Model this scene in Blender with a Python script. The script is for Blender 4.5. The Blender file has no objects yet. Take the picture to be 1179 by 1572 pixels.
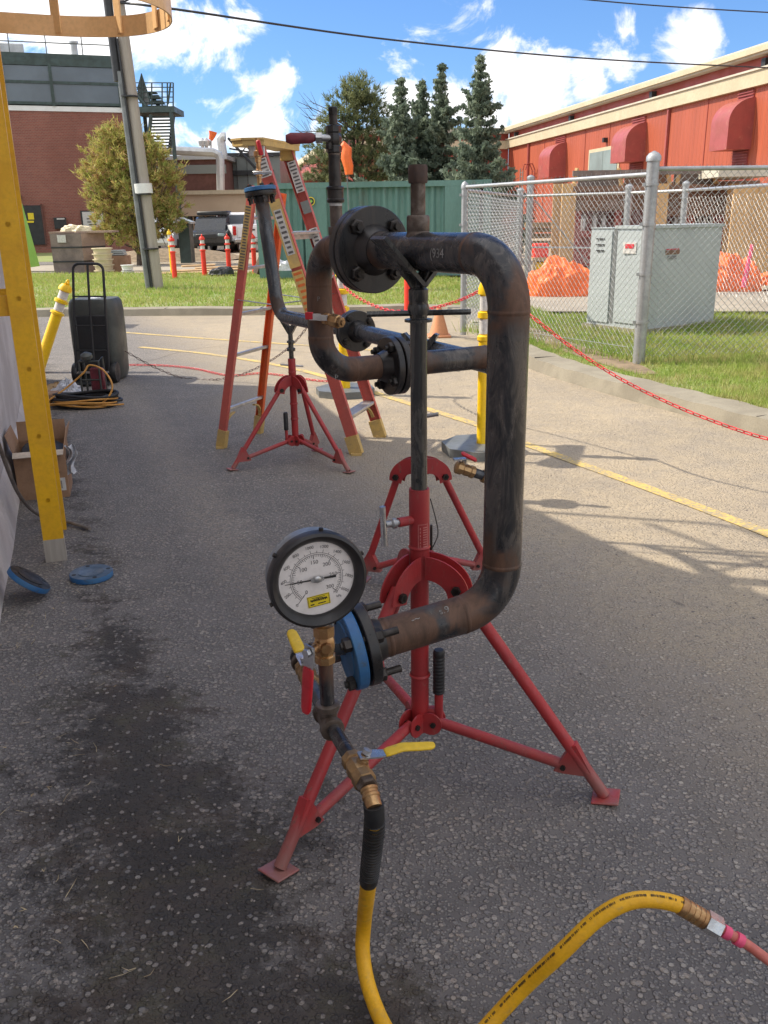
import bpy, math, random
import numpy as np
from mathutils import Vector, Matrix
random.seed(7); rng = np.random.default_rng(7)
S = bpy.context.scene
COL = S.collection
R = math.radians
# ---------------------------------------------------------------- camera
FPX, PITCH, ROLL, EYE = 1350.0, R(18.5), R(1.0), 1.5
cam = bpy.data.cameras.new('camera'); cam.sensor_fit = 'VERTICAL'; cam.sensor_height = 24.0
cam.lens = 24.0 * FPX / 1572; cam.clip_start = 0.02; cam.clip_end = 2000
co = bpy.data.objects.new('camera', cam); COL.objects.link(co)
co.matrix_world = Matrix.Translation((0, 0, EYE)) @ Matrix.Rotation(R(90) - PITCH, 4, 'X') @ Matrix.Rotation(ROLL, 4, 'Z').inverted()
S.camera = co
S.render.resolution_x = 768; S.render.resolution_y = 1024

def ray(x, y):
    u = (x - 589.5) / FPX; v = (786 - y) / FPX
    c, s = math.cos(ROLL), math.sin(ROLL)
    a = u * c + v * s; b = v * c - u * s
    return Vector((a, math.cos(PITCH) + b * math.sin(PITCH), -math.sin(PITCH) + b * math.cos(PITCH)))
def G(x, y, z=0.0):
    "the place on the ground (or at height z) that lies in this direction"
    d = ray(x, y); return Vector((0, 0, EYE)) + d * ((z - EYE) / d.z)
def D(x, y, Y):
    "the place Y metres ahead in this direction"
    d = ray(x, y); return Vector((0, 0, EYE)) + d * (Y / d.y)

# ---------------------------------------------------------------- world, sun
SUNV = Vector((-0.965, 0.25, 1.0)).normalized()
SKY_STRENGTH = 0.15
w = bpy.data.worlds.new('World'); S.world = w; w.use_nodes = True
nt = w.node_tree; nt.nodes.clear()
def N(t, **k):
    n = nt.nodes.new(t)
    for a, b in k.items(): setattr(n, a, b)
    return n
def LK(a, b): nt.links.new(a, b)
def MATH(op, a, b=None, c=None, clamp=False):
    n = nt.nodes.new('ShaderNodeMath'); n.operation = op; n.use_clamp = clamp
    for i, v in enumerate((a, b, c)):
        if v is None: continue
        if isinstance(v, (int, float)): n.inputs[i].default_value = v
        else: nt.links.new(v, n.inputs[i])
    return n.outputs[0]
def MIXC(f, a, b):
    n = nt.nodes.new('ShaderNodeMix'); n.data_type = 'RGBA'; n.clamp_factor = True
    for i, v in ((0, f), (6, a), (7, b)):
        if isinstance(v, (int, float)): n.inputs[i].default_value = v
        elif isinstance(v, (tuple, list)): n.inputs[i].default_value = tuple(v) + ((1,) if len(v) == 3 else ())
        else: nt.links.new(v, n.inputs[i])
    return n.outputs[2]
def TINT(a, c):
    n = nt.nodes.new('ShaderNodeVectorMath'); n.operation = 'MULTIPLY'; nt.links.new(a, n.inputs[0]); n.inputs[1].default_value = c; return n.outputs[0]
def RANGE(v, a, b, c=0.0, d=1.0, smooth=True):
    n = nt.nodes.new('ShaderNodeMapRange'); n.interpolation_type = 'SMOOTHSTEP' if smooth else 'LINEAR'
    for i, q in enumerate((v, a, b, c, d)):
        if isinstance(q, (int, float)): n.inputs[i].default_value = q
        else: nt.links.new(q, n.inputs[i])
    return n.outputs[0]
def NOISE(vec, scale, detail=4, rough=0.55, dist=0.0):
    n = nt.nodes.new('ShaderNodeTexNoise')
    n.inputs['Scale'].default_value = scale; n.inputs['Detail'].default_value = detail
    n.inputs['Roughness'].default_value = rough; n.inputs['Distortion'].default_value = dist
    if vec is not None: nt.links.new(vec, n.inputs['Vector'])
    return n.outputs['Fac']
sky = N('ShaderNodeTexSky', sky_type='NISHITA', sun_disc=False, sun_elevation=math.asin(SUNV.z), sun_rotation=math.atan2(SUNV.x, SUNV.y))
sky.air_density = 1.0; sky.dust_density = 0.5; sky.ozone_density = 2.0
gen = N('ShaderNodeTexCoord').outputs['Generated']
sp = N('ShaderNodeSeparateXYZ'); LK(gen, sp.inputs[0])
zc = MATH('MAXIMUM', sp.outputs[2], 0.0)
den = MATH('ADD', zc, 0.10)
cb = N('ShaderNodeCombineXYZ'); LK(MATH('DIVIDE', sp.outputs[0], den), cb.inputs[0]); LK(MATH('DIVIDE', sp.outputs[1], den), cb.inputs[1])
LK(MATH('MULTIPLY', sp.outputs[2], 9.0), cb.inputs[2])
n1 = NOISE(cb.outputs[0], 0.75, 8, 0.6, 0.2)
n3 = NOISE(gen, 13.0, 9, 0.62, 0.5)
n2 = NOISE(cb.outputs[0], 1.6, 5, 0.5)
# cumulus clouds standing at these bearings
blob = None
def vdot(v):
    n = N('ShaderNodeVectorMath', operation='DOT_PRODUCT'); LK(gen, n.inputs[0]); n.inputs[1].default_value = v; return n.outputs['Value']
for (px, py, rad, amp) in [(80, 40, 7.5, .34), (215, 50, 4.5, .27), (150, 110, 3.5, .18), (390, 185, 4.2, .27), (300, 190, 4, .26), (465, 195, 3, .2), (345, 5, 3.0, .16),
                           (965, 68, 2.3, .28), (1045, 55, 2.6, .29), (905, 125, 1.6, .2), (790, 150, 3.6, .31), (620, 160, 2.4, .24), (700, 165, 2.6, .25), (845, 140, 2.0, .19),
                           (600, 260, 6, .2), (292, 128, 1.1, .16), (355, 122, 1.2, .17), (830, 68, .6, .18)]:
    d = ray(px, py).normalized()
    a = RANGE(vdot(d), math.cos(R(rad * 1.15)), math.cos(R(rad * .25)), 0.0, amp * .62)
    blob = a if blob is None else MATH('MAXIMUM', blob, a)
# denser unseen cloud added outside the frame to lift ambient light in the shade
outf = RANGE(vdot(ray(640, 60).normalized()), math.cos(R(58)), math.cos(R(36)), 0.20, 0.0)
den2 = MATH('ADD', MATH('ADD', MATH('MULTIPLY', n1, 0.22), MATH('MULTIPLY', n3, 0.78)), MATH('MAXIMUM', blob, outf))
cmask = RANGE(den2, 0.592, 0.715)
cshade = RANGE(den2, 0.64, 0.95)
cloudc = MIXC(MATH('MULTIPLY', cshade, MATH('ADD', n2, 0.1)), (3.6, 3.55, 3.5), (2.1, 2.25, 2.6))
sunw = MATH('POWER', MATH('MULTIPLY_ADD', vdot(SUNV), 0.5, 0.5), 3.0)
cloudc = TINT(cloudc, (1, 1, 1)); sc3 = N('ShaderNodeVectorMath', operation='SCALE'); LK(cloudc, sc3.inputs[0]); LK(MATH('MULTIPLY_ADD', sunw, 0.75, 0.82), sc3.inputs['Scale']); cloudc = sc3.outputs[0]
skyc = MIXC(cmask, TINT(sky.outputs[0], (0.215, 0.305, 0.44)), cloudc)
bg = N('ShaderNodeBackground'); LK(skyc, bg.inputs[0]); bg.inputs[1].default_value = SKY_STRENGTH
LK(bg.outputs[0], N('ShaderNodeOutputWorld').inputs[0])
sun = bpy.data.lights.new('sun', 'SUN'); sun.energy = 2.25; sun.angle = R(0.53); sun.color = (1.0, 0.91, 0.76)
so = bpy.data.objects.new('sun', sun); COL.objects.link(so); so.rotation_euler = SUNV.to_track_quat('Z', 'Y').to_euler()
S.view_settings.view_transform = 'Standard'; S.view_settings.look = 'None'; S.view_settings.gamma = 1
S.view_settings.use_curve_mapping = False; S.view_settings.exposure = 1.45

# ---------------------------------------------------------------- materials
def newmat(name):
    global nt
    m = bpy.data.materials.new(name); m.use_nodes = True; nt = m.node_tree; nt.nodes.clear()
    b = nt.nodes.new('ShaderNodeBsdfPrincipled'); o = nt.nodes.new('ShaderNodeOutputMaterial'); nt.links.new(b.outputs[0], o.inputs[0])
    tc = nt.nodes.new('ShaderNodeTexCoord')
    return m, b, tc.outputs['Object']
def setin(b, name, v):
    if isinstance(v, (int, float)): b.inputs[name].default_value = v
    elif isinstance(v, tuple): b.inputs[name].default_value = v + (1,)
    else: nt.links.new(v, b.inputs[name])
def BUMP(b, h, strength=0.3, dist=0.01):
    n = nt.nodes.new('ShaderNodeBump'); n.inputs['Strength'].default_value = strength; n.inputs['Distance'].default_value = dist
    nt.links.new(h, n.inputs['Height']); nt.links.new(n.outputs[0], b.inputs['Normal'])
def VORO(vec, scale, feature='F1', out='Distance', rand=1.0):
    n = nt.nodes.new('ShaderNodeTexVoronoi'); n.feature = feature; n.inputs['Scale'].default_value = scale; n.inputs['Randomness'].default_value = rand
    nt.links.new(vec, n.inputs['Vector']); return n.outputs[out]
def sepc(c, i=0):
    n = nt.nodes.new('ShaderNodeSeparateColor'); nt.links.new(c, n.inputs[0]); return n.outputs[i]
def STRETCH(vec, s):
    n = nt.nodes.new('ShaderNodeMapping'); n.inputs['Scale'].default_value = s; nt.links.new(vec, n.inputs['Vector']); return n.outputs[0]
_MC = {}
def plain(name, c1, c2=None, scale=8.0, rough=0.6, metal=0.0, bump=0.15, fine=60.0, contrast=(0.38, 0.62), dirt=None, stretch=None, rvar=0.12):
    "painted or bare surface with uneven tone, grain and grime"
    if name in _MC: return _MC[name]
    m, b, v = newmat(name)
    if stretch: v = STRETCH(v, stretch)
    c2 = c2 or tuple(x * 0.72 for x in c1)
    n = NOISE(v, scale, 7, 0.6, 0.3); f = NOISE(v, fine, 4, 0.6)
    col = MIXC(RANGE(n, contrast[0], contrast[1]), c1, c2)
    col = MIXC(RANGE(f, 0.35, 0.75, 0, 0.3), col, tuple(x * 0.6 for x in c2))
    if dirt:
        dn = NOISE(v, scale * 2.7, 8, 0.65, 0.6)
        col = MIXC(RANGE(dn, 0.56, 0.72, 0, 0.85), col, dirt)
    setin(b, 'Base Color', col); setin(b, 'Metallic', metal)
    setin(b, 'Roughness', RANGE(n, 0.3, 0.7, max(0.05, rough - rvar), min(1, rough + rvar)))
    BUMP(b, MATH('ADD', MATH('MULTIPLY', n, 0.5), f), bump, 0.003)
    _MC[name] = m; return m
def steelmat(name, black, rust, mill, amount=0.5, rough=0.42):
    "black mill-scale pipe; the 'wear' attribute is heat-scorched rust beside the welds"
    m, b, v = newmat(name)
    at = nt.nodes.new('ShaderNodeAttribute'); at.attribute_name = 'wear'
    n = NOISE(v, 9, 8, 0.62, 0.5); n2 = NOISE(STRETCH(v, (1, 1, .25)), 26, 8, 0.7, 0.8); f = NOISE(v, 160, 4, 0.7)
    col = MIXC(RANGE(n2, 0.44, 0.6, 0, amount), black, mill)
    k = MATH('ADD', MATH('MULTIPLY', at.outputs['Fac'], 0.70), MATH('MULTIPLY', MATH('SUBTRACT', n, 0.5), 1.7))
    rc = MIXC(RANGE(n2, 0.35, 0.7), rust, tuple(x * 0.45 for x in rust))
    col = MIXC(RANGE(k, 0.24, 0.6, 0, .92), col, rc)
    col = MIXC(RANGE(f, 0.66, 0.74, 0, 0.5), col, (0.30, 0.27, 0.24))
    setin(b, 'Base Color', col); setin(b, 'Metallic', 0.25)
    setin(b, 'Roughness', MATH('ADD', RANGE(k, 0.1, 0.6, rough - .1, rough + .28), MATH('MULTIPLY', MATH('SUBTRACT', n2, 0.5), 0.4)))
    BUMP(b, MATH('ADD', n2, MATH('MULTIPLY', f, 0.6)), 0.25, 0.002)
    _MC[name] = m; return m
def asphalt(name, far=False):
    m, b, v = newmat(name)
    dv = nt.nodes.new('ShaderNodeVectorMath'); dv.operation = 'MULTIPLY_ADD'
    nv = nt.nodes.new('ShaderNodeTexNoise'); nv.inputs['Scale'].default_value = 70; nt.links.new(v, nv.inputs['Vector'])
    nt.links.new(nv.outputs['Color'], dv.inputs[0]); dv.inputs[1].default_value = (.006, .006, .006); nt.links.new(v, dv.inputs[2]); vv = dv.outputs[0]
    fl = STRETCH(vv, (1, 1, .1))
    dA = VORO(fl, 66); cA = VORO(fl, 66, out='Color'); dB = VORO(fl, 130); cB = VORO(fl, 130, out='Color')
    big = NOISE(v, 0.55, 6, 0.6, .4); mid = NOISE(v, 5.0, 7, 0.65, .3); fine = NOISE(v, 420, 3, 0.7)
    binder = MIXC(RANGE(mid, 0.35, 0.65), (0.185, 0.168, 0.158), (0.130, 0.119, 0.113))
    shA = MATH('MULTIPLY', RANGE(dA, 0.36, 0.56, 1, 0), MATH('GREATER_THAN', sepc(cA, 0), 0.25))
    shB = MATH('MULTIPLY', RANGE(dB, 0.34, 0.54, 1, 0), MATH('GREATER_THAN', sepc(cB, 0), 0.2))
    stoneA = MIXC(MATH('MULTIPLY', MATH('POWER', sepc(cA, 1), 2.0), RANGE(NOISE(v, 1.9, 5, .6), .36, .62, .50, 1.0)), MIXC(sepc(cA, 2), (0.235, 0.22, 0.21), (0.31, 0.275, 0.245)), MIXC(sepc(cA, 2), (0.56, 0.50, 0.43), (0.42, 0.35, 0.29)))
    stoneB = MIXC(sepc(cB, 1), (0.19, 0.178, 0.17), (0.38, 0.35, 0.315))
    col = MIXC(MATH('MULTIPLY', shB, 0.8), binder, stoneB)
    col = MIXC(MATH('MULTIPLY', shA, 0.9), col, stoneA)
    # pale dust tracked over the open lane, a worn pale wheel band along the wall
    sx = nt.nodes.new('ShaderNodeSeparateXYZ'); nt.links.new(v, sx.inputs[0]); X, Y = sx.outputs[0], sx.outputs[1]
    lane = MATH('ADD', MATH('ADD', X, MATH('MULTIPLY', Y, 0.40)), MATH('MULTIPLY', MATH('SUBTRACT', big, 0.5), 1.6))
    dust = MATH('MULTIPLY', RANGE(lane, 1.3, 2.7), RANGE(mid, 0.2, 0.7, .55, 1))
    col = MIXC(MATH('MULTIPLY', dust, 0.70), col, (0.56, 0.45, 0.30))
    band = MATH('ABSOLUTE', MATH('SUBTRACT', MATH('ADD', MATH('ADD', X, MATH('MULTIPLY', Y, 0.40)), MATH('MULTIPLY', mid, .3)), 1.02))
    band = MATH('MULTIPLY', RANGE(band, 0.02, 0.26, 1, 0), RANGE(MATH('MULTIPLY', mid, sepc(cA, 2)), 0.08, 0.45, .1, .9))
    band = MATH('MULTIPLY', band, RANGE(Y, 1.9, 3.8))
    col = MIXC(MATH('MULTIPLY', band, 0.6), col, (0.40, 0.34, 0.275))
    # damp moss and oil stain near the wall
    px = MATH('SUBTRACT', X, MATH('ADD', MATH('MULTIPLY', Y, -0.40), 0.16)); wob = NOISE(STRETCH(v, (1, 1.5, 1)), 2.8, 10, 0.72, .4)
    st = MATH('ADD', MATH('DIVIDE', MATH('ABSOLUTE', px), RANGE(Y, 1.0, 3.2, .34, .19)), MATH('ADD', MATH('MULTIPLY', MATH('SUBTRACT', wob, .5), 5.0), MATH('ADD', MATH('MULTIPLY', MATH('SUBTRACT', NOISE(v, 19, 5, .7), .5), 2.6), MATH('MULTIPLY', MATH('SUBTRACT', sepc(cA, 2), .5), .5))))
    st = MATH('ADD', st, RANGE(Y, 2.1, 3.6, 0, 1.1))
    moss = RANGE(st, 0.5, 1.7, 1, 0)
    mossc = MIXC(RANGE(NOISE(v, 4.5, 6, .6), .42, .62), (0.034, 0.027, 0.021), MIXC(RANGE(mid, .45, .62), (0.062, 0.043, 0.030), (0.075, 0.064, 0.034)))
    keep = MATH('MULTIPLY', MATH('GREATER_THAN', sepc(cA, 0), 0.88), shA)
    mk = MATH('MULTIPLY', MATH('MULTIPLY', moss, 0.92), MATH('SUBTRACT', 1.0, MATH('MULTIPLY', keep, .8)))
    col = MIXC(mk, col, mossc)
    spots = MATH('MULTIPLY', RANGE(NOISE(v, 3.4, 5, .55, 1.2), .66, .74), 0.55)
    col = MIXC(spots, col, (0.085, 0.078, 0.074))
    col = MIXC(RANGE(big, .35, .65, 0, .22), col, (0.13, 0.12, 0.115))
    setin(b, 'Base Color', col); setin(b, 'Roughness', MATH('SUBTRACT', RANGE(fine, 0.2, 0.8, .72, .95), MATH('MULTIPLY', moss, .12)))
    h = MATH('ADD', MATH('ADD', MATH('MULTIPLY', shA, 0.9), MATH('MULTIPLY', shB, .4)), MATH('ADD', MATH('MULTIPLY', fine, .3), MATH('MULTIPLY', mid, .5)))
    BUMP(b, h, 1.0, 0.008)
    _MC[name] = m; return m
def brickmat(name, c1, c2, mortar, bw=0.21, bh=0.075):
    m, b, v = newmat(name)
    s = nt.nodes.new('ShaderNodeSeparateXYZ'); nt.links.new(v, s.inputs[0]); c = nt.nodes.new('ShaderNodeCombineXYZ')
    nt.links.new(MATH('ADD', s.outputs[0], s.outputs[1]), c.inputs[0]); nt.links.new(s.outputs[2], c.inputs[1])
    n = nt.nodes.new('ShaderNodeTexBrick'); nt.links.new(c.outputs[0], n.inputs['Vector'])
    n.inputs['Scale'].default_value = 1; n.inputs['Brick Width'].default_value = bw; n.inputs['Row Height'].default_value = bh; n.inputs['Mortar Size'].default_value = 0.010
    for i, q in (('Color1', c1), ('Color2', c2), ('Mortar', mortar)): n.inputs[i].default_value = q + (1,)
    col = MIXC(RANGE(NOISE(v, .6, 6), .3, .7, 0, .35), n.outputs['Color'], tuple(x * .6 for x in c1))
    setin(b, 'Base Color', col); setin(b, 'Roughness', .9); BUMP(b, MATH('MULTIPLY', n.outputs['Fac'], -1), .5, .01)
    _MC[name] = m; return m
def sidingmat(name, c1, pitch, axis):
    m, b, v = newmat(name)
    d = nt.nodes.new('ShaderNodeVectorMath'); d.operation = 'DOT_PRODUCT'; nt.links.new(v, d.inputs[0]); d.inputs[1].default_value = axis
    t = MATH('PINGPONG', d.outputs['Value'], pitch / 2)
    rib = RANGE(t, pitch * .30, pitch * .42); n = NOISE(STRETCH(v, (1, 1, .15)), 1.2, 7)
    pan = MATH('FLOOR', MATH('DIVIDE', d.outputs['Value'], pitch * 4)); wn = nt.nodes.new('ShaderNodeTexWhiteNoise'); wn.noise_dimensions = '1D'; nt.links.new(pan, wn.inputs['W'])
    col = MIXC(RANGE(n, .3, .7, 0, .5), c1, tuple(x * .7 for x in c1)); col = MIXC(MATH('MULTIPLY', wn.outputs['Value'], .25), col, tuple(x * .75 for x in c1))
    setin(b, 'Base Color', col); setin(b, 'Roughness', .55); BUMP(b, rib, .8, .03)
    _MC[name] = m; return m
def leafmat(name, c1, c2, c3=None, scale=1.5):
    m, b, v = newmat(name)
    col = MIXC(RANGE(NOISE(v, scale, 5), .38, .62), c1, c2); col = MIXC(RANGE(NOISE(v, scale * 7, 3), .4, .7), col, c3 or tuple(x * .6 for x in c1))
    setin(b, 'Base Color', col); setin(b, 'Roughness', .7)
    tr = nt.nodes.new('ShaderNodeBsdfTranslucent'); nt.links.new(col, tr.inputs[0]); mx = nt.nodes.new('ShaderNodeMixShader'); mx.inputs[0].default_value = .42
    o = [n for n in nt.nodes if n.type == 'OUTPUT_MATERIAL'][0]; nt.links.new(b.outputs[0], mx.inputs[1]); nt.links.new(tr.outputs[0], mx.inputs[2]); nt.links.new(mx.outputs[0], o.inputs[0])
    _MC[name] = m; return m
def glassmat(name, c, rough=.08):
    m, b, v = newmat(name); setin(b, 'Base Color', MIXC(RANGE(NOISE(v, .5, 3), .3, .7), c, tuple(x * .7 for x in c))); setin(b, 'Roughness', rough); setin(b, 'Metallic', 0.0)
    b.inputs['IOR'].default_value = 1.7; _MC[name] = m; return m

M = {}
M['asphalt'] = asphalt('asphalt')
M['pipe'] = steelmat('black_pipe', (0.030, 0.030, 0.033), (0.15, 0.080, 0.050), (0.115, 0.100, 0.090), .75, .34)
M['flange'] = steelmat('dark_flange', (0.024, 0.023, 0.024), (0.085, 0.05, 0.038), (0.05, 0.042, 0.038), .6, .42)
M['bolt'] = plain('bolt_steel', (0.05, 0.042, 0.038), (0.025, 0.022, 0.02), 30, .45, .5, .3)
M['grey_pipe'] = steelmat('grey_pipe', (0.05, 0.055, 0.065), (0.10, 0.065, 0.05), (0.13, 0.13, 0.135), .6, .33)
M['malleable'] = plain('malleable_iron', (0.15, 0.12, 0.10), (0.085, 0.06, 0.045), 30, .5, .5, .3)
def chipped(name, c1, c2, chip, under, rough=.42):
    m, b, v = newmat(name); n = NOISE(v, 7, 7, .65, .4); f = NOISE(v, 120, 6, .75); s = NOISE(STRETCH(v, (1, 1, .3)), 42, 8, .72, .8)
    col = MIXC(RANGE(n, .35, .65), c1, c2); col = MIXC(RANGE(s, .57, .66, 0, .75), col, chip); col = MIXC(RANGE(MATH('ADD', MATH('MULTIPLY', s, .5), MATH('MULTIPLY', f, .5)), .585, .62, 0, .9), col, under)
    sx = nt.nodes.new('ShaderNodeSeparateXYZ'); nt.links.new(v, sx.inputs[0]); dz = MATH('MULTIPLY', RANGE(sx.outputs[2], .0, .16, 1, 0), RANGE(n, .3, .6, .15, .75))
    col = MIXC(dz, col, (0.26, 0.15, 0.125)); setin(b, 'Base Color', col); setin(b, 'Roughness', RANGE(s, .4, .65, rough - .08, rough + .3)); BUMP(b, MATH('SUBTRACT', f, MATH('MULTIPLY', RANGE(s, .57, .62), .8)), .3, .002); return m
M['red'] = chipped('red_enamel', (0.40, 0.030, 0.032), (0.31, 0.030, 0.034), (0.34, 0.085, 0.075), (0.13, 0.07, 0.055))
M['post'] = steelmat('inner_post', (0.038, 0.039, 0.040), (0.12, 0.10, 0.08), (0.11, 0.105, 0.095), .75, .36)
M['brass'] = plain('brass', (0.56, 0.36, 0.17), (0.40, 0.22, 0.10), 30, .34, .85, .2)
M['bronze'] = plain('bronze', (0.48, 0.30, 0.14), (0.30, 0.19, 0.10), 25, .42, .8, .3)
M['zinc'] = plain('zinc_steel', (0.62, 0.62, 0.62), (0.42, 0.42, 0.43), 25, .32, .85, .2)
M['ygrip'] = plain('yellow_vinyl', (0.78, 0.52, 0.02), (0.68, 0.44, 0.015), 20, .45, 0, .1, dirt=(0.45, 0.32, 0.08))
M['rgrip'] = plain('red_vinyl', (0.60, 0.022, 0.035), (0.50, 0.018, 0.03), 20, .42, 0, .1)
M['dgrip'] = plain('dull_red_vinyl', (0.20, 0.03, 0.045), (0.12, 0.02, 0.03), 20, .5, 0, .1)
M['rubber'] = plain('black_rubber', (0.022, 0.022, 0.024), (0.014, 0.014, 0.015), 20, .5, 0, .2)
M['bezel'] = plain('gauge_bezel', (0.026, 0.023, 0.024), (0.016, 0.015, 0.016), 12, .42, 0, .1)
M['chalk'] = plain('grey_chalk', (0.30, 0.29, 0.28), (0.2, 0.19, 0.18), 60, .8)
M['case'] = plain('gauge_case', (0.30, 0.33, 0.36), (0.2, 0.22, 0.25), 12, .35, .4, .1)
M['dial'] = plain('dial_white', (0.80, 0.75, 0.72), (0.76, 0.71, 0.68), 6, .35, 0, .02)
M['ink'] = plain('black_ink', (0.02, 0.02, 0.02), (0.015, 0.015, 0.015), 10, .6)
M['greyink'] = plain('grey_ink', (0.12, 0.11, 0.11), (0.1, 0.09, 0.09), 10, .6)
M['sticker'] = plain('yellow_sticker', (0.80, 0.62, 0.02), (0.72, 0.55, 0.02), 20, .45, 0, .02)
M['blue'] = plain('blue_flange_paint', (0.022, 0.115, 0.30), (0.035, 0.13, 0.27), 14, .5, 0, .2, dirt=(0.06, 0.09, 0.13))
M['bluegrey'] = plain('worn_flange_face', (0.13, 0.165, 0.20), (0.08, 0.12, 0.17), 16, .5, .2, .2)
M['hose'] = plain('yellow_hose', (0.86, 0.46, 0.010), (0.78, 0.40, 0.010), 14, .5, 0, .3, 150, dirt=(0.56, 0.33, 0.06))
M['pink'] = plain('pink_tape', (0.85, 0.10, 0.22), (0.75, 0.08, 0.18), 20, .5)
M['pinkhose'] = plain('reddish_hose', (0.62, 0.18, 0.14), (0.5, 0.14, 0.11), 20, .5)
M['ladder_red'] = plain('fibreglass_red', (0.56, 0.115, 0.090), (0.48, 0.11, 0.09), 5, .5, 0, .2, 70, dirt=(0.40, 0.16, 0.12))
M['ladder_orange'] = plain('fibreglass_orange', (0.75, 0.12, 0.03), (0.7, 0.15, 0.04), 5, .5)
M['ladder_yellow'] = plain('ladder_yellow_plastic', (0.62, 0.42, 0.13), (0.50, 0.35, 0.14), 9, .55, 0, .2, dirt=(0.35, 0.25, 0.13))
M['alu'] = plain('aluminium', (0.55, 0.54, 0.53), (0.42, 0.41, 0.40), 12, .4, .7, .2)
M['label'] = plain('paper_label', (0.62, 0.60, 0.57), (0.5, 0.48, 0.46), 25, .6)
M['orangeink'] = plain('orange_print', (0.70, 0.16, 0.03), (0.6, 0.14, 0.03), 20, .6)
M['yellow'] = plain('yellow_enamel', (0.80, 0.44, 0.010), (0.72, 0.38, 0.012), 5, .42, 0, .2, 50)
M['cage'] = plain('cage_orange_paint', (0.85, 0.54, 0.26), (0.78, 0.49, 0.23), 5, .5, 0, .1)
M['stucco'] = plain('stucco', (0.60, 0.56, 0.55), (0.46, 0.42, 0.405), 2.0, .9, 0, 1.0, 110, dirt=(0.34, 0.30, 0.28))
M['delin'] = plain('delineator_yellow', (0.90, 0.58, 0.008), (0.85, 0.52, 0.008), 6, .42)
M['delin_red'] = plain('delineator_red', (0.85, 0.045, 0.02), (0.78, 0.04, 0.02), 6, .45)
M['refl'] = plain('reflective_band', (0.72, 0.70, 0.68), (0.6, 0.58, 0.56), 30, .35)
M['chain'] = plain('red_plastic_chain', (0.72, 0.045, 0.06), (0.62, 0.04, 0.05), 12, .45)
M['dullchain'] = plain('dark_chain', (0.16, 0.10, 0.09), (0.1, 0.07, 0.06), 12, .5)
M['galv'] = plain('galvanised', (0.42, 0.43, 0.44), (0.33, 0.34, 0.35), 10, .42, .55, .2)
M['wire'] = plain('fence_wire', (0.38, 0.39, 0.40), (0.3, 0.31, 0.32), 3, .45, .4, .0)
M['cabinet'] = plain('cabinet_paint', (0.39, 0.43, 0.435), (0.355, 0.39, 0.395), 1.5, .45, 0, .1, dirt=None)
M['concrete'] = plain('concrete', (0.28, 0.25, 0.19), (0.22, 0.195, 0.15), 2.5, .9, 0, .6, 90, dirt=(0.24, 0.21, 0.17))
M['walk'] = plain('pale_walk', (0.36, 0.32, 0.255), (0.30, 0.26, 0.21), 1.2, .9, 0, .3)
M['dirt'] = plain('dry_soil', (0.26, 0.19, 0.12), (0.16, 0.12, 0.075), 6, .95, 0, .9, 60)
M['lawn'] = plain('lawn_soil', (0.18, 0.24, 0.06), (0.24, 0.25, 0.10), 1.2, .95, 0, .8, 40, dirt=(0.2, 0.15, 0.09))
def worn_paint():
    m, b, v = newmat('worn_road_paint'); n = NOISE(v, 5, 6, .7); f = VORO(v, 75, out='Color'); g = NOISE(v, 130, 4, .7)
    k = MATH('ADD', MATH('MULTIPLY', n, 1.1), MATH('ADD', MATH('MULTIPLY', sepc(f), .35), MATH('MULTIPLY', g, .5)))
    col = MIXC(RANGE(k, .88, 1.10), (0.62, 0.44, 0.13), (0.34, 0.28, 0.19)); setin(b, 'Base Color', MIXC(RANGE(g, .4, .7, 0, .4), col, (.2, .17, .12))); setin(b, 'Roughness', .9); BUMP(b, MATH('ADD', g, sepc(f)), .6, .004); return m
M['paint_line'] = worn_paint()
M['crackfill'] = plain('crack_dirt', (0.14, 0.12, 0.10), (0.09, 0.08, 0.07), 20, .95)
M['grass'] = leafmat('grass_blade', (0.24, 0.36, 0.060), (0.32, 0.40, 0.085), (0.45, 0.40, 0.17), .8)
M['brick'] = brickmat('red_brick', (0.235, 0.075, 0.055), (0.30, 0.10, 0.07), (0.27, 0.18, 0.15))
M['brickd'] = plain('brown_brick_wall', (0.13, 0.055, 0.045), (0.11, 0.05, 0.04), 3, .9)
M['greyband'] = plain('grey_panel', (0.24, 0.26, 0.25), (0.20, 0.22, 0.21), .4, .4, .3)
M['darkgreen'] = plain('dark_green_steel', (0.045, 0.075, 0.070), (0.035, 0.055, 0.05), 3, .5)
M['dark'] = plain('dark_paint', (0.025, 0.027, 0.03), (0.02, 0.02, 0.022), 5, .5)
M['glassd'] = glassmat('tinted_glass', (0.10, 0.13, 0.16), .18)
M['glassl'] = glassmat('pale_glass', (0.25, 0.33, 0.34), .15)
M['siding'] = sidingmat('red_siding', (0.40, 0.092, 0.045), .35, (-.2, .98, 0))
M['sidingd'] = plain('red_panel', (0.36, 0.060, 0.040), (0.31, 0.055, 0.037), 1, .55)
M['hood'] = plain('hood_red', (0.36, 0.085, 0.075), (0.30, 0.075, 0.065), 1.2, .45, 0, .1, dirt=(0.42, 0.18, 0.12))
M['cream'] = plain('cream_trim', (0.55, 0.47, 0.32), (0.48, 0.41, 0.28), .8, .6, 0, .1, 8)
M['roofwhite'] = plain('roof_white', (0.58, 0.54, 0.45), (0.5, 0.46, 0.38), 1.5, .6, dirt=(0.4, 0.36, 0.28))
M['louver'] = plain('louver_red', (0.30, 0.05, 0.035), (0.22, 0.04, 0.03), 2, .6)
M['container'] = plain('container_green', (0.12, 0.235, 0.21), (0.10, 0.20, 0.18), 1.2, .5, 0, .15, 25, dirt=(0.10, 0.13, 0.11), stretch=(1, 1, .3))
M['bark'] = plain('bark', (0.12, 0.085, 0.06), (0.07, 0.05, 0.038), 9, .95, 0, .8)
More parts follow.
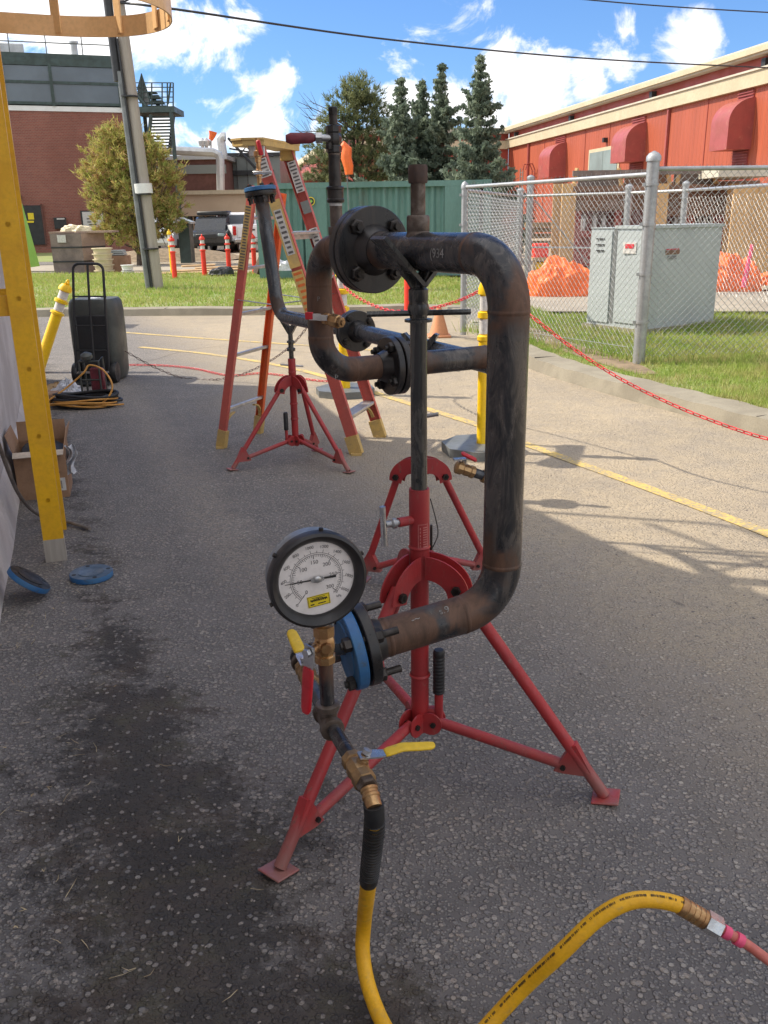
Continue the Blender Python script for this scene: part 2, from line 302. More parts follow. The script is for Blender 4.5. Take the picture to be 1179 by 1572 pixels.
M['poleg'] = plain('weathered_pole', (0.40, 0.36, 0.31), (0.32, 0.285, 0.245), 2.5, .85, 0, .5, 50, stretch=(1, 1, .08))
M['guard'] = plain('conduit_guard', (0.20, 0.21, 0.21), (0.15, 0.16, 0.16), 4, .5, .3)
M['spruce'] = leafmat('spruce_needles', (0.15, 0.20, 0.145), (0.24, 0.29, 0.20), (0.10, 0.14, 0.105), .8)
M['pine'] = leafmat('pine_needles', (0.16, 0.20, 0.085), (0.25, 0.27, 0.12), (0.11, 0.14, 0.075), .6)
M['pine_dry'] = leafmat('drying_pine_needles', (0.30, 0.36, 0.085), (0.46, 0.45, 0.12), (0.46, 0.27, 0.13), .9)
M['tarp'] = plain('orange_tarp', (0.90, 0.17, 0.03), (0.80, 0.15, 0.03), 3, .5, 0, .6, 20)
M['ply'] = plain('plywood', (0.60, 0.38, 0.17), (0.50, 0.31, 0.14), 1.6, .75, 0, .2, 25, stretch=(1, 1, .3))
M['plyd'] = plain('weathered_board', (0.24, 0.13, 0.085), (0.17, 0.10, 0.07), 2, .8, 0, .3)
M['crate'] = plain('crate_board', (0.22, 0.17, 0.15), (0.15, 0.12, 0.11), 2.5, .8, 0, .4, 30)
M['crate_pale'] = plain('crate_pale_board', (0.34, 0.24, 0.19), (0.27, 0.19, 0.15), 3, .8, 0, .4, 30)
M['cardboard'] = plain('cardboard', (0.34, 0.20, 0.12), (0.29, 0.17, 0.10), 6, .8, 0, .2)
M['cardpale'] = plain('cardboard_cut_edge', (0.60, 0.50, 0.40), (0.5, 0.42, 0.33), 10, .8)
M['white'] = plain('white_paint', (0.78, 0.78, 0.77), (0.72, 0.72, 0.71), 2, .4)
M['carwhite'] = plain('white_car_paint', (0.75, 0.76, 0.78), (0.72, 0.73, 0.75), 1, .22, 0, .0, 3)
M['cardark'] = plain('dark_car_paint', (0.03, 0.033, 0.04), (0.025, 0.027, 0.03), 1, .25, 0, .0, 3)
M['tail'] = plain('tail_light', (0.5, 0.02, 0.02), (0.4, 0.02, 0.02), 10, .3)
M['pail'] = plain('cream_pail', (0.66, 0.58, 0.40), (0.58, 0.5, 0.34), 3, .5)
M['tin'] = plain('duct_metal', (0.55, 0.56, 0.56), (0.45, 0.46, 0.46), 2, .4, .5)
M['limegreen'] = plain('lime_green_plastic', (0.30, 0.55, 0.08), (0.26, 0.5, 0.07), 3, .5)
M['rope'] = plain('dusty_cable', (0.20, 0.17, 0.15), (0.15, 0.13, 0.12), 20, .8)
M['plastic'] = plain('white_plastic_film', (0.65, 0.66, 0.70), (0.5, 0.52, 0.58), 12, .4, 0, .8)
M['wood'] = plain('pine_plank', (0.48, 0.33, 0.18), (0.38, 0.25, 0.13), 4, .8, 0, .3)
M['beige'] = plain('beige_panel', (0.55, 0.43, 0.30), (0.5, 0.39, 0.27), .6, .7)
M['tank'] = plain('dark_poly', (0.075, 0.08, 0.072), (0.05, 0.054, 0.05), 4, .5)
M['cableline'] = plain('power_cable', (0.03, 0.035, 0.045), (0.03, 0.03, 0.035), 4, .6)
M['cone'] = plain('cone_orange', (0.60, 0.26, 0.12), (0.5, 0.22, 0.11), 4, .5)
M['orangehose'] = plain('orange_air_hose', (0.62, 0.30, 0.06), (0.5, 0.24, 0.05), 12, .5)
# ---------------------------------------------------------------- builders
def V(*a): return Vector(a)
def frame(ax):
    ax = Vector(ax).normalized(); h = Vector((0, 0, 1)) if abs(ax.z) < 0.9 else Vector((1, 0, 0))
    u = h.cross(ax).normalized(); return u, ax.cross(u).normalized(), ax
class MB:
    def __init__(s): s.v = []; s.f = []
    def add(s, vs, fs):
        k = len(s.v); s.v += [tuple(q) for q in vs]; s.f += [tuple(i + k for i in f) for f in fs]; return s
    def box(s, c, size, rz=0.0, mat=None, bev=0.0):
        c = Vector(c); hx, hy, hz = (q / 2 for q in size); m = mat or Matrix.Rotation(rz, 3, 'Z'); vs = []
        if bev <= 0:
            for z in (-hz, hz):
                for x, y in ((-hx, -hy), (hx, -hy), (hx, hy), (-hx, hy)): vs.append(c + m @ V(x, y, z))
            return s.add(vs, [(3, 2, 1, 0), (4, 5, 6, 7), (0, 1, 5, 4), (1, 2, 6, 5), (2, 3, 7, 6), (3, 0, 4, 7)])
        b = min(bev, hx * .9, hy * .9, hz * .9); rings = []
        for z, i in ((-hz, b), (-hz + b, 0), (hz - b, 0), (hz, b)):
            r = []
            for sx, sy in ((-1, -1), (1, -1), (1, 1), (-1, 1)):
                p = (hx - i, hy - i)
                q = [(p[0] - (b if i == 0 else 0), p[1]), (p[0], p[1] - (b if i == 0 else 0))]
                if sx * sy > 0: q = q[::-1]
                if i == 0:
                    r += [(sx * a, sy * d, z) for a, d in (q if True else q)]
                else: r += [(sx * (p[0]), sy * p[1], z)] * 1
            rings.append(r)
        # order the chamfered corners round the box
        out = []
        for r, (z, i) in zip(rings, ((-hz, b), (-hz + b, 0), (hz - b, 0), (hz, b))):
            if i: rr = [p for p in r for _ in (0, 1)]
            else: rr = sorted(r, key=lambda p: math.atan2(p[1] / hy, p[0] / hx)); 
            if i:
                rr = [(sx * (hx - b), sy * (hy - b), z) for sx, sy in ((-1, -1), (-1, -1), (1, -1), (1, -1), (1, 1), (1, 1), (-1, 1), (-1, 1))]
            else:
                rr = [(-hx, -hy + b, z), (-hx + b, -hy, z), (hx - b, -hy, z), (hx, -hy + b, z), (hx, hy - b, z), (hx - b, hy, z), (-hx + b, hy, z), (-hx, hy - b, z)]
            out.append(rr)
        vs = [c + m @ Vector(p) for r in out for p in r]; fs = []
        for k in range(3):
            for j in range(8):
                a, d = k * 8 + j, k * 8 + (j + 1) % 8; fs.append((a, d, d + 8, a + 8))
        fs.append(tuple(range(7, -1, -1))); fs.append(tuple(range(24, 32)))
        return s.add(vs, fs)
    def tube(s, pts, r, n=14, closed=False, caps=True, squash=None, rot=0.0):
        pts = [Vector(p) for p in pts]; m = len(pts); rs = r if isinstance(r, (list, tuple)) else [r] * m
        vs = []; prev = None
        for i, p in enumerate(pts):
            if closed: t = pts[(i + 1) % m] - pts[i - 1]
            else: t = pts[min(i + 1, m - 1)] - pts[max(i - 1, 0)]
            if t.length < 1e-9: t = V(0, 0, 1)
            t.normalize()
            if prev is None: u, w_, _ = frame(t)
            else:
                u = prev - t * prev.dot(t)
                u = u.normalized() if u.length > 1e-6 else frame(t)[0]
                w_ = t.cross(u)
            prev = u
            for k in range(n):
                a = rot + 2 * math.pi * k / n; q = squash or (1, 1)
                vs.append(p + (u * math.cos(a) * q[0] + w_ * math.sin(a) * q[1]) * rs[i])
        fs = []
        for i in range(m if closed else m - 1):
            for k in range(n):
                a = i * n + k; b = i * n + (k + 1) % n; c = ((i + 1) % m) * n
                fs.append((a, b, c + (k + 1) % n, c + k))
        if caps and not closed: fs.append(tuple(range(n - 1, -1, -1))); fs.append(tuple((m - 1) * n + k for k in range(n)))
        return s.add(vs, fs)
    def cyl(s, a, b, r, r2=None, n=16, rot=0.0): return s.tube([a, b], [r, r if r2 is None else r2], n, rot=rot)
    def lathe(s, o, ax, prof, n=32, cap=True, rot=0.0):
        o = Vector(o); u, w_, a = frame(ax); vs = []
        for r, h in prof:
            for k in range(n):
                t = rot + 2 * math.pi * k / n; vs.append(o + a * h + (u * math.cos(t) + w_ * math.sin(t)) * r)
        fs = []
        for i in range(len(prof) - 1):
            for k in range(n): fs.append((i * n + k, i * n + (k + 1) % n, (i + 1) * n + (k + 1) % n, (i + 1) * n + k))
        if cap:
            if prof[0][0] > 1e-5: fs.append(tuple(range(n - 1, -1, -1)))
            if prof[-1][0] > 1e-5: fs.append(tuple((len(prof) - 1) * n + k for k in range(n)))
        return s.add(vs, fs)
    def prism(s, poly, o, ux, uy, depth):
        "a flat outline (in ux, uy) given a thickness along ux x uy, centred"
        o, ux, uy = Vector(o), Vector(ux).normalized(), Vector(uy).normalized(); nn = ux.cross(uy); n = len(poly)
        vs = [o + ux * x + uy * y + nn * d for d in (-depth / 2, depth / 2) for x, y in poly]
        fs = [tuple(range(n - 1, -1, -1)), tuple(range(n, 2 * n))] + [(k, (k + 1) % n, n + (k + 1) % n, n + k) for k in range(n)]
        return s.add(vs, fs)
    def sheet(s, poly, z): return s.add([(p[0], p[1], z) for p in poly], [tuple(range(len(poly)))])
    def quad(s, a, b, c, d): return s.add([a, b, c, d], [(0, 1, 2, 3)])
    def build(s, name, mat, parent=None, smooth=38, weld=None, jitter=0.0, attrs=None):
        me = bpy.data.meshes.new(name); me.from_pydata(s.v, [], s.f)
        return link(name, me, mat, parent, smooth, weld, s.v)
def origin_of(p):
    o = Vector((0, 0, 0))
    while p is not None: o += p.location; p = p.parent
    return o
def link(name, me, mat, parent=None, smooth=38, weld=None, vs=None, flip=True):
    off = origin_of(parent) if parent else Vector((0, 0, 0))
    n = len(me.vertices); a = np.empty(n * 3); me.vertices.foreach_get('co', a); a = a.reshape(-1, 3)
    if weld is not None:
        wv = np.zeros(n)
        for p, r in weld: wv = np.maximum(wv, np.exp(-((a - np.array(p)) ** 2).sum(1) / r ** 2))
        at = me.attributes.new('wear', 'FLOAT', 'POINT'); at.data.foreach_set('value', wv)
    a -= np.array(off); me.vertices.foreach_set('co', a.ravel()); me.update()
    if smooth:
        me.polygons.foreach_set('use_smooth', [True] * len(me.polygons)); me.set_sharp_from_angle(angle=R(smooth))
    if len(me.polygons) < 60000:
        import bmesh
        bm = bmesh.new(); bm.from_mesh(me); bmesh.ops.recalc_face_normals(bm, faces=bm.faces); bm.to_mesh(me); bm.free()
    if mat: me.materials.append(M[mat] if isinstance(mat, str) else mat)
    o = bpy.data.objects.new(name, me); COL.objects.link(o)
    if parent: o.parent = parent
    return o
def tag(o, label=None, cat=None, group=None, kind=None):
    if label: o['label'] = label
    if cat: o['category'] = cat
    if group: o['group'] = group
    if kind: o['kind'] = kind
    return o
def thing(name, label, cat, loc=(0, 0, 0), group=None):
    o = bpy.data.objects.new(name, None); COL.objects.link(o); o.location = loc; o.empty_display_size = .2
    return tag(o, label, cat, group)
def copy_tree(o, parent=None):
    c = o.copy(); COL.objects.link(c)
    if parent is not None: c.parent = parent
    for ch in list(o.children): copy_tree(ch, c)
    return c
def struct(name, mb, mat, smooth=0): return tag(mb.build(name, mat, None, smooth), kind='structure')
def seg(a, b, step=0.02):
    a, b = Vector(a), Vector(b); n = max(1, int((b - a).length / step)); return [a.lerp(b, i / n) for i in range(n + 1)]
def bend(a, c, b, r, n=12):
    "points of a rounded corner at c between directions to a and b"
    a, b, c = Vector(a), Vector(b), Vector(c); u = (a - c).normalized(); w_ = (b - c).normalized(); ang = u.angle(w_)
    t = r / math.tan(ang / 2); p0 = c + u * t; cen = c + (u + w_).normalized() * (r / math.sin(ang / 2)); n0 = (p0 - cen); p1 = c + w_ * t; n1 = p1 - cen
    tot = math.pi - ang; out = []
    for i in range(n + 1):
        f = i / n; out.append(cen + (n0 * math.sin((1 - f) * tot) + n1 * math.sin(f * tot)) / math.sin(tot))
    return out
def spline(pts, n=12):
    pts = [Vector(p) for p in pts]; P = [pts[0] * 2 - pts[1]] + pts + [pts[-1] * 2 - pts[-2]]; out = []
    for i in range(1, len(P) - 2):
        for k in range(n):
            t = k / n; a, b, c, d = P[i - 1:i + 3]
            out.append(0.5 * ((2 * b) + (c - a) * t + (2 * a - 5 * b + 4 * c - d) * t * t + (3 * b - a - 3 * c + d) * t ** 3))
    out.append(pts[-1]); return out
def text_obj(s, size, o, ux, uy, mat, name, parent, depth=0.0006, align='CENTER'):
    cu = bpy.data.curves.new(name, 'FONT'); cu.body = s; cu.size = size; cu.extrude = depth / 2; cu.align_x = align; cu.align_y = 'CENTER'
    t = bpy.data.objects.new(name, cu); COL.objects.link(t)
    me = bpy.data.meshes.new_from_object(t, depsgraph=bpy.context.evaluated_depsgraph_get()); bpy.data.objects.remove(t); bpy.data.curves.remove(cu)
    ux, uy = Vector(ux).normalized(), Vector(uy).normalized(); m = Matrix((ux, uy, ux.cross(uy))).transposed().to_4x4(); m.translation = Vector(o)
    me.transform(m); me.materials.clear(); return link(name, me, mat, parent, 0)
def npmesh(name, vs, faces_n, mat, parent=None, smooth=0):
    "vs: (k, faces_n, 3) array of separate polygons"
    vs = np.asarray(vs); k = len(vs); me = bpy.data.meshes.new(name)
    me.vertices.add(k * faces_n); me.vertices.foreach_set('co', vs.reshape(-1)); me.loops.add(k * faces_n)
    me.loops.foreach_set('vertex_index', np.arange(k * faces_n, dtype=np.int32)); me.polygons.add(k)
    me.polygons.foreach_set('loop_start', np.arange(0, k * faces_n, faces_n, dtype=np.int32)); me.update(calc_edges=True); me.validate()
    off = np.array(origin_of(parent)) if parent else 0
    if parent:
        a = np.empty(k * faces_n * 3); me.vertices.foreach_get('co', a); a = a.reshape(-1, 3) - off; me.vertices.foreach_set('co', a.ravel())
    me.materials.append(M[mat]); o = bpy.data.objects.new(name, me); COL.objects.link(o)
    if parent: o.parent = parent
    return o
def leaves(cen, size, long=1.0, flat=None, dirs=None):
    "little leaf-shaped triangles at the given centres"
    n = len(cen); d = rng.normal(size=(n, 3))
    if flat is not None: d = d * .55 + flat
    if dirs is not None: d = d * .45 + dirs
    d /= np.linalg.norm(d, axis=1)[:, None]; e = np.cross(d, rng.normal(size=(n, 3))); e /= np.linalg.norm(e, axis=1)[:, None]
    sz = size * rng.uniform(.6, 1.4, (n, 1)); a = cen - d * sz * long; b = cen + d * sz * long
    return np.stack([a - e * sz * .5, a + e * sz * .5, b], 1)
# ================================================================ SETTING
g = MB().add([(-400, -30, 0), (400, -30, 0), (400, 900, 0), (-400, 900, 0)], [(0, 1, 2, 3)])
struct('ground', g, 'asphalt')
ZL = 0.10
kpx = [(-700, 496), (-200, 491), (100, 486), (400, 484), (640, 481), (700, 487), (722, 508), (752, 535), (800, 560), (850, 580), (950, 610), (1060, 640), (1179, 672), (1420, 728)]
kin = [(-700, 492), (-200, 487), (100, 483), (400, 481), (650, 477), (712, 482), (745, 503), (780, 522), (825, 540), (880, 559), (975, 588), (1080, 608), (1190, 631), (1450, 680)]
ko = [G(x, y) for x, y in kpx]
def offset(line, d):
    out = []
    for i, p in enumerate(line):
        t = (line[min(i + 1, len(line) - 1)] - line[max(i - 1, 0)]).normalized(); out.append(p + V(-t.y, t.x, 0) * d)
    return out
ks = spline(ko, 6); ki = [offset(ks, d) for d in (0.0, 0.03, 0.30)]
kb = MB(); vs = []; fs = []
for i in range(len(ks)):
    wv = 0.006 * math.sin(i * 1.7)
    vs += [ki[0][i] + V(0, 0, 0), ki[1][i] + V(0, 0, .112 + wv), ki[2][i] + V(0, 0, .125 + wv), ki[2][i] + V(0, 0, .02)]
for i in range(len(ks) - 1):
    for k in range(3): fs.append((i * 4 + k, i * 4 + k + 1, i * 4 + k + 5, i * 4 + k + 4))
kb.add(vs, fs); kerb_ = struct('kerb', kb, 'concrete'); acc_ = 0
for i in range(1, len(ks)):
    acc_ += (ks[i] - ks[i - 1]).length
    if acc_ > 1.5 and 4 < ks[i].y < 16:
        acc_ = 0; t_ = (ks[i] - ks[i - 1]).normalized(); j = MB(); j.box(ki[1][i].lerp(ki[2][i], .5) + V(0, 0, .0605), (.008, .262, .124), mat=Matrix((t_, V(-t_.y, t_.x, 0), V(0, 0, 1))).transposed()); j.build('kerb_joint', 'crackfill', kerb_, 0)
lawnpoly = [p + V(0, 0, 0) for p in offset(ks, 0.29)] + [G(1700, 640, ZL), G(1700, 484, ZL), G(1179, 484, ZL), G(850, 484, ZL), G(800, 468, ZL), G(775, 445, ZL), G(770, 428, ZL), G(400, 419, ZL), G(-700, 424, ZL)]
struct('lawn', MB().sheet(lawnpoly, ZL), 'lawn')
# dry soil showing between the kerb and the fence
sp_ = [G(x, y) for x, y in [(735, 500), (775, 503), (830, 520), (890, 545), (985, 578), (1010, 592), (975, 592), (900, 567), (830, 543), (775, 522)]]
struct('bare_soil', MB().sheet(sp_, ZL + .006), 'dirt')
# pale walk and lot beyond the grass
struct('footpath', MB().sheet([G(-300, 418), G(372, 416), G(372, 407), G(-300, 409)], 0.02), 'walk')
struct('far_lane', MB().sheet([G(-900, 409), G(372, 407), G(372, 402), G(-900, 404)], 0.024), 'asphalt')
struct('dry_lawn', MB().sheet([G(-900, 404), G(235, 403), G(235, 388), G(-900, 390)], 0.03), 'lawn')
struct('back_lane', MB().sheet([G(806, 483), G(1700, 483), G(1700, 452), G(775, 452)], 0.05), 'walk')
# mulch mound under the drying tree
md = MB(); c0 = G(262, 399); vs = [c0 + V(0, 0, .46)]; n = 28; fs = []
for j, (rr, zz) in enumerate(((.9, .42), (1.8, .28), (2.5, .09), (2.9, 0.0))):
    for k in range(n):
        a = 2 * math.pi * k / n; vs.append(c0 + V(math.cos(a) * rr * 1.15, math.sin(a) * rr * .9, max(0, zz + random.uniform(-.06, .06))))
for k in range(n): fs.append((0, 1 + k, 1 + (k + 1) % n))
for j in range(3):
    for k in range(n): a = 1 + j * n + k; b = 1 + j * n + (k + 1) % n; fs.append((a, a + n, b + n, b))
md.add(vs, fs); struct('mulch_mound', md, 'dirt', 60)
# painted yellow lines, worn
def stripe(pts, wdt, z):
    c = spline([G(x, y) for x, y in pts], 6); l = offset(c, wdt / 2); r = offset(c, -wdt / 2); m = MB()
    m.add([p + V(0, 0, z) for q in zip(l, r) for p in q], [(2 * i, 2 * i + 1, 2 * i + 3, 2 * i + 2) for i in range(len(c) - 1)]); return m
struct('painted_line', stripe([(215, 533), (330, 545), (460, 568), (600, 611), (740, 655), (815, 685), (1000, 752), (1179, 820), (1400, 915)], .085, .004), 'paint_line')
struct('faint_painted_line', stripe([(170, 509), (330, 521), (480, 531), (600, 540)], .08, .004), 'paint_line')
def crack(pts, w_=.007):
    c = spline([G(x, y) for x, y in pts], 7); c = [p + V(random.uniform(-1, 1), random.uniform(-1, 1), 0) * .02 for p in c]
    l = offset(c, w_ / 2); r = offset(c, -w_ / 2); m = MB()
    return m.add([p + V(0, 0, .0035) for q in zip(l, r) for p in q], [(2 * i, 2 * i + 1, 2 * i + 3, 2 * i + 2) for i in range(len(c) - 1)])
for pts in ([(170, 575), (240, 560), (330, 570), (420, 566)], [(205, 560), (330, 533), (520, 545)]):
    struct('crack', crack(pts), 'crackfill')

# grass: nobody could count the blades
def in_poly(x, y, poly):
    c = np.zeros(len(x), bool); j = len(poly) - 1
    for i in range(len(poly)):
        xi, yi, xj, yj = poly[i][0], poly[i][1], poly[j][0], poly[j][1]
        c ^= ((yi > y) != (yj > y)) & (x < (xj - xi) * (y - yi) / (yj - yi + 1e-12) + xi); j = i
    return c
def blades(x0, x1, y0, y1, n, h, wd, poly=lawnpoly, dens=None, base=ZL):
    x = rng.uniform(x0, x1, n); y = rng.uniform(y0, y1, n); k = in_poly(x, y, poly)
    k &= np.abs(x) < y * .52 + 1.2
    cl = np.sin(x * 2.1 + 3 * np.sin(y * 1.3)) * np.sin(y * 1.7 + x) * .5 + .5; k &= rng.uniform(0, 1, n) < .45 + .55 * cl
    k &= ~in_poly(x, y, sp_); x, y = x[k], y[k]; n = len(x); a = rng.uniform(0, 2 * np.pi, n); hh = h * rng.uniform(.4, 1.3, n) * (0.7 + .6 * cl[k])
    dx, dy = np.cos(a) * wd, np.sin(a) * wd; lx, ly = rng.normal(0, .4, n) * hh, rng.normal(0, .4, n) * hh; z = np.full(n, base)
    return np.stack([np.stack([x - dx, y - dy, z], 1), np.stack([x + dx, y + dy, z], 1), np.stack([x + lx, y + ly, z + hh], 1)], 1)
gr = np.concatenate([blades(1.0, 8, 5.6, 10.5, 120000, .055, .0045), blades(.8, 9, 10.5, 15, 70000, .07, .007), blades(-15, 4, 14.8, 30, 130000, .07, .012)])
tag(npmesh('grass', gr, 3, 'grass'), 'short green grass on the lawns beside the kerb and behind the pipe work', 'grass', kind='stuff')
xx = rng.uniform(2.4, 8, 2600); yy = rng.uniform(7.5, 11, 2600)
tg = []   # longer tufts round the foot of the fence
P1, PC = G(711, 508, ZL), G(980, 558, ZL)
for i in range(900):
    t = random.random(); p = P1.lerp(PC, t) + V(random.gauss(0, .05), random.gauss(0, .05), 0)
    if i % 2: p = PC + V(random.uniform(0, 5), random.gauss(0, .06) + .0, 0)
    tg.append(p)
tp = np.array(tg); n = len(tp); hh = rng.uniform(.06, .22, n); a = rng.uniform(0, 6.28, n)
tr = np.stack([tp + np.stack([-np.cos(a) * .005, -np.sin(a) * .005, 0 * a], 1), tp + np.stack([np.cos(a) * .005, np.sin(a) * .005, 0 * a], 1), tp + np.stack([rng.normal(0, .04, n), rng.normal(0, .04, n), hh], 1)], 1)
tag(npmesh('long_grass', tr, 3, 'grass'), 'longer grass tufts along the foot of the chain link fence', 'grass', kind='stuff')

WX0 = lambda y: -1.44 - .338 * (y - 2.83)
# loose stones lying on the near asphalt
ico = [(0, 0, 1), (.9, 0, .35), (.28, .85, .35), (-.72, .53, .35), (-.72, -.53, .35), (.28, -.85, .35), (.72, .53, -.1), (-.28, .85, -.1), (-.9, 0, -.1), (-.28, -.85, -.1), (.72, -.53, -.1)]
icf = [(0, 1, 2), (0, 2, 3), (0, 3, 4), (0, 4, 5), (0, 5, 1), (1, 6, 2), (2, 7, 3), (3, 8, 4), (4, 9, 5), (5, 10, 1), (6, 7, 2), (7, 8, 3), (8, 9, 4), (9, 10, 5), (10, 6, 1)]
def stones(n, y0, y1, s0, s1, stain=False):
    V0 = np.array(ico); Fc = np.array(icf); out = []
    y = y0 + (y1 - y0) * rng.uniform(0, 1, n) ** 1.2; x = rng.uniform(-1, 1, n) * (y * .5 + .15)
    k = x > -1.39 - .338 * (y - 2.83) + .03; x, y = x[k], y[k]; n = len(x)
    s = rng.uniform(s0, s1, n) * rng.choice([1, 1, 1, 1.6], n); a = rng.uniform(0, 6.28, n); sc = rng.uniform(.5, 1.1, (n, 3)) * s[:, None]; sc[:, 2] *= .55
    v = V0[None] * sc[:, None, :] * rng.uniform(.8, 1.2, (n, 11, 1)); c, q = np.cos(a)[:, None], np.sin(a)[:, None]
    v = np.stack([v[:, :, 0] * c - v[:, :, 1] * q + x[:, None], v[:, :, 0] * q + v[:, :, 1] * c + y[:, None], v[:, :, 2]], 2)
    return v[:, Fc, :].reshape(-1, 3, 3)
M['stone'] = plain('loose_stone', (0.30, 0.26, 0.225), (0.15, 0.13, 0.12), 22, .85, 0, .3, contrast=(.44, .56))
tag(npmesh('loose_stones', np.concatenate([stones(1700, .85, 3.4, .0026, .0055), stones(900, 3.0, 6.5, .003, .005)]), 3, 'stone'), 'loose pale aggregate stones lying on the dark asphalt', 'gravel', kind='stuff')

# dry stems and leaf scraps blown against the wall
lt = []
for i in range(90):
    y = random.uniform(1.1, 3.6); x = WX0(y) + .04 + abs(random.gauss(0, .28)); L_ = random.uniform(.015, .06); a = random.uniform(0, 6.28); w_ = random.choice([.0008, .0010, .003]); c = V(x, y, .006); d_ = V(math.cos(a), math.sin(a), 0) * (L_ if w_ < .002 else .010); s_ = V(-math.sin(a), math.cos(a), 0) * w_; k = s_ * 6 * random.uniform(-1, 1)
    lt.append([c - d_ / 2 - s_, c + k - s_, c + k + s_, c - d_ / 2 + s_]); lt.append([c + k - s_, c + d_ / 2 - s_ * .4 + V(0, 0, .004), c + d_ / 2 + s_ * .4 + V(0, 0, .004), c + k + s_])
M['litter'] = plain('dry_litter', (0.55, 0.45, 0.28), (0.34, 0.25, 0.14), 30, .9)
tag(npmesh('dry_litter', np.array([[tuple(v) for v in q] for q in lt]), 4, 'litter'), 'dry stems and leaf scraps scattered on the asphalt along the wall', 'litter', kind='stuff')
# ================================================================ THE NEAR WALL (left) with the roof edge that shades the yard
WX = lambda y: -1.46 - .338 * (y - 2.83)
wd = V(-.32, .947, 0).normalized(); wn = V(.947, .32, 0)
prof = [(-3.0, 4.3), (3.9, 4.0), (4.15, 3.68), (4.62, 3.34), (5.33, 3.2), (5.9, 3.25), (6.75, 3.22), (6.8, 2.80), (8.95, 2.86)]
wl = thing('low_building', 'pale stucco building wall running along the left side of the yard', 'building', (WX(3), 3, 0))
m = MB(); vs = []
for y, z in prof: vs += [(WX(y), y, -.1), (WX(y), y, z)]
for y, z in prof: vs += [(WX(y) - 6, y - 2.1, -.1), (WX(y) - 6, y - 2.1, z)]
k = len(prof) * 2; fs = []
for i in range(len(prof) - 1):
    a = 2 * i; fs += [(a, a + 2, a + 3, a + 1), (k + a, k + a + 1, k + a + 3, k + a + 2), (a + 1, a + 3, k + a + 3, k + a + 1)]
fs += [(k - 2, 2 * k - 2, 2 * k - 1, k - 1), (0, 1, k + 1, k)]
m.add(vs, fs).build('wall', 'stucco', wl, 0)
m = MB()   # rough plaster skirt that bulges at the foot of the wall
pts = [(y, .24 + .02 * math.sin(y * 3)) for y in np.arange(1.0, 8.9, .25)]
vs = []; fs = []
for i, (y, h) in enumerate(pts):
    o = .030 + .004 * math.sin(y * 5.1)
    for d, z in ((o + .02, -.01), (o, .12), (o * .8, h * .8), (.002, h)): vs.append(V(WX(y) + d, y, z))
for i in range(len(pts) - 1):
    for j in range(3): a = i * 4 + j; fs.append((a, a + 4, a + 5, a + 1))
m.add(vs, fs).build('plaster_skirt', 'stucco', wl, 60)
# roof guard rail (its shadow falls across the lane)
m = MB()
rl = [V(WX(y) - .12, y, 0) for y in (3.2, 4.2, 5.2)]; zt = {0: 4.86, 1: 4.62, 2: 4.44}
m.tube([rl[0] + V(0, 0, 4.95), rl[1] + V(0, 0, 4.62), rl[2] + V(0, 0, 4.30)] + [rl[2] + V(0, 0.05, 4.2), rl[2] + V(-.02, .08, 3.1)], .018, 8)
m.tube([rl[0] + V(0, 0, 4.45), rl[1] + V(0, 0, 4.18), rl[2] + V(0, 0, 3.85)], .015, 8)
for i in range(2): m.cyl(rl[i] + V(0, 0, 3.2), rl[i] + V(0, 0, (4.95, 4.62)[i]), .016, n=8)
m.build('roof_rail', 'yellow', wl, 60)

# ================================================================ BRICK BUILDING far left
E1 = V(.945, .33, 0).normalized(); E2 = V(-E1.y, E1.x, 0)
B0 = D(207, 330, 50.6); B0.z = 0
def onplane(px, py, p0, nrm):
    d = ray(px, py); o = V(0, 0, EYE); t = (p0 - o).dot(nrm) / d.dot(nrm); return o + d * t
def QB(px, py, off=0.0): return onplane(px, py, B0 - E2 * off, E2)
UL = B0 - E1 * 22
zb = QB(187, 173).z; zt_ = QB(187, 93).z
bb = thing('brick_building', 'tall red brick building with a dark glazed upper storey, far left', 'building', tuple(B0))
mid = (UL + B0) / 2 + E2 * 6
RB = Matrix((E1, E2, V(0, 0, 1))).transposed()
m = MB(); m.box(mid + V(0, 0, zb / 2 - .05), (22, 12, zb + .1), mat=RB); m.build('brick_wall', 'brick', bb, 0)
m = MB(); m.box(mid + V(0, 0, zb + .12), (22.1, 12.1, .24), mat=RB); m.build('stone_course', 'white', bb, 0)
h = zt_ - zb - .24
m = MB(); m.box(mid + V(0, 0, zb + .24 + h / 2) + E2 * .1, (21.8, 11.8, h), mat=RB)
fr = m
def rectB(x0, y0, x1, y1, off, depth):
    a, b, c = QB(x0, y0), QB(x1, y0), QB(x0, y1); cen = (QB(x0, y0) + QB(x1, y1)) / 2
    return cen - E2 * off, ((b - a).length, depth, abs(a.z - c.z))
# posts and rails of the glazed storey
for xs in (5, 79, 183): p = QB(xs + (0 if xs < 100 else 0), 130); m.box(V(p.x, p.y, zb + .24 + h / 2) - E2 * .02, (.16, .2, h), mat=RB)
for zz in (zb + .36, zb + .24 + h * .49, zt_ - .2): m.box(V(mid.x, mid.y, zz) - E2 * 6.0, (22, .2, .13 if zz < zt_ - .3 else .34), mat=RB)
fr = m.build('upper_frame', 'darkgreen', bb, 0)
xs = [QB(x, 130) for x in (-90, 5, 79, 183)]
for i in range(3):
    for k in range(2):
        a, b = xs[i], xs[i + 1]; z0 = zb + .43 + k * (h * .49 - .12); z1 = zb + .24 + h * .49 - .07 + k * (h * .51 - .32)
        c = (a + b) / 2; m = MB(); m.box(V(c.x, c.y, (z0 + z1) / 2) - E2 * .0, ((b - a).length - .16, .1, z1 - z0), mat=RB); m.build('window_pane', 'glassd', bb, 0)
m = MB()
top = mid + V(0, 0, zt_); e = -E2 * 5.8
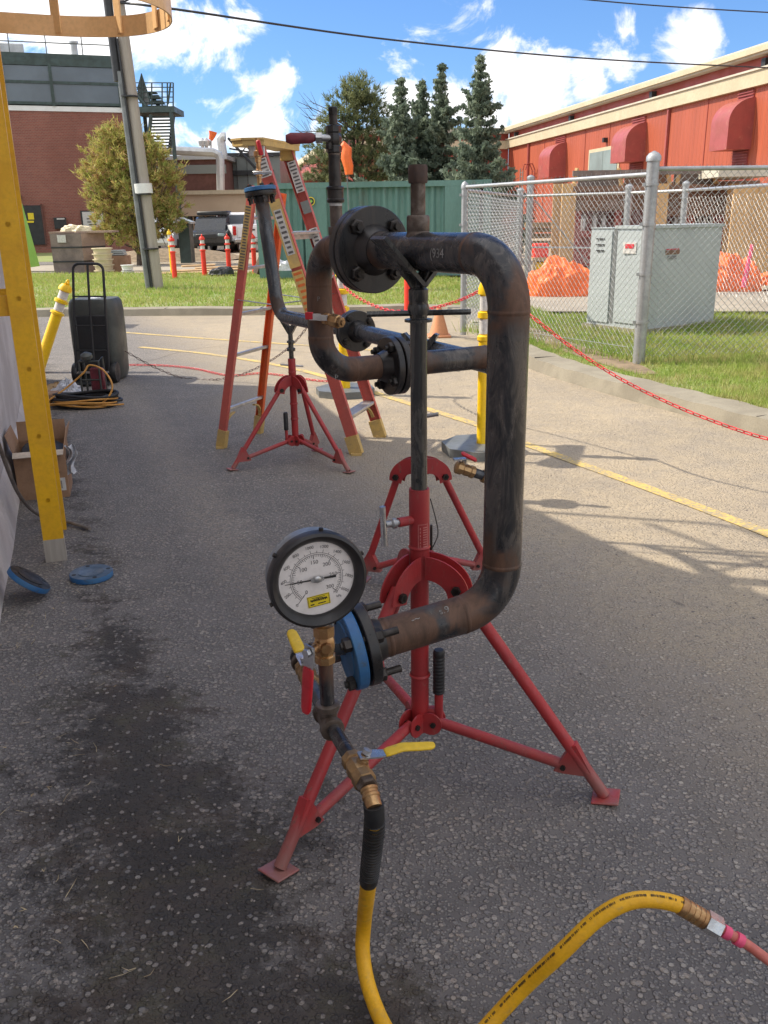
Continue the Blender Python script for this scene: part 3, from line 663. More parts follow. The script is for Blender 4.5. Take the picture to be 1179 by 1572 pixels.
m.box(mid + V(0, 0, zt_ + .05) + E2 * .1, (22.3, 12.2, .3), mat=RB); m.build('roof', 'darkgreen', bb, 0)
m = MB(); zr = zt_ + .2
for hh_ in (.55, 1.12): m.cyl(UL + E2 * .4 + V(0, 0, zr + hh_), B0 + E2 * .4 + V(0, 0, zr + hh_), .03, n=6)
for i in range(9): p = B0 - E1 * i * 1.75 + E2 * .4; m.cyl(p + V(0, 0, zr - .1), p + V(0, 0, zr + 1.12), .03, n=6)
m.build('roof_rail', 'guard', bb, 0)
m = MB(); p = QB(118, 80) + E2 * 3; p.z = zr; m.cyl(p, p + V(0, 0, 1.0), .18, n=12); m.cyl(p + V(0, 0, 1.0), p + V(0, 0, 1.1), .25, n=12); m.build('roof_vent', 'tin', bb)
p = QB(10, 80) + E2 * 3; m = MB(); m.box(V(p.x, p.y, zr + .4), (1.6, 1.2, .8), mat=RB, bev=.05); m.build('roof_unit', 'tin', bb, 0)
def partB(name, x0, y0, x1, y1, mt, off=.0, depth=.1, parent=bb):
    c, s = rectB(x0, y0, x1, y1, off, depth); m = MB(); m.box(c, s, mat=RB); return m.build(name, mt, parent, 0)
dr = partB('door', 22, 315, 66, 376, 'dark', .02, .16)
partB('door_sign', 43, 327, 52, 337, 'sticker', .12, .02, dr); partB('door_sign', 40, 339, 52, 342, 'sticker', .12, .02, dr)
partB('door_frame', 66, 313, 68.5, 376, 'brickd', .03, .2)
partB('wall_box', 83, 334, 102, 351, 'dark', .08, .3); partB('box_vent', 87, 335, 99, 337, 'label', .24, .02)
sg = partB('notice_board', 124.5, 323, 160, 352, 'dark', .03, .08); partB('notice_sheet', 127, 325, 158, 350, 'label', .085, .02, sg)
for y0, a, b in ((331, 136, 143), (335, 133, 150), (340, 134, 140), (344, 136, 148)): partB('print_line', a, y0, b, y0 + 1.6, 'ink', .1, .01, sg)
partB('wall_light', 28, 300, 33, 306, 'dark', .1, .2)

# steel stair tower beside it
st = thing('stair_tower', 'dark steel exterior stair tower beside the brick building', 'stairs', tuple(G(235, 384)))
Ys = 50.0
def PS(px, py, dy=0): return D(px, py, Ys + dy)
m = MB()
for px, p2, dy in ((262, 284, 0), (221, 236, 2.2), (205, 212, 0)): 
    a = PS(px, 165, dy); m.cyl(V(a.x, a.y, 0), a, .11, n=6)
m.build('post', 'darkgreen', st, 0)
m = MB(); a, b = PS(203, 165), PS(268, 165); m.box((a + b) / 2 + V(0, 1.1, -.1), (b.x - a.x, 2.4, .28)); m.build('landing', 'darkgreen', st, 0)
for dy in (0, 2.3):
    m = MB()
    for py in (127, 134, 141, 149, 157): m.cyl(PS(205, py, dy), PS(266, py, dy), .025, n=5)
    for px in (206, 219, 233, 249, 257, 266): m.cyl(PS(px, 164, dy), PS(px, 127, dy), .04, n=5)
    m.build('landing_rail', 'darkgreen', st, 0)
for fl, (x0, y0, x1, y1, nn) in enumerate(((232, 176, 226, 235, 12), (206, 140, 224, 164, 6))):
    f = MB(); a, b = PS(x0, y0), PS(x1, y1)
    for q in (0, .95 if fl == 0 else .6): f.cyl(a + V(q * 1.0, q, 0), b + V(q, q, 0), .1, n=6)
    fo = f.build('stair_stringer', 'darkgreen', st, 0)
    for i in range(nn):
        t = (i + .5) / nn; c = a.lerp(b, t); q = MB(); q.box(c + V(.5, .45, 0), (1.05, .32, .06)); q.build('tread', 'darkgreen', fo, 0)
m = MB(); a, b, c = PS(211, 138), PS(217, 113), PS(232, 160)
m.tube([a, b, c], .04, 5); m.tube([PS(215, 160), PS(217, 113)], .03, 5); m.tube([PS(258, 160), PS(262, 128)], .05, 5); m.build('gate_frame', 'darkgreen', st, 0)
m = MB(); m.add([PS(211, 140, .1), PS(217, 114, .1), PS(231, 160, .1), PS(222, 164, .1)], [(0, 1, 2, 3)]); m.build('mesh_screen', 'guard', st, 0)

# low brown building, duct and beige annex behind
lb = thing('brown_building', 'low brown brick building with a grey band behind the stair tower', 'building', tuple(G(300, 378)))
def boxpx(name, x0, y0, x1, y1, Y, dep, mt, parent, z0=None):
    a, b = D(x0, y0, Y), D(x1, y1, Y); zb_ = b.z if z0 is None else z0
    m = MB(); m.box(((a.x + b.x) / 2, Y + dep / 2, (a.z + zb_) / 2), (abs(b.x - a.x), dep, abs(a.z - zb_))); return m.build(name, mt, parent, 0)
boxpx('wall', 200, 243, 347, 300, 66, 8, 'brickd', lb, 0); boxpx('grey_band', 200, 255, 347, 266, 65.9, .2, 'greyband', lb); boxpx('roof_edge', 200, 240, 348, 244, 65.8, 8.4, 'tin', lb)
boxpx('upper_block', 347, 236, 432, 300, 70, 8, 'greyband', lb, 0); boxpx('roof_edge', 347, 235, 432, 239, 69.8, .4, 'dark', lb); boxpx('dark_band', 350, 262, 420, 268, 69.7, .4, 'dark', lb)
for x in (362, 378, 397): boxpx('wall_post', x, 243, x + 3, 290, 69.6, .3, 'dark', lb)
m = MB(); m.tube([D(339, 300, 64), D(338, 245, 64), D(336, 238, 64), D(328, 234, 64), D(262, 231, 64), D(200, 229, 64)], .28, 8); m.build('duct', 'tin', lb)
m = MB(); m.tube([D(343, 243, 68), D(340, 222, 68), D(339, 214, 68), D(342, 210, 68), D(346, 210, 68)], .32, 8); m.build('exhaust_stack', 'tin', lb)
m = MB(); m.tube([D(350, 212, 69), D(392, 258, 69)], .1, 5); m.tube([D(352, 228, 69), D(420, 240, 69)], .06, 5); m.tube([D(366, 240, 69), D(378, 225, 69), D(392, 240, 69)], .06, 5); m.build('roof_brace', 'dark', lb)
for x in (311, 317): 
    m = MB(); m.cyl(D(x, 234, 66), D(x, 223, 66), .12, n=6); m.lathe(D(x, 224, 66), (0, 0, 1), [(.25, 0), (.3, .3), (.05, .5)], 8); m.build('roof_vent', 'tin', lb)
ws = thing('windsock', 'small red windsock on a thin mast above the far roofs', 'windsock', tuple(D(324, 234, 66)))
m = MB(); m.cyl(D(324, 234, 66), D(324, 201, 66), .06, n=6); m.build('mast', 'tin', ws)
m = MB(); m.tube([D(327, 202, 66), D(326, 208, 66), D(323.5, 215, 66)], [.3, .22, .14], 8); m.build('sock', 'tarp', ws)
an = thing('beige_annex', 'beige clad annex with a row of windows behind the parked pickup', 'building', tuple(G(330, 386)))
boxpx('wall', 272, 295, 450, 329, 60, 5, 'beige', an); boxpx('back_wall', 272, 329, 450, 380, 63, 1, 'dark', an, 0); boxpx('roof_edge', 270, 293, 452, 296, 59.8, 5.3, 'cream', an)
for i in range(9):
    x = 277 + i * 19; boxpx('column', x, 329, x + 4, 386, 60.1, .3, 'beige', an, 0); boxpx('window', x + 5, 329, x + 17, 345, 61, .2, ('glassd', 'glassl')[i % 2], an)

# ================================================================ RED BUILDING right
F0 = V(16.2, 40.6, 0); FE = V(-.171, .985, 0).normalized(); FN = V(-FE.y, FE.x, 0)   # FN points to the yard
if FN.x > 0: FN = -FN
def QF(px, py, off=0.0): return onplane(px, py, F0 + FN * off, FN)
UF = lambda px: (QF(px, 260) - F0).dot(FE)
RF = Matrix((FE, -FN, V(0, 0, 1))).transposed()
rb = thing('red_building', 'long red metal clad building with cream trim, right side', 'building', tuple(F0))
u0, u1 = -26, UF(780)
def boxF(name, ua, ub, z0, z1, off, dep, mt, parent=rb, smooth=0):
    m = MB(); m.box(F0 + FE * (ua + ub) / 2 + FN * (off - dep / 2) + V(0, 0, (z0 + z1) / 2), (abs(ub - ua), dep, z1 - z0), mat=RF); return m.build(name, mt, parent, smooth)
boxF('wall', u0, u1, -.1, 6.55, 0, 14, 'siding'); boxF('upper_wall', u0, u1, 6.55, 7.75, -.02, 13.9, 'sidingd')
boxF('belt_trim', u0, u1 + .2, 6.5, 7.1, .22, .3, 'cream'); boxF('roof_edge', u0, u1 + .3, 7.62, 8.02, .45, 14.5, 'roofwhite')
boxF('belt_flashing', u0, u1 + .2, 7.1, 7.18, .30, .4, 'roofwhite')
for px in (793, 876, 997, 1162):
    u = UF(px); boxF('wall_bracket', u - .15, u + .15, 7.2, 7.5, .25, .3, 'dark')
def hood(px0, px1, zt, zb_, ud=1.15):
    u = UF((px0 + px1) / 2) + .25; wdt = abs(UF(px1) - UF(px0)) * .44 + .15
    hd = MB(); n = 10; o = F0 + FE * u; prof_ = [(0, zt)] + [(ud * math.sin(a), zt - .95 + .95 * math.cos(a)) for a in [math.pi / 2 * i / n for i in range(n + 1)]] + [(ud, zb_), (0, zb_)]
    hd.prism([(a, z) for a, z in prof_], o, FN, V(0, 0, 1), wdt); ho = hd.build('ventilation_hood', 'hood', rb, 30)
    for (a, b) in ((zt - .15, 6.42), (zb_ - 1.3, zb_ - .02)):
        lm = MB(); lm.box(o + FN * .02 + V(0, 0, (a + b) / 2), (wdt * .86, .06, b - a), mat=RF); lv = lm.build('louver', 'louver', rb, 0)
        k = int((b - a) / .11); sl = MB()
        for i in range(k): sl.box(o + FN * .07 + V(0, 0, a + (i + .5) * (b - a) / k), (wdt * .84, .07, .03), mat=RF)
        tag(sl.build('louver_slats', 'hood', lv, 0), kind='stuff')
hood(1112, 1168, 6.1, 4.05); hood(956, 1004, 6.1, 4.15); hood(843, 880, 6.0, 3.85)
ua, ub = UF(904), UF(951)
wf = boxF('window', ua, ub, 3.6, 5.25, .06, .16, 'cream'); boxF('pane', ua - .22, (ua + ub) / 2 + .03, 3.8, 5.05, .10, .1, 'glassl', wf); boxF('pane', (ua + ub) / 2 - .03, ub + .22, 3.8, 5.05, .10, .1, 'glassl', wf)
boxF('wall_lamp', UF(929) - .12, UF(929) + .12, 5.5, 5.75, .25, .3, 'dark')
for i in range(16):
    u = u0 + 12 + i * 3.66; boxF('panel_joint', u - .02, u + .02, .1, 6.48, .025, .03, 'louver')
for px in (812, 1022): u = UF(px); boxF('downpipe', u - .07, u + .07, .1, 6.5, .14, .12, 'hood')
boxF('gutter', u0, u1 + .25, 7.70, 7.92, .58, .14, 'cream')
# roof access ladder on the far part
lad = MB(); u = UF(822)
for d in (-.3, .3): lad.tube([F0 + FE * (u + d) + FN * o_ + V(0, 0, z) for o_, z in ((.15, 0), (.15, 4.6), (.35, 5.0), (.75, 5.0), (.85, 4.6))], .04, 5)
for i in range(16): lad.cyl(F0 + FE * (u - .3) + FN * .15 + V(0, 0, .3 + i * .28), F0 + FE * (u + .3) + FN * .15 + V(0, 0, .3 + i * .28), .025, n=5)
lad.build('wall_ladder', 'louver', rb, 0)
lad = MB(); u += 1.6
for d in (-.3, .3): lad.tube([F0 + FE * (u + d) + FN * o_ + V(0, 0, z) for o_, z in ((.5, 0), (.5, 4.8))], .04, 5)
for i in range(16): lad.cyl(F0 + FE * (u - .3) + FN * .5 + V(0, 0, .3 + i * .28), F0 + FE * (u + .3) + FN * .5 + V(0, 0, .3 + i * .28), .025, n=5)
lad.build('wall_ladder', 'greyband', rb, 0)
# wing that turns back to the left behind the spruces
CR = F0 + FE * u1
wg = thing('red_wing', 'red wing with cream trim turning left behind the spruces', 'building', tuple(CR))
def boxG(name, a, b, z0, z1, off, dep, mt, parent=wg):
    c = CR + FN * (a + b) / 2 - FE * (off - dep / 2) ; m = MB(); m.box(V(c.x, c.y, (z0 + z1) / 2), (abs(b - a), dep, z1 - z0), mat=Matrix((FN, FE, V(0, 0, 1))).transposed()); return m.build(name, mt, parent, 0)
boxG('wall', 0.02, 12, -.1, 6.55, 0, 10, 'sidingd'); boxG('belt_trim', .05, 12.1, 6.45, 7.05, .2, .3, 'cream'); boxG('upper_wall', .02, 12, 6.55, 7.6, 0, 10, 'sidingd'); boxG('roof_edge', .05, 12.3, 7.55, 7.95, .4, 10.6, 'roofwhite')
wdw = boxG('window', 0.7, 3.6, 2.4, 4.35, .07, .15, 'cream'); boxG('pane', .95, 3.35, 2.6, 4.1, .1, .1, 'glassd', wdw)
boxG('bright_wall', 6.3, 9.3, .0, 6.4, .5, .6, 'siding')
# second red building farther left
F2 = onplane(488, 235, V(0, 88, 0), V(0, 1, 0)); F2.z = 0
rb2 = thing('red_building', 'distant red building with sloping cream roof edges beyond the container', 'building', tuple(F2))
z8 = onplane(488, 235, V(0, 88, 0), V(0, 1, 0)).z
def boxH(name, a, b, z0, z1, off, dep, mt):
    c = F2 + FE * (a + b) / 2 + FN * (off - dep / 2); m = MB(); m.box(V(c.x, c.y, (z0 + z1) / 2), (abs(b - a), dep, z1 - z0), mat=RF); return m.build(name, mt, rb2, 0)
boxH('wall', -0.02, 80, 0, z8 - .1, 0, 16, 'sidingd'); boxH('roof_edge', -.3, 80, z8 - .2, z8 + .35, .4, 17, 'cream'); boxH('lower_roof', -8, 70, z8 - 2.6, z8 - 2.1, 3.5, 4, 'cream'); boxH('lower_wall', -7.6, 69, 0, z8 - 2.6, 3.2, 3.2, 'siding')

# ================================================================ GREEN SHIPPING CONTAINER
cA, cB = D(392, 278, 22.6), D(755, 280, 22.4); ct = thing('shipping_container', 'green corrugated steel shipping container behind the grass', 'container', (cA.x, 22.6, ZL))
L = cB.x - cA.x; zt2 = 2.32; m = MB(); z0 = ZL + .02
prof_ = []; x = 0.0
while x < L - .5:
    for dx, d in ((0, 0), (.07, .07), (.17, .07), (.24, 0)): prof_.append((.22 + x + dx, d))
    x += .29
xs_ = [V(cA.x + p[0], 22.5 + p[1], 0) for p in prof_ if p[0] < L - .2]
vs = []; 
for p in xs_: vs += [p + V(0, 0, z0 + .16), p + V(0, 0, zt2 - .1)]
m.add(vs, [(2 * i, 2 * i + 2, 2 * i + 3, 2 * i + 1) for i in range(len(xs_) - 1)]); m.build('corrugated_side', 'container', ct, 0)
m = MB()
for zz, hh_ in ((z0 + .09, .18), (zt2 - .06, .13)): m.box((cA.x + L / 2, 22.5, zz), (L, .16, hh_))
for xx_ in (cA.x + .09, cB.x - .09): m.box((xx_, 22.5, (z0 + zt2) / 2), (.19, .18, zt2 - z0 + .02))
m.build('frame', 'container', ct, 0)
m = MB(); m.box((cA.x + L / 2, 23.75, zt2 - .03), (L, 2.4, .08)); m.build('roof', 'darkgreen', ct, 0)
m = MB(); m.box((cA.x + .05, 23.75, (z0 + zt2) / 2), (.06, 2.4, zt2 - z0 - .1)); m.box((cB.x - .05, 23.75, (z0 + zt2) / 2), (.06, 2.4, zt2 - z0 - .1)); m.box((cA.x + L / 2, 24.9, (z0 + zt2) / 2), (L - .1, .06, zt2 - z0 - .1)); m.build('end_wall', 'container', ct, 0)
for (x0, x1) in ((465, 500), (683, 715)):
    a, b = D(x0, 290, 22.4), D(x1, 290, 22.4); m = MB(); m.box(((a.x + b.x) / 2, 22.44, 1.25), (b.x - a.x, .03, 1.9)); m.build('flat_panel', 'container', ct, 0)
m = MB(); p = D(477, 309, 22.38); m.lathe(p, (0, -1, 0), [(.10, 0), (.10, .02)], 20); m.build('round_sticker', 'sticker', ct, 0)
m = MB(); m.lathe(p + V(0, -.022, 0), (0, -1, 0), [(.08, 0), (.08, .005)], 20); m.build('sticker_disc', 'dark', ct, 0)
m = MB(); m.prism([(-.05, -.01), (.0, -.01), (0, -.05), (.05, 0), (0, .05), (0, .015), (-.05, .015)], p + V(0, -.032, 0), (1, 0, 0), (0, 0, 1), .006); m.build('sticker_arrow', 'limegreen', ct, 0)

# ================================================================ TREES
def spruce(px, pt, Y, label, seed, wid=1.0):
    r = random.Random(seed); top = D(px, pt, Y); Ht = top.z; base = V(top.x, Y, 0)
    t = thing('spruce_tree', label, 'tree', tuple(base), 'blue spruces behind the green container')
    MB().tube([base, base + V(0, 0, Ht * .5), top], [.16, .09, .015], 8).build('trunk', 'bark', t)
    L = []; z = .4
    while z < Ht - .1:
        f = z / Ht; rad = wid * (1.95 * (1 - f) ** .85 + .06) * r.uniform(.62, 1.12); nb = 7 if f < .8 else 5; a0 = r.uniform(0, 6.28)
        for k in range(nb):
            a = a0 + 6.283 * k / nb + r.uniform(-.35, .35); rr = rad * r.uniform(.55, 1.18)
            if r.random() < .12: rr *= 1.25
            d = np.array([math.cos(a), math.sin(a), 0]); side = np.array([-d[1], d[0], 0]); m_ = max(3, int(rr * 17))
            for i in range(m_):
                q = (i + .5) / m_; p = np.array([base.x, base.y, z]) + d * rr * q; p[2] += rr * (-.20 * math.sin(q * 2.4) + .16 * q * q)
                for _ in range(7):
                    s = r.uniform(-1, 1) * .30 * rr * (1 - q * .75) * min(1, q * 3 + .3); L.append(p + side * s + np.array([0, 0, -abs(s) * .45 + r.uniform(-.05, .02)]) + d * abs(s) * .5)
        z += r.uniform(.17, .30) * (1 if f < .7 else .9)
    tag(npmesh('crown', leaves(np.array(L), .075, 1.5, np.array([0, 0, -.45])), 3, 'spruce', t))
spruce(615, 118, 33, 'dark spruce tree, leftmost of the four, against the pine', 3, .95)
spruce(648, 120, 34, 'slim spruce tree, second from the left of four, half hidden low down', 4, .85)
spruce(678, 96, 33.5, 'tall thin spruce tree, third from the left of four', 5, .95)
spruce(737, 82, 31, 'tallest spruce tree, rightmost of the four, in front of the red wing', 6, 1.0)
def tree(name, label, base, blobs, mt, trunk_r, seed, nleaf, size, limbs=True, long=1.2, bare=0):
    r = random.Random(seed); t = thing(name, label, 'tree', tuple(base)); tp = max(b[0].z for b in blobs)
    m = MB(); m.tube([base, base + V(.1, 0, tp * .35), base + V(-.05, .1, tp * .7), base + V(0, 0, tp)], [trunk_r, trunk_r * .7, trunk_r * .4, .02], 8)
    for c, rd, _ in blobs:
        s = base + V(0, 0, max(.3, c.z * r.uniform(.3, .7))); mid_ = s.lerp(c, .5) + V(r.uniform(-.2, .2), r.uniform(-.2, .2), -.15); m.tube([s, mid_, c], [trunk_r * .35, trunk_r * .22, .015], 5)
        for _ in range(4):
            e = c + V(r.gauss(0, 1), r.gauss(0, 1), r.gauss(0, .7)) * rd * .6; m.tube([mid_.lerp(c, r.random()), e], [trunk_r * .13, .008], 4)
    for _ in range(bare):
        s = base + V(0, 0, tp * r.uniform(.3, .8)); e = s + V(-r.uniform(1.0, 2.4), r.uniform(-.6, .6), r.uniform(.3, 1.6)); m.tube([s, s.lerp(e, .5) + V(0, 0, .15), e], [.035, .02, .006], 4)
        for _ in range(4): q = s.lerp(e, r.uniform(.4, .9)); m.tube([q, q + V(-r.uniform(.2, .7), r.uniform(-.3, .3), r.uniform(.0, .7))], [.012, .004], 3)
    m.build('trunk', 'bark', t)
    L = []; Dd = []
    for c, rd, w_ in blobs:
        for _ in range(int(nleaf * w_ / 34)):
            u = rng.normal(size=3); u /= np.linalg.norm(u); u[2] = u[2] * .8 + .1; sc_ = np.array(c) + u * rd * rng.uniform(.25, 1.15); rs_ = rng.uniform(.09, .24) * (1 + .25 * rd)
            q = rng.normal(size=(34, 3)); q /= np.linalg.norm(q, axis=1)[:, None]; dd = q * .7 + u * .6 + np.array([0, 0, .45]); L.append(sc_ + dd * rs_ * rng.uniform(.2, 1, (34, 1))); Dd.append(dd)
    npmesh('crown', leaves(np.concatenate(L), size, long, dirs=np.concatenate(Dd)), 3, mt, t)
def B(px, py, Y, rd, w_=1.0): return (D(px, py, Y), rd, w_)
Yp = 37
tree('pine_tree', 'large open crowned pine behind the container, left of the spruces', D(548, 340, Yp) * 1 + V(0, 0, -D(548, 340, Yp).z),
     [B(550, 142, Yp, .6), B(532, 165, Yp, .75), B(568, 160, Yp, .6), B(515, 200, Yp, .8, .8), B(548, 192, Yp, .8, .8), B(585, 195, Yp, .7, .7), B(505, 235, Yp, .85, .8), B(535, 240, Yp, .8, .6), B(572, 232, Yp, .8, .8), B(596, 240, Yp, .7, .7), B(515, 262, Yp, .9), B(560, 268, Yp, .9), B(590, 265, Yp, .7), B(490, 268, Yp, .7, .8)],
     'pine', .16, 11, 3000, .030, bare=16, long=2.6)
Yd = 33
tree('drying_tree', 'bushy pine with browning yellow green needles in front of the brick building', V(D(215, 400, Yd).x, Yd, 0),
     [B(180, 205, Yd, .45, .6), B(172, 225, Yd, .7), B(205, 225, Yd, .55, .8), B(232, 232, Yd, .5, .7), B(160, 252, Yd, .75), B(200, 255, Yd, .9, 1.2), B(240, 258, Yd, .8), B(156, 285, Yd, .7), B(190, 290, Yd, 1.0, 1.2), B(232, 292, Yd, 1.0, 1.2), B(262, 275, Yd, .5, .6), B(162, 320, Yd, .75), B(200, 330, Yd, 1.0, 1.2), B(243, 330, Yd, .9), B(265, 320, Yd, .5, .6), B(175, 355, Yd, .7), B(215, 358, Yd, .9), B(252, 352, Yd, .7, .8)],
     'pine_dry', .14, 12, 2500, .030, long=2.8)

# ================================================================ UTILITY POLE and cables
pb = G(237, 444, ZL); pole = thing('utility_pole', 'weathered utility pole with grey conduit guards standing in the lawn', 'pole', tuple(pb))
Yq = pb.y; ptop = D(168, -120, Yq)
m = MB(); m.tube([pb + V(.04, .1, -.1), D(188, 60, Yq) + V(0, .1, 0), D(162, -120, Yq) + V(0.0, .1, 0)], [.145, .12, .11], 14); m.build('pole_shaft', 'poleg', pole)
m = MB(); m.tube([pb + V(-.12, -.03, 0), D(184, 110, Yq) + V(0, -.03, 0)], .06, 10); m.build('conduit', 'guard', pole)
m = MB(); m.tube([pb + V(-.03, -.06, 0), D(181, 60, Yq) + V(0, -.06, 0)], .022, 8); m.build('cable', 'dark', pole)
m = MB(); m.tube([D(181, 125, Yq), D(150, -120, Yq)], .085, 10); m.build('conduit', 'dark', pole)
m = MB(); a, b = D(215, 282, Yq), D(217, 297, Yq); m.tube([a + V(.03, .05, 0), b + V(.03, .05, 0)], .20, 14); m.build('white_band', 'white', pole)
for py, px in ((298, 218), (148, 197), (382, 229)): m = MB(); m.tube([D(px, py, Yq) + V(0, .05, .015), D(px, py, Yq) + V(0, .05, -.015)], .19, 14); m.build('strap', 'dark', pole)
def cable(name, label, pts, r_, sag=.0):
    o = MB().tube(spline(pts, 16), r_, 6).build(name, 'cableline'); return tag(o, label, 'cable')
cable('overhead_cable', 'black overhead cable running from the utility pole to the red building', [D(184, 4, Yq), D(275, 15, Yq), D(600, 61, 25.5), D(900, 89.5, 31), D(1179, 104, 36), D(1300, 108, 39)], .024)
cable('overhead_cable', 'thin overhead cable crossing the top right corner of the sky', [D(820, -8, 24), D(1000, 8, 25), D(1179, 19, 26), D(1300, 24, 27)], .016)
cable('overhead_cable', 'short cable loop at the head of the utility pole', [D(184, 3, Yq), D(196, 0, Yq), D(205, -10, Yq)], .018)
# ================================================================ CHAIN LINK FENCE
def mesh_panel(a, b, z0, z1, pitch, r_, parent, step=None):
    a, b = Vector(a), Vector(b); Lh = (b - a).length; d = (b - a) / Lh; nn = V(-d.y, d.x, 0); pw_ = pitch * .62; K = int(Lh / pw_); rows = int((z1 - z0) / pw_) ; quads = []
    for k in range(K):
        x0 = k * pw_
        for i in range(rows):
            o1, o2 = x0 + pw_ * 1.04, x0 - pw_ * .04; s0, s1 = (o1, o2) if (i + k) % 2 else (o2, o1)
            p = a + d * s0 + V(0, 0, z0 + i * pw_) + nn * (.003 if i % 2 else -.003); q = a + d * s1 + V(0, 0, z0 + (i + 1) * pw_) + nn * (.003 if not i % 2 else -.003)
            t = (q - p).normalized(); u = t.cross(nn).normalized() * r_; w_ = nn * r_
            c = [(u, w_), ] ; A = [p + u, p + w_, p - u, p - w_]; Bq = [q + u, q + w_, q - u, q - w_]
            for j in range(4): quads.append((A[j], A[(j + 1) % 4], Bq[(j + 1) % 4], Bq[j]))
        if k % 1 == 0:   # twisted barbs along the top
            p = a + d * (x0 + pw_ * (1 if (rows + k) % 2 else 0)) + V(0, 0, z0 + rows * pw_); q = p + V(0, 0, .03) + d * .006
            A = [p + d * r_, p + nn * r_, p - d * r_]; Bq = [q + d * r_, q + nn * r_, q - d * r_]
            for j in range(3): quads.append((A[j], A[(j + 1) % 3], Bq[(j + 1) % 3], Bq[j]))
    o = npmesh('wire_mesh', np.array([[tuple(v) for v in q] for q in quads]), 4, 'wire', parent); return tag(o, kind='stuff')
fz = ZL
fa, fb, fc_ = G(711, 508, fz), G(980, 558, fz), None
fc_ = fb + V(7.0, 1.1, 0)
def fpost(base, top, r_, parent, cap=True):
    m = MB(); m.cyl(base - V(0, 0, .05), V(base.x, base.y, top), r_, n=16); p = m.build('post', 'galv', parent)
    m = MB(); q = V(base.x, base.y, top); m.lathe(q, (0, 0, 1), [(r_ * 1.18, -.04), (r_ * 1.18, .0), (r_ * .8, .028), (.004, .05)], 16); m.build('post_cap', 'galv', p)
    for z in (.5, .95, 1.4, 1.75): m = MB(); m.lathe(V(base.x, base.y, z), (0, 0, 1), [(r_ * 1.02, -.012), (r_ * 1.14, -.012), (r_ * 1.14, .012), (r_ * 1.02, .012)], 16, cap=False); m.box(V(base.x - r_ * 1.25, base.y - .01, z), (.03, .02, .03)); m.build('tension_band', 'galv', p)
    return p
fn = thing('chain_link_fence', 'galvanised chain link fence around the grey cabinet, near side with the thick corner post', 'fence', tuple(fb))
zF = 1.84
fpost(fb, 1.99, .058, fn); fpost(fa, 1.86, .04, fn)
m = MB(); m.tube([fa + V(0, 0, zF - fz), fb + V(0, 0, zF - fz)], .021, 10); m.build('top_rail', 'galv', fn)
m = MB(); m.tube([fb + V(0, 0, zF + .045 - fz), fc_ + V(0, 0, zF + .06 - fz)], .021, 10); m.build('top_rail', 'galv', fn)
mesh_panel(fa, fb, .06, zF - fz + .02, .057, .0021, fn); mesh_panel(fb, fc_, .06, zF - fz + .06, .057, .0021, fn)
m = MB(); m.tube([fa + V(.03, -.0, .1), fb + V(-.1, .1, .15)], .003, 5); m.build('tension_wire', 'wire', fn)
fg = thing('chain_link_fence', 'far side of the chain link enclosure with gate posts behind the cabinet', 'fence', tuple(G(805, 440, fz)))
q = [G(800, 441, fz), G(815, 439, fz), G(965, 443, fz), G(1052, 446, fz)]
q = [D(799, 300, 19.5), D(814, 300, 19.6), D(965, 300, 18.2), D(1052, 300, 17.0), D(1300, 290, 12.5)]
q = [V(p.x, p.y, fz) for p in q]
for i, p in enumerate(q[:4]): fpost(p, 2.0 if i != 1 else 2.25, .07 if i < 3 else .06, fg)
m = MB()
for a, b in ((0, 2), (2, 3), (3, 4)): m.tube([q[a] + V(0, 0, 1.78), q[b] + V(0, 0, 1.78)], .028, 8)
m.tube([fa + V(0, 0, 1.7), q[0] + V(0, 0, 1.78)], .022, 8)
m.build('top_rail', 'galv', fg)
for a, b, pt in ((q[0], q[2], .09), (q[2], q[3], .09), (q[3], q[4], .09), (fa, q[0], .075)): mesh_panel(a, b, .05, 1.7, pt, .0024, fg)
m = MB(); m.tube([q[1] + V(.1, 0, 1.7), q[1] + V(1.3, 0, .4)], .015, 5); m.tube([q[1] + V(0, 0, .75), q[2] + V(0, 0, .75)], .018, 5); m.build('gate_brace', 'galv', fg)

# ================================================================ GREY CABINET (pad mounted transformer)
c1, c2, c3 = G(984, 514, ZL), G(900, 503, ZL), G(1094, 500, ZL)
ex = (c3 - c1).normalized(); ey = V(-ex.y, ex.x, 0); Lx = (c3 - c1).length; Ly = 1.0
cbn = thing('transformer_cabinet', 'large pale grey steel transformer cabinet standing inside the fence', 'cabinet', tuple(c1))
RC = Matrix((ex, ey, V(0, 0, 1))).transposed(); Hc = D(1000, 351, c1.y).z
def cbx(name, x0, x1, y0, y1, z0, z1, mt, bev=.012, parent=cbn):
    m = MB(); m.box(c1 + ex * (x0 + x1) / 2 + ey * (y0 + y1) / 2 + V(0, 0, (z0 + z1) / 2 - ZL), (x1 - x0, y1 - y0, z1 - z0), mat=RC, bev=bev); return m.build(name, mt, parent, 30)
ey2 = (c2 - c1); ey2.z = 0; Ly = ey2.length
ey = ey2.normalized(); RC = Matrix((ex, V(-ex.y, ex.x, 0), V(0, 0, 1))).transposed()
m = MB(); A = [c1, c3, c3 + ey * Ly, c2]
def hexa(pts, z0, z1): 
    m = MB(); n = len(pts); m.add([V(p.x, p.y, z0) for p in pts] + [V(p.x, p.y, z1) for p in pts], [tuple(range(n - 1, -1, -1)), tuple(range(n, 2 * n))] + [(k, (k + 1) % n, n + (k + 1) % n, n + k) for k in range(n)]); return m
def lerp2(s, t, off=V(0, 0, 0)): return c1 + ex * Lx * s + ey * Ly * t + off
hexa([lerp2(0, 0), lerp2(1, 0), lerp2(1, 1), lerp2(0, 1)], ZL + .06, Hc).build('body', 'cabinet', cbn, 0)
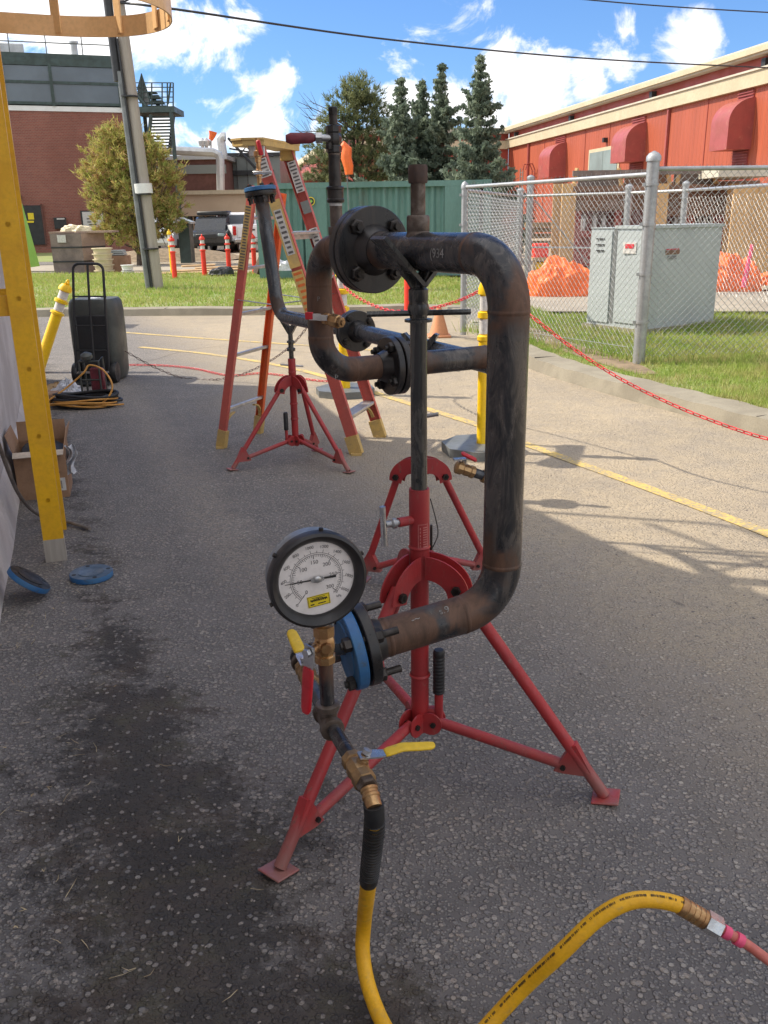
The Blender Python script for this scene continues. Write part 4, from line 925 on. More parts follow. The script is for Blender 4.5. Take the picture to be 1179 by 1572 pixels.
hexa([lerp2(-.012, -.02), lerp2(1.02, -.02), lerp2(1.02, .56), lerp2(-.012, .56)], Hc, Hc + .035).build('lid', 'cabinet', cbn, 0)
hexa([lerp2(-.01, .60), lerp2(1.0, .60), lerp2(1.0, 1.01), lerp2(-.01, 1.01)], Hc + .002, Hc + .012).build('lid', 'cabinet', cbn, 0)
hexa([lerp2(-.03, -.05), lerp2(1.04, -.05), lerp2(1.04, 1.05), lerp2(-.03, 1.05)], ZL - .02, ZL + .06).build('concrete_pad', 'concrete', cbn, 0)
hexa([lerp2(-.012, .03), lerp2(0.001, .03), lerp2(0.001, .50), lerp2(-.012, .50)], ZL + .12, Hc - .03).build('door', 'cabinet', cbn, 0)
hexa([lerp2(-.012, .60), lerp2(0.001, .60), lerp2(0.001, .98), lerp2(-.012, .98)], ZL + .1, Hc - .03).build('door', 'cabinet', cbn, 0)
hexa([lerp2(-.004, .52), lerp2(0.001, .52), lerp2(0.001, .58), lerp2(-.004, .58)], ZL + .1, Hc).build('door_seam', 'guard', cbn, 0)
upz = V(0, 0, 1); le = lerp2(-.018, 0) - c1
p = lerp2(-.0185, .27); p.z = Hc - .22; m = MB(); m.box(p, (.012, .20, .13), mat=Matrix((ex, V(-ex.y, ex.x, 0), upz)).transposed()); s_ = m.build('warning_sticker', 'label', cbn, 0)
m = MB(); m.box(p - ex * .008 + V(0, 0, .02), (.004, .13, .05), mat=RC); m.build('red_symbol', 'rgrip', s_, 0)
p = lerp2(-.0185, .80)
for k in range(3): m = MB(); m.box(V(p.x, p.y, Hc - .12 - k * .07), (.012, .13, .014), mat=RC); m.build('print_line', 'ink', cbn, 0)
p = lerp2(.33, -.004); p.z = Hc - .28
m = MB(); m.box(p, (.26, .006, .05), mat=RC); s_ = m.build('warning_sticker', 'plyd', cbn, 0); m = MB(); m.box(p + V(0, -.004, .035), (.24, .004, .012), mat=RC); m.build('red_symbol', 'rgrip', s_, 0); m = MB(); m.box(p + V(0, -.002, -.06), (.16, .004, .04), mat=RC); m.build('print_line', 'guard', s_, 0)

# ================================================================ PLYWOOD SHELTER, rack, tarps beyond the fence
Ysh = 21.5
sh = thing('plywood_shelter', 'open fronted plywood shelter with framed panels beyond the fence', 'shelter', tuple(G(1000, 425)))
def bx(name, x0, y0, x1, y1, Y, dep, mt, parent, z0=None, bev=0): 
    a, b = D(x0, y0, Y), D(x1, y1, Y); zb_ = b.z if z0 is None else z0
    m = MB(); m.box(((a.x + b.x) / 2, Y + dep / 2, (a.z + zb_) / 2), (abs(b.x - a.x), dep, abs(a.z - zb_)), bev=bev); return m.build(name, mt, parent, 30 if bev else 0)
bx('back_panel', 872, 282, 1150, 430, Ysh + 1.6, .08, 'plyd', sh, 0)
bx('side_panel', 850, 282, 878, 430, Ysh + .2, .05, 'ply', sh, 0); bx('top_panel', 880, 289, 1015, 322, Ysh + 0.6, .05, 'plyd', sh); bx('top_panel', 1017, 289, 1152, 330, Ysh + .6, .05, 'plyd', sh)
bx('plywood_sheet', 1128, 284, 1165, 440, Ysh - 1.0, .05, 'ply', sh, 0); bx('plywood_sheet', 1167, 286, 1215, 440, Ysh - 1.02, .05, 'ply', sh, 0); bx('plywood_sheet', 1218, 286, 1290, 440, Ysh - 1.04, .05, 'ply', sh, 0)
bx('tarp_screen', 888, 262, 952, 286, Ysh + .4, .05, 'crate', sh); bx('tarp_screen', 960, 262, 1028, 286, Ysh + .4, .05, 'plyd', sh); bx('tarp_screen', 1036, 262, 1100, 286, Ysh + .4, .05, 'crate', sh); bx('roof_sheet', 1104, 258, 1190, 270, Ysh - .9, 2.4, 'roofwhite', sh)
for x, dx in ((880, 6), (955, -5), (1030, -6), (1038, 6), (1096, 5), (1102, -5)): 
    m = MB(); m.tube([D(x, 292, Ysh + .25), D(x + dx, 258, Ysh + .25)], .05, 4); m.build('batten', 'ply', sh, 0)
for y in (264, 288): bx('rail', 880, y - 2, 1128, y + 2, Ysh + .2, .08, 'plyd' if y > 270 else 'crate', sh)
for x in (866, 1012, 1122, 1166): bx('post', x - 2, 282, x + 3, 440, Ysh - .05, .09, 'ply', sh, 0)
rk = thing('supply_rack', 'red framed rack holding silver cylinders inside the plywood shelter', 'rack', tuple(V(D(960, 400, Ysh + 1).x, Ysh + 1, 0)))
bx('backboard', 884, 318, 1110, 405, Ysh + 1.3, .06, 'hood', rk); bx('shelf', 884, 355, 1110, 361, Ysh + .9, .4, 'hood', rk); bx('shelf', 884, 316, 1110, 320, Ysh + .9, .4, 'hood', rk)
for x in (884, 945, 1000, 1055, 1108): bx('upright', x, 318, x + 3, 430, Ysh + .88, .06, 'hood', rk, 0)
r_ = random.Random(4); a_ = None
CYL = ['first silver cylinder from the left on the red rack', 'second silver cylinder from the left on the red rack', 'third silver cylinder from the left on the red rack', 'silver cylinder standing alone left of the rack centre', 'silver cylinder just right of the thick corner post, on the rack', 'second silver cylinder right of the thick corner post, on the rack', 'leftmost silver cylinder of the tight row of four on the rack', 'second silver cylinder of the tight row of four on the rack', 'third silver cylinder of the tight row of four on the rack', 'rightmost silver cylinder on the red rack']
for ci_, x in enumerate((895, 912, 926, 960, 1018, 1036, 1062, 1071, 1081, 1090)):
    a, b = D(x, 356, Ysh + 1.05), D(x, 322 + r_.uniform(0, 6), Ysh + 1.05); m = MB(); rr = .07
    m.lathe(V(a.x, a.y, a.z - .02), (0, 0, 1), [(rr, 0), (rr * 1.02, .05), (rr, (b.z - a.z) * .8), (rr * .5, (b.z - a.z) * .95), (rr * .3, b.z - a.z)], 12); o = m.build('gas_cylinder', 'alu'); tag(o, CYL[ci_], 'cylinder', 'silver cylinders on the red rack')
from mathutils import noise as mnoise
def heap(name, label, px, py, pw, ph, Y, seed, mat='tarp', cat='tarp'):
    "crumpled sheet thrown over a pile: a mound with ridged folds"
    c = D(px, py, Y); W = pw / 1350 * Y; Hh = ph / 1350 * Y; n, k = 84, 30; vs = []; fs = []
    for j in range(k + 1):
        f = j / k
        for i in range(n):
            a = 6.283 * i / n; rr = W / 2 * (1 - f ** 2.2); x, y = rr * math.cos(a), rr * math.sin(a) * .65
            q = V(x / W * 3.2 + seed, y / W * 3.2, f * 1.6 + seed * .37); rd = 1 - abs(mnoise.noise(q)) * 2.4; rd2 = 1 - abs(mnoise.noise(q * 2.7)) * 2.2; lo = mnoise.noise(V(x / W * 1.5 + seed * 2, y / W * 1.5, 3.1))
            z = Hh * (math.sin(f * 1.57) ** .8) * (.86 + .5 * lo) + Hh * .13 * rd * min(1, f * 4) + Hh * .07 * rd2 * min(1, f * 4)
            k2 = 1 + .16 * rd * (1 - f) + .08 * rd2; vs.append(V(c.x + x * k2 + .10 * W * f * math.sin(seed), Y + y * k2, c.z + (z if j else 0)))
    for j in range(k):
        for i in range(n): a, b = j * n + i, j * n + (i + 1) % n; fs.append((a, b, b + n, a + n))
    fs.append(tuple(k * n + i for i in range(n))); o = MB().add(vs, fs).build(name, mat, None, 16); return tag(o, label, cat)
heap('orange_tarp', 'crumpled orange tarp heap left of the grey cabinet behind the fence', 862, 457, 98, 54, 17.2, 2); heap('orange_tarp', 'larger crumpled orange tarp heap right of the grey cabinet', 1122, 447, 82, 56, 17.6, 5); heap('orange_tarp', 'low end of orange tarp at the right edge behind the fence', 1180, 437, 46, 20, 18, 8)
bk = thing('work_bench', 'cluttered low bench with red and yellow goods behind the fence gate', 'bench', tuple(V(D(838, 420, 21).x, 21, 0)))
bx('bench_top', 818, 396, 850, 400, 21, .6, 'wood', bk); bx('bench_leg', 819, 400, 822, 425, 21, .05, 'wood', bk, 0); bx('bench_leg', 846, 400, 849, 425, 21, .05, 'wood', bk, 0)
for x0, y0, x1, y1, mt, nm, lb_ in ((820, 374, 842, 396, 'delin_red', 'red_box', 'small red box on the cluttered bench behind the fence gate'), (822, 402, 846, 422, 'delin', 'yellow_box', 'yellow box under the cluttered bench behind the fence gate')):
    tag(bx(nm, x0, y0, x1, y1, 21.1, .3, mt, None, bev=.02), lb_, 'box')
for i, y in enumerate((345, 352, 362, 372)):
    o = MB(); a, b = D(806, y, 24 + i * .1), D(856, y + (i % 2) * 2, 24 + i * .1); o.box((a + b) / 2, ((b - a).length, .15, .12)); tag(o.build('timber', 'wood', None, 0), ('topmost bare timber beam of the four behind the fence gate', 'second highest bare timber beam behind the fence gate', 'third highest bare timber beam behind the fence gate', 'lowest bare timber beam of the four behind the fence gate')[i], 'timber', 'timbers stacked behind the fence gate')
pk = MB(); a, b = D(1155, 375, 17), D(1141, 441, 17); pk.tube([b, b.lerp(a, .55), a], [.05, .045, .03], 8); tag(pk.build('pink_post', 'pink'), 'leaning pink marker post beside the right orange tarp', 'post')

# ================================================================ FAR THINGS ON THE LEFT
cr = thing('cable_crate', 'large weathered wooden crate with dark metal straps on the footpath', 'crate', tuple(G(118, 416, .1)))
Yc = 27.0
a = D(76, 360, Yc); b = D(124, 360, Yc); c = D(160, 360, Yc + .6)
zt3 = D(100, 358, Yc).z
def facebox(p, q, z0, z1, dep, name, mt, parent):
    d = (q - p); d.z = 0; Lq = d.length; d.normalize(); nn = V(-d.y, d.x, 0); m = MB(); cc = (p + q) / 2 + nn * dep / 2; m.box(V(cc.x, cc.y, (z0 + z1) / 2), (Lq, dep, z1 - z0), mat=Matrix((d, nn, V(0, 0, 1))).transposed()); return m.build(name, mt, parent, 0)
lv = [.04, .40, .47, .84, zt3]; z0c = .03
hs = (zt3 - z0c) / 3
for k in range(3):
    facebox(a, b, z0c + k * hs + .012, z0c + (k + 1) * hs - .012, .9, 'board', 'crate', cr); facebox(b, c, z0c + k * hs + .012, z0c + (k + 1) * hs - .012, .8, 'board', 'crate_pale', cr)
for k in range(1, 3): facebox(a + V(0, -.015, 0), b + V(0, -.015, 0), z0c + k * hs - .02, z0c + k * hs + .02, .03, 'strap', 'dark', cr); facebox(b + V(0, -.015, 0), c + V(0, -.015, 0), z0c + k * hs - .02, z0c + k * hs + .02, .03, 'strap', 'dark', cr)
m = MB(); m.prism([(-.02, 0), (1.0, 0), (1.78, .0), (1.85, .85), (.1, .95)], V(a.x, a.y, zt3 + .02), (1, .12, 0), (-.12, 1, 0), .05); m.build('lid', 'crate_pale', cr, 0)
facebox(D(89, 370, Yc) + V(0, -.04, 0), D(102, 370, Yc) + V(0, -.04, 0), zt3 - .26, zt3 - .05, .02, 'paper_sheet', 'label', cr)
heap('folded_sheet', 'bundle of pale folded sheeting on top of the wooden crate', 118, 357, 40, 10, Yc + .4, 3, 'pail', 'sheeting')
tag(facebox(D(160, 400, 27.6), D(193, 400, 27.6), .03, D(170, 393, 27.6).z, .6, 'brown_crate', 'cardboard', None), 'plain orange brown crate between the large crate and the pails', 'crate')
for i, yy_ in enumerate((391, 388, 385.5)): o = MB(); p = D(174, yy_, 27.7); o.box(p + V(0, .25, 0), (.60 - .05 * i, .4, .045), bev=.01); tag(o.build('folded_mat', 'cabinet'), ('lowest pale green mat folded on the brown crate', 'middle pale green mat folded on the brown crate', 'topmost pale green mat folded on the brown crate')[i], 'mat', 'mats stacked on the brown crate')
for i in range(5):
    p = G(209, 414, .0); z = .03 + i * .155; o = MB(); o.lathe(V(p.x, 26.8, z), (0, 0, 1), [(.24, 0), (.27, .12), (.30, .125), (.30, .15), (.2, .152)], 20); tag(o.build('pail', 'pail', None, 50), ('lowest cream pail of the stack beside the utility pole', 'second cream pail from the ground beside the utility pole', 'middle cream pail of the stack beside the utility pole', 'second highest cream pail of the stack beside the utility pole', 'topmost cream pail of the stack beside the utility pole')[i], 'pail', 'cream pails stacked beside the utility pole')
for i in range(2):
    p = D(197, 410, 26.5); o = MB(); o.lathe(V(p.x, 26.4, .03 + i * .16), (0, 0, 1), [(.15, 0), (.17, .12), (.19, .125), (.19, .14), (.1, .142)], 16); tag(o.build('small_pail', 'white', None, 50), ('lower small white pail beside the cream pails', 'upper small white pail beside the cream pails')[i], 'pail', 'small white pails')
# delineators
def delineator(x, y, htop, r_, mt, label, group, z=0.0, base=None, lean=None, parts='full', Yfix=None, bm='rubber', bsize=None):
    p = G(x, y, z) if Yfix is None else V(D(x, y, Yfix).x, Yfix, z); t = thing('delineator_post', label, 'delineator', tuple(p), group)
    ax = (lean or V(0, 0, 1)).normalized(); Hh = htop
    m = MB(); m.lathe(p + ax * .03, ax, [(r_ * 1.12, 0), (r_ * 1.05, .05), (r_, Hh * .5), (r_, Hh * .62), (r_ * 1.3, Hh * .63), (r_ * 1.3, Hh * .65), (r_ * .86, Hh * .66), (r_ * .86, Hh * .75), (r_ * 1.28, Hh * .755), (r_ * 1.28, Hh * .785), (r_ * .86, Hh * .79), (r_ * .86, Hh * .88), (r_ * 1.25, Hh * .885), (r_ * 1.2, Hh * .92), (r_ * .8, Hh * .95)], 20); m.build('tube', mt, t)
    for lo, hi in ((.665, .748), (.795, .875)): m = MB(); m.lathe(p + ax * .03, ax, [(r_ * .90, Hh * lo), (r_ * .90, Hh * hi)], 20, cap=False); m.build('reflective_band', 'refl', t)
    u, w_, _ = frame(ax); m = MB(); m.tube([p + ax * (Hh * .95 + .03) + (u * math.cos(q) + ax * (1 + math.sin(q)) * .8) * r_ * .55 for q in [6.283 * i / 14 for i in range(14)]], r_ * .2, 8, closed=True); m.box(p + ax * (Hh * .95 + .02), (r_ * 1.1, r_ * .5, r_ * .9)); m.build('top_loop', mt, t)
    if bsize:
        m = MB(); m.prism([(bsize * math.cos(6.283 * (i + .5) / 8), bsize * math.sin(6.283 * (i + .5) / 8)) for i in range(8)], p + V(0, 0, .03), (1, .2, 0), (-.2, 1, 0), .06); m.build('base', bm, t, 20)
    return t, p + ax * (Hh * .95)
for i, (x, yb, Yd_) in enumerate(((268, 420, 23.5), (314, 418, 24.5), (352, 416, 24.7), (391, 415, 25))):
    delineator(x, yb, 1.13, .062, 'delin_red', ('leftmost red delineator post, beside the yellow marker beyond the lawn', 'second red delineator post from the left, in front of the dark car', 'third red delineator post from the left, in front of the white pickup', 'rightmost red delineator post beyond the lawn, seen past the ladder rail')[i], 'red delineator posts beyond the lawn', Yfix=Yd_, bsize=.2)
delineator(265, 420, 1.28, .05, 'delin', 'yellow marker post directly behind the leftmost red delineator', None, Yfix=25.5, bsize=.2)
delineator(626, 470, 1.0, .055, 'delin_red', 'red delineator post on the lane edge behind the pipe flange', None, Yfix=14.6, bsize=.22)
t1, T1 = delineator(739, 693, 1.13, .032, 'delin', 'yellow delineator post on a grey base directly behind the big vertical pipe', None, bsize=.27, bm='guard')
t2, T2 = delineator(530, 605, 1.13, .045, 'delin', 'yellow delineator post behind the ladder and flanges', None, bsize=.27, bm='guard')
pl = G(58, 572); pt = D(104, 432, pl.y + .1)
t3, T3 = delineator(58, 572, 1.0, .055, 'delin', 'yellow delineator post leaning beside the wall end', None, lean=(pt - pl))
cn = MB(); p = G(674, 517); cn.lathe(V(p.x, p.y, .0), (0, 0, 1), [(.13, .03), (.03, .38), (.028, .39)], 20); ct_ = thing('traffic_cone', 'small faded orange traffic cone on the lane near the fence post', 'cone', (p.x, p.y, 0)); cn.build('cone_body', 'cone', ct_)
m = MB(); m.box((p.x, p.y, .015), (.3, .3, .03), bev=.008); m.build('base', 'cone', ct_)
# vehicles
def wheel(c, r_, wd, parent):
    m = MB(); m.lathe(c - V(wd / 2, 0, 0), (1, 0, 0), [(r_ * .6, 0), (r_ * .95, 0), (r_, wd * .15), (r_, wd * .85), (r_ * .95, wd), (r_ * .6, wd)], 20); w_ = m.build('wheel', 'rubber', parent); m = MB(); m.lathe(c - V(wd * .45, 0, 0), (1, 0, 0), [(.04, 0), (r_ * .6, .02), (r_ * .6, wd * .9), (.04, wd * .88)], 16); m.build('rim', 'alu', w_)
def pickup(c, label):
    t = thing('pickup_truck', label, 'pickup', tuple(c)); X, Y = c.x, c.y
    def side(poly, w0, name, mt, dx=0): m = MB(); m.prism(poly, V(X + dx, Y, 0), V(0, 1, 0), V(0, 0, 1), w0); return m.build(name, mt, t, 25)
    side([(0, .55), (-.03, 1.15), (.0, 1.28), (2.0, 1.30), (2.05, 1.22), (3.6, 1.22), (3.9, 1.18), (5.2, 1.12), (5.45, .95), (5.5, .55), (4.95, .5), (4.85, .85), (4.0, .85), (3.9, .45), (1.55, .45), (1.45, .85), (.6, .85), (.5, .5)], 1.95, 'body', 'carwhite')
    side([(1.95, 1.25), (2.05, 1.78), (2.25, 1.88), (3.2, 1.88), (3.9, 1.24)], 1.68, 'cab', 'carwhite')
    side([(2.12, 1.30), (2.2, 1.74), (2.3, 1.80), (3.05, 1.80), (3.6, 1.30)], 1.72, 'side_window', 'glassd')
    m = MB(); m.box((X, Y + 2.0, 1.54), (1.44, .1, .42)); m.build('rear_window', 'glassd', t, 0)
    m = MB(); m.box((X, Y - .03, .95), (1.45, .05, .5), bev=.02); tg_ = m.build('tailgate', 'carwhite', t, 20)
    m = MB(); m.box((X, Y - .06, 1.05), (.3, .03, .06)); m.build('handle', 'dark', tg_, 0)
    for s in (-1, 1): m = MB(); m.box((X + s * .87, Y - .04, 1.02), (.16, .08, .42), bev=.02); m.build('tail_light', 'tail', t)
    m = MB(); m.box((X, Y - .1, .56), (1.9, .2, .2), bev=.04); m.build('bumper', 'zinc', t); m = MB(); m.box((X, Y - .21, .58), (.3, .02, .14)); m.build('number_plate', 'label', t, 0)
    for s in (-1, 1):
        for yy_ in (1.02, 4.42): wheel(V(X + s * .86, Y + yy_, .40), .40, .26, t)
    for s in (-1, 1): m = MB(); m.box((X + s * 1.08, Y + 3.3, 1.32), (.16, .1, .2), bev=.02); m.build('side_mirror', 'dark', t)
    t.rotation_euler.z = R(24); return t
tp_ = pickup(V(0, 0, 0), 'white pickup truck parked tail first in the far lot'); tp_.location = V(D(388, 380, 45).x, 45, 0)
def suv(c, label, mt):
    t = thing('parked_suv', label, 'car', tuple(c)); X, Y = c.x, c.y
    def side(poly, w0, name, mt_): m = MB(); m.prism(poly, V(X, Y, 0), V(0, 1, 0), V(0, 0, 1), w0); return m.build(name, mt_, t, 25)
    side([(0, .5), (-.05, .8), (.1, 1.0), (1.0, 1.08), (4.5, 1.1), (4.6, .6), (4.5, .35), (.2, .35)], 1.85, 'body', mt); side([(.95, 1.05), (1.6, 1.6), (1.9, 1.68), (4.0, 1.68), (4.5, 1.08)], 1.5, 'cab', mt)
    m = MB(); m.prism([(-.72, 0), (.72, 0), (.6, .62), (-.6, .62)], V(X, Y + 1.28, 1.08), V(1, 0, 0), V(0, .6, .75), .06); m.build('windscreen', 'glassl', t, 0)
    m = MB(); m.box((X, Y - .03, .8), (1.0, .05, .2), bev=.02); m.build('grille', 'dark', t)
    for s in (-1, 1): m = MB(); m.box((X + s * .72, Y + .0, .84), (.32, .1, .15), bev=.03); m.build('headlight', 'glassl', t)
    for s in (-1, 1):
        for yy_ in (.9, 3.7): wheel(V(X + s * .82, Y + yy_, .34), .34, .22, t)
    m = MB(); m.box((X, Y + 2.7, 1.85), (1.5, 1.6, .2), bev=.05); m.build('roof_box', 'dark', t); return t
s1 = suv(V(0, 0, 0), 'dark car with a roof box parked left of the white pickup, facing out', 'cardark'); s1.location = V(D(318, 380, 44).x, 44, 0)
s2 = suv(V(0, 0, 0), 'white car parked far left behind the drying tree', 'carwhite'); s2.location = V(D(240, 385, 46).x, 46, 0)
db = thing('electrical_kiosk', 'dark green kiosk with a sloping lid beside the parked cars', 'kiosk', tuple(V(D(285, 372, 34).x, 34, 0)))
bx('body', 272, 340, 292, 374, 34, .7, 'darkgreen', db, 0); m = MB(); a, b = D(264, 330, 34), D(293, 334, 34); m.prism([(0, 0), (b.x - a.x, -.25), (b.x - a.x, -.32), (0, -.08)], V(a.x, 34.3, a.z), V(1, 0, 0), V(0, 0, 1), .9); m.build('lid', 'cabinet', db, 0)
# boards and scraps on the path
for i, (x0, y0, x1, y1) in enumerate(((240, 421, 350, 408), (262, 414, 372, 404), (300, 417, 372, 411), (280, 420, 330, 413))):
    o = MB(); a, b = G(x0, y0, .10 + .04 * i), G(x1, y1, .10 + .04 * i); a = D(x0, y0, 25.5 + .3 * i); b = D(x1, y1, 26 + .3 * i); a.z = b.z = .12 + .05 * i; o.tube([a, b], .09, 4, squash=(1, .35)); tag(o.build('plank', 'wood', None, 0), ('lowest and leftmost bare plank on the path behind the lawn', 'long bare plank lying across the others on the path', 'right hand bare plank on the path near the container', 'topmost short bare plank on the path behind the lawn')[i], 'plank', 'planks lying on the path')
heap('scrap_pile', 'small dark pile of scrap by the planks behind the lawn', 340, 421, 34, 10, 24.2, 6, 'dark', 'scrap'); heap('plastic_bundle', 'crumpled white plastic bundle by the container corner seen through the ladder', 435, 415, 34, 14, 21.8, 4, 'plastic', 'plastic')
o = MB(); a, b = D(395, 420, 23.2), D(408, 385, 23.2); o.tube([a, b], .12, 4); tag(o.build('leaning_beam', 'bark', None, 0), 'dark beam leaning against the container end behind the ladder', 'beam')
gb = MB(); a, b = D(28, 322, 14), D(44, 410, 14); gb.prism([(0, 0), (.16, 0), (.02, .92), (-.12, .92)], V(D(36, 410, 14).x, 14, D(36, 410, 14).z), V(1, 0, 0), V(0, 0, 1), .5); tag(gb.build('green_panel', 'limegreen', None, 0), 'lime green plastic panel standing beyond the wall end', 'panel')
# orange flag on its staff
fl = thing('orange_flag', 'limp orange flag on a thin staff above the green container', 'flag', tuple(V(D(535, 300, 21).x, 21.5, ZL)))
a, b = D(524, 226, 21.5), D(536, 268, 21.5); m = MB(); m.tube([V(b.x - .02, 21.6, ZL), V(b.x - .05, 21.55, b.z), a + V(0, .05, 0)], .015, 6); m.build('staff', 'guard', fl)
m = MB(); m.tube([a + V(-.02, 0, -.02), a + V(.05, 0, .04), a + V(.12, 0, -.04), a.lerp(b, .4) + V(.04, 0, 0), a.lerp(b, .7) + V(.04, 0, 0), b + V(.0, 0, 0)], [.07, .12, .15, .15, .14, .11], 12, squash=(1, .8)); m.build('cloth', 'tarp', fl)
# ================================================================ CAGED WALL LADDER (near left)
wl_t = V(-.32, .947, 0).normalized(); wl_n = V(.947, .32, 0).normalized()
rb0 = G(88, 868); cg = thing('caged_ladder', 'yellow steel caged ladder standing at the stucco wall, close on the left', 'ladder', tuple(rb0))
RW = Matrix((wl_n, wl_t, V(0, 0, 1))).transposed()
def rail(p):
    m = MB(); z = 4.9; prof_ = [(-.010, -.045), (.052, -.045), (.052, -.037), (-.002, -.037), (-.002, .037), (.052, .037), (.052, .045), (-.010, .045)]
    # channel: web faces the camera side
    m.prism([(-.045, 0), (.045, 0), (.045, .05), (.037, .05), (.037, .008), (-.037, .008), (-.037, .05), (-.045, .05)], p + V(0, 0, z / 2), wl_n, wl_t, z); return m.build('side_rail', 'yellow', cg, 20)
r2 = G(87, 862) + wl_t * .0; r1 = r2 + wl_t * .46
rail(r1); rail(r2)
m = MB(); m.prism([(-.047, -.001), (.047, -.001), (.047, .052), (-.047, .052)], r2 + V(0, 0, .055), wl_n, wl_t, .11); m.build('bare_foot', 'poleg', cg, 0)
for i in range(16): m = MB(); m.cyl(r1 + V(0, 0, .3 + i * .3), r2 + V(0, 0, .3 + i * .3), .011, n=8); m.build('rung', 'yellow', cg)
for z in (1.17, 3.0):
    m = MB(); m.box(r1 - wl_n * .17 + wl_t * .03 + V(0, 0, z), (.36, .012, .085), mat=RW); m.build('wall_bracket', 'yellow', cg, 0)
    m = MB(); m.box(r2 - wl_n * .17 + wl_t * .03 + V(0, 0, z), (.36, .012, .085), mat=RW); m.build('wall_bracket', 'yellow', cg, 0)
def hoop(z, depth=.76, n=34):
    c = (r1 + r2) / 2; pts = []
    hw = .37
    for i in range(n + 1):
        a = math.pi * i / n; pts.append(c + wl_t * (math.cos(a) * ((hw if math.cos(a) > 0 else .50) + .12 * math.sin(a))) + wl_n * (math.sin(a) ** .72 * depth if True else 0) + V(0, 0, z))
    return [r1 + V(0, 0, z)] + pts + [r2 + V(0, 0, z)]
zs = (2.355, 3.3, 4.2, 4.85); m0 = None
for z in zs:
    pts = hoop(z); m = MB(); hh_ = .085 if z < 3 else .05
    vs = []; fs = []
    cen = sum(pts, V(0, 0, 0)) / len(pts)
    for p in pts:
        o_ = (p - cen); o_.z = 0; o_.normalize(); o_ *= .004
        vs += [p - o_ + V(0, 0, -hh_ / 2), p + o_ + V(0, 0, -hh_ / 2), p + o_ + V(0, 0, hh_ / 2), p - o_ + V(0, 0, hh_ / 2)]
    for i in range(len(pts) - 1):
        for k in range(4): fs.append((i * 4 + k, i * 4 + (k + 1) % 4, i * 4 + 4 + (k + 1) % 4, i * 4 + 4 + k))
    m.add(vs, fs); m.build('cage_hoop', 'cage', cg, 40)
pts = hoop(0)
for i in (4, 9, 14, 18, 22, 27, 32):
    p = pts[i]; o_ = p - (r1 + r2) / 2; o_.z = 0; o_.normalize(); tt = V(-o_.y, o_.x, 0); m = MB(); m.box(p - o_ * .009 + V(0, 0, (2.325 + 4.9) / 2), (.008, .045, 2.575), mat=Matrix((o_, tt, V(0, 0, 1))).transposed()); m.build('cage_strap', 'cage', cg, 0)

# wall fixtures
ye = 8.2
cd = MB(); p0 = V(WX(8.75) + .05, 8.75, 0)
pA, pB = D(9, 150, 8.3), D(63, 575, 8.3)
cd.tube([V(WX(8.3) + .07, 8.3, .05), V(WX(8.3) + .07, 8.3, 1.6), V(WX(8.3) + .07, 8.3, 2.75)], .02, 8)
for z in (.55, 1.3, 2.1): cd.box(V(WX(8.3) + .05, 8.28, z), (.12, .05, .03))
tag(cd.build('conduit_pipe', 'galv'), 'thin grey conduit fixed up the end of the stucco wall', 'conduit')
wlmp = thing('wall_lamp', 'dark wedge shaped wall lamp on the stucco wall at the left edge', 'lamp', (WX(5.2), 5.2, 1.9))
pL = D(14, 160, 4.6); pL = V(WX(4.6) + .06, 4.6, pL.z)
p_ = D(8, 168, 6.4)
m = MB(); m.prism([(0, .14), (.06, .14), (.15, -.10), (.13, -.14), (0, -.10)], V(WX(6.4) + .0, 6.4, p_.z + .04), wl_n, V(0, 0, 1), .24); m.build('lamp_body', 'tank', wlmp, 20)
m = MB(); m.prism([(0.01, -.10), (.128, -.135), (.12, -.17), (.01, -.17)], V(WX(6.4), 6.4, p_.z + .04), wl_n, V(0, 0, 1), .2); m.build('lens', 'cardpale', wlmp, 20)
cb_ = MB(); cb_.tube(spline([V(WX(6.5) + .03, 6.5, 1.7), V(WX(6.6) + .05, 6.6, 1.5), V(WX(6.5) + .06, 6.5, 1.38), V(WX(6.3) + .04, 6.3, 1.35)], 8), .018, 8); tag(cb_.build('bent_conduit', 'cardpale'), 'short bent conduit under the wall lamp', 'conduit')
rp = [G(42, 560 + 0, .0)]
zc_ = [V(WX(3.35) + .10, 3.35, 1.25), V(WX(3.6) + .05, 3.6, .95), V(WX(4.0) + .06, 4.0, .55), V(WX(4.3) + .09, 4.3, .2), V(WX(4.45) + .17, 4.45, .03), V(WX(4.35) + .33, 4.35, .018), V(WX(4.3) + .45, 4.25, .015)]
tag(MB().tube(spline(zc_, 10), .010, 8).build('ground_cable', 'rope'), 'dusty cable hanging down the stucco wall to the ground by the cardboard box', 'cable')

# ================================================================ BLUE BLIND FLANGES on the ground
def blind(name, label, c, ax, r_, h, top='bluegrey', bolt_n=4, a0=.5, raised=.62):
    t = thing(name, label, 'flange', tuple(c)); ax = Vector(ax).normalized(); u, w_, _ = frame(ax)
    m = MB(); m.lathe(c, ax, [(r_ * .97, 0), (r_, .003), (r_, h - .002), (r_ * .985, h)], 48); m.build('disc', 'blue', t)
    m = MB(); m.lathe(c + ax * h, ax, [(r_ * .97, 0), (r_ * .97, .0012)], 48); m.lathe(c + ax * h, ax, [(r_ * raised, 0.001), (r_ * raised, .004), (r_ * (raised - .05), .0042), (r_ * (raised - .1), .0022)], 40); m.build('raised_face', top, t)
    for k in range(bolt_n): a = a0 + 6.283 * k / bolt_n; q = c + ax * (h - .002) + (u * math.cos(a) + w_ * math.sin(a)) * r_ * .8; m = MB(); m.lathe(q, ax, [(.0095, 0), (.0095, .0045)], 14); m.build('bolt_hole', 'ink', t)
    return t
pf = G(141, 886); blind('blind_flange', 'round blue blind flange lying flat on the asphalt beside the yellow rail foot', pf + V(0, 0, .001), (0, 0, 1), .093, .024)
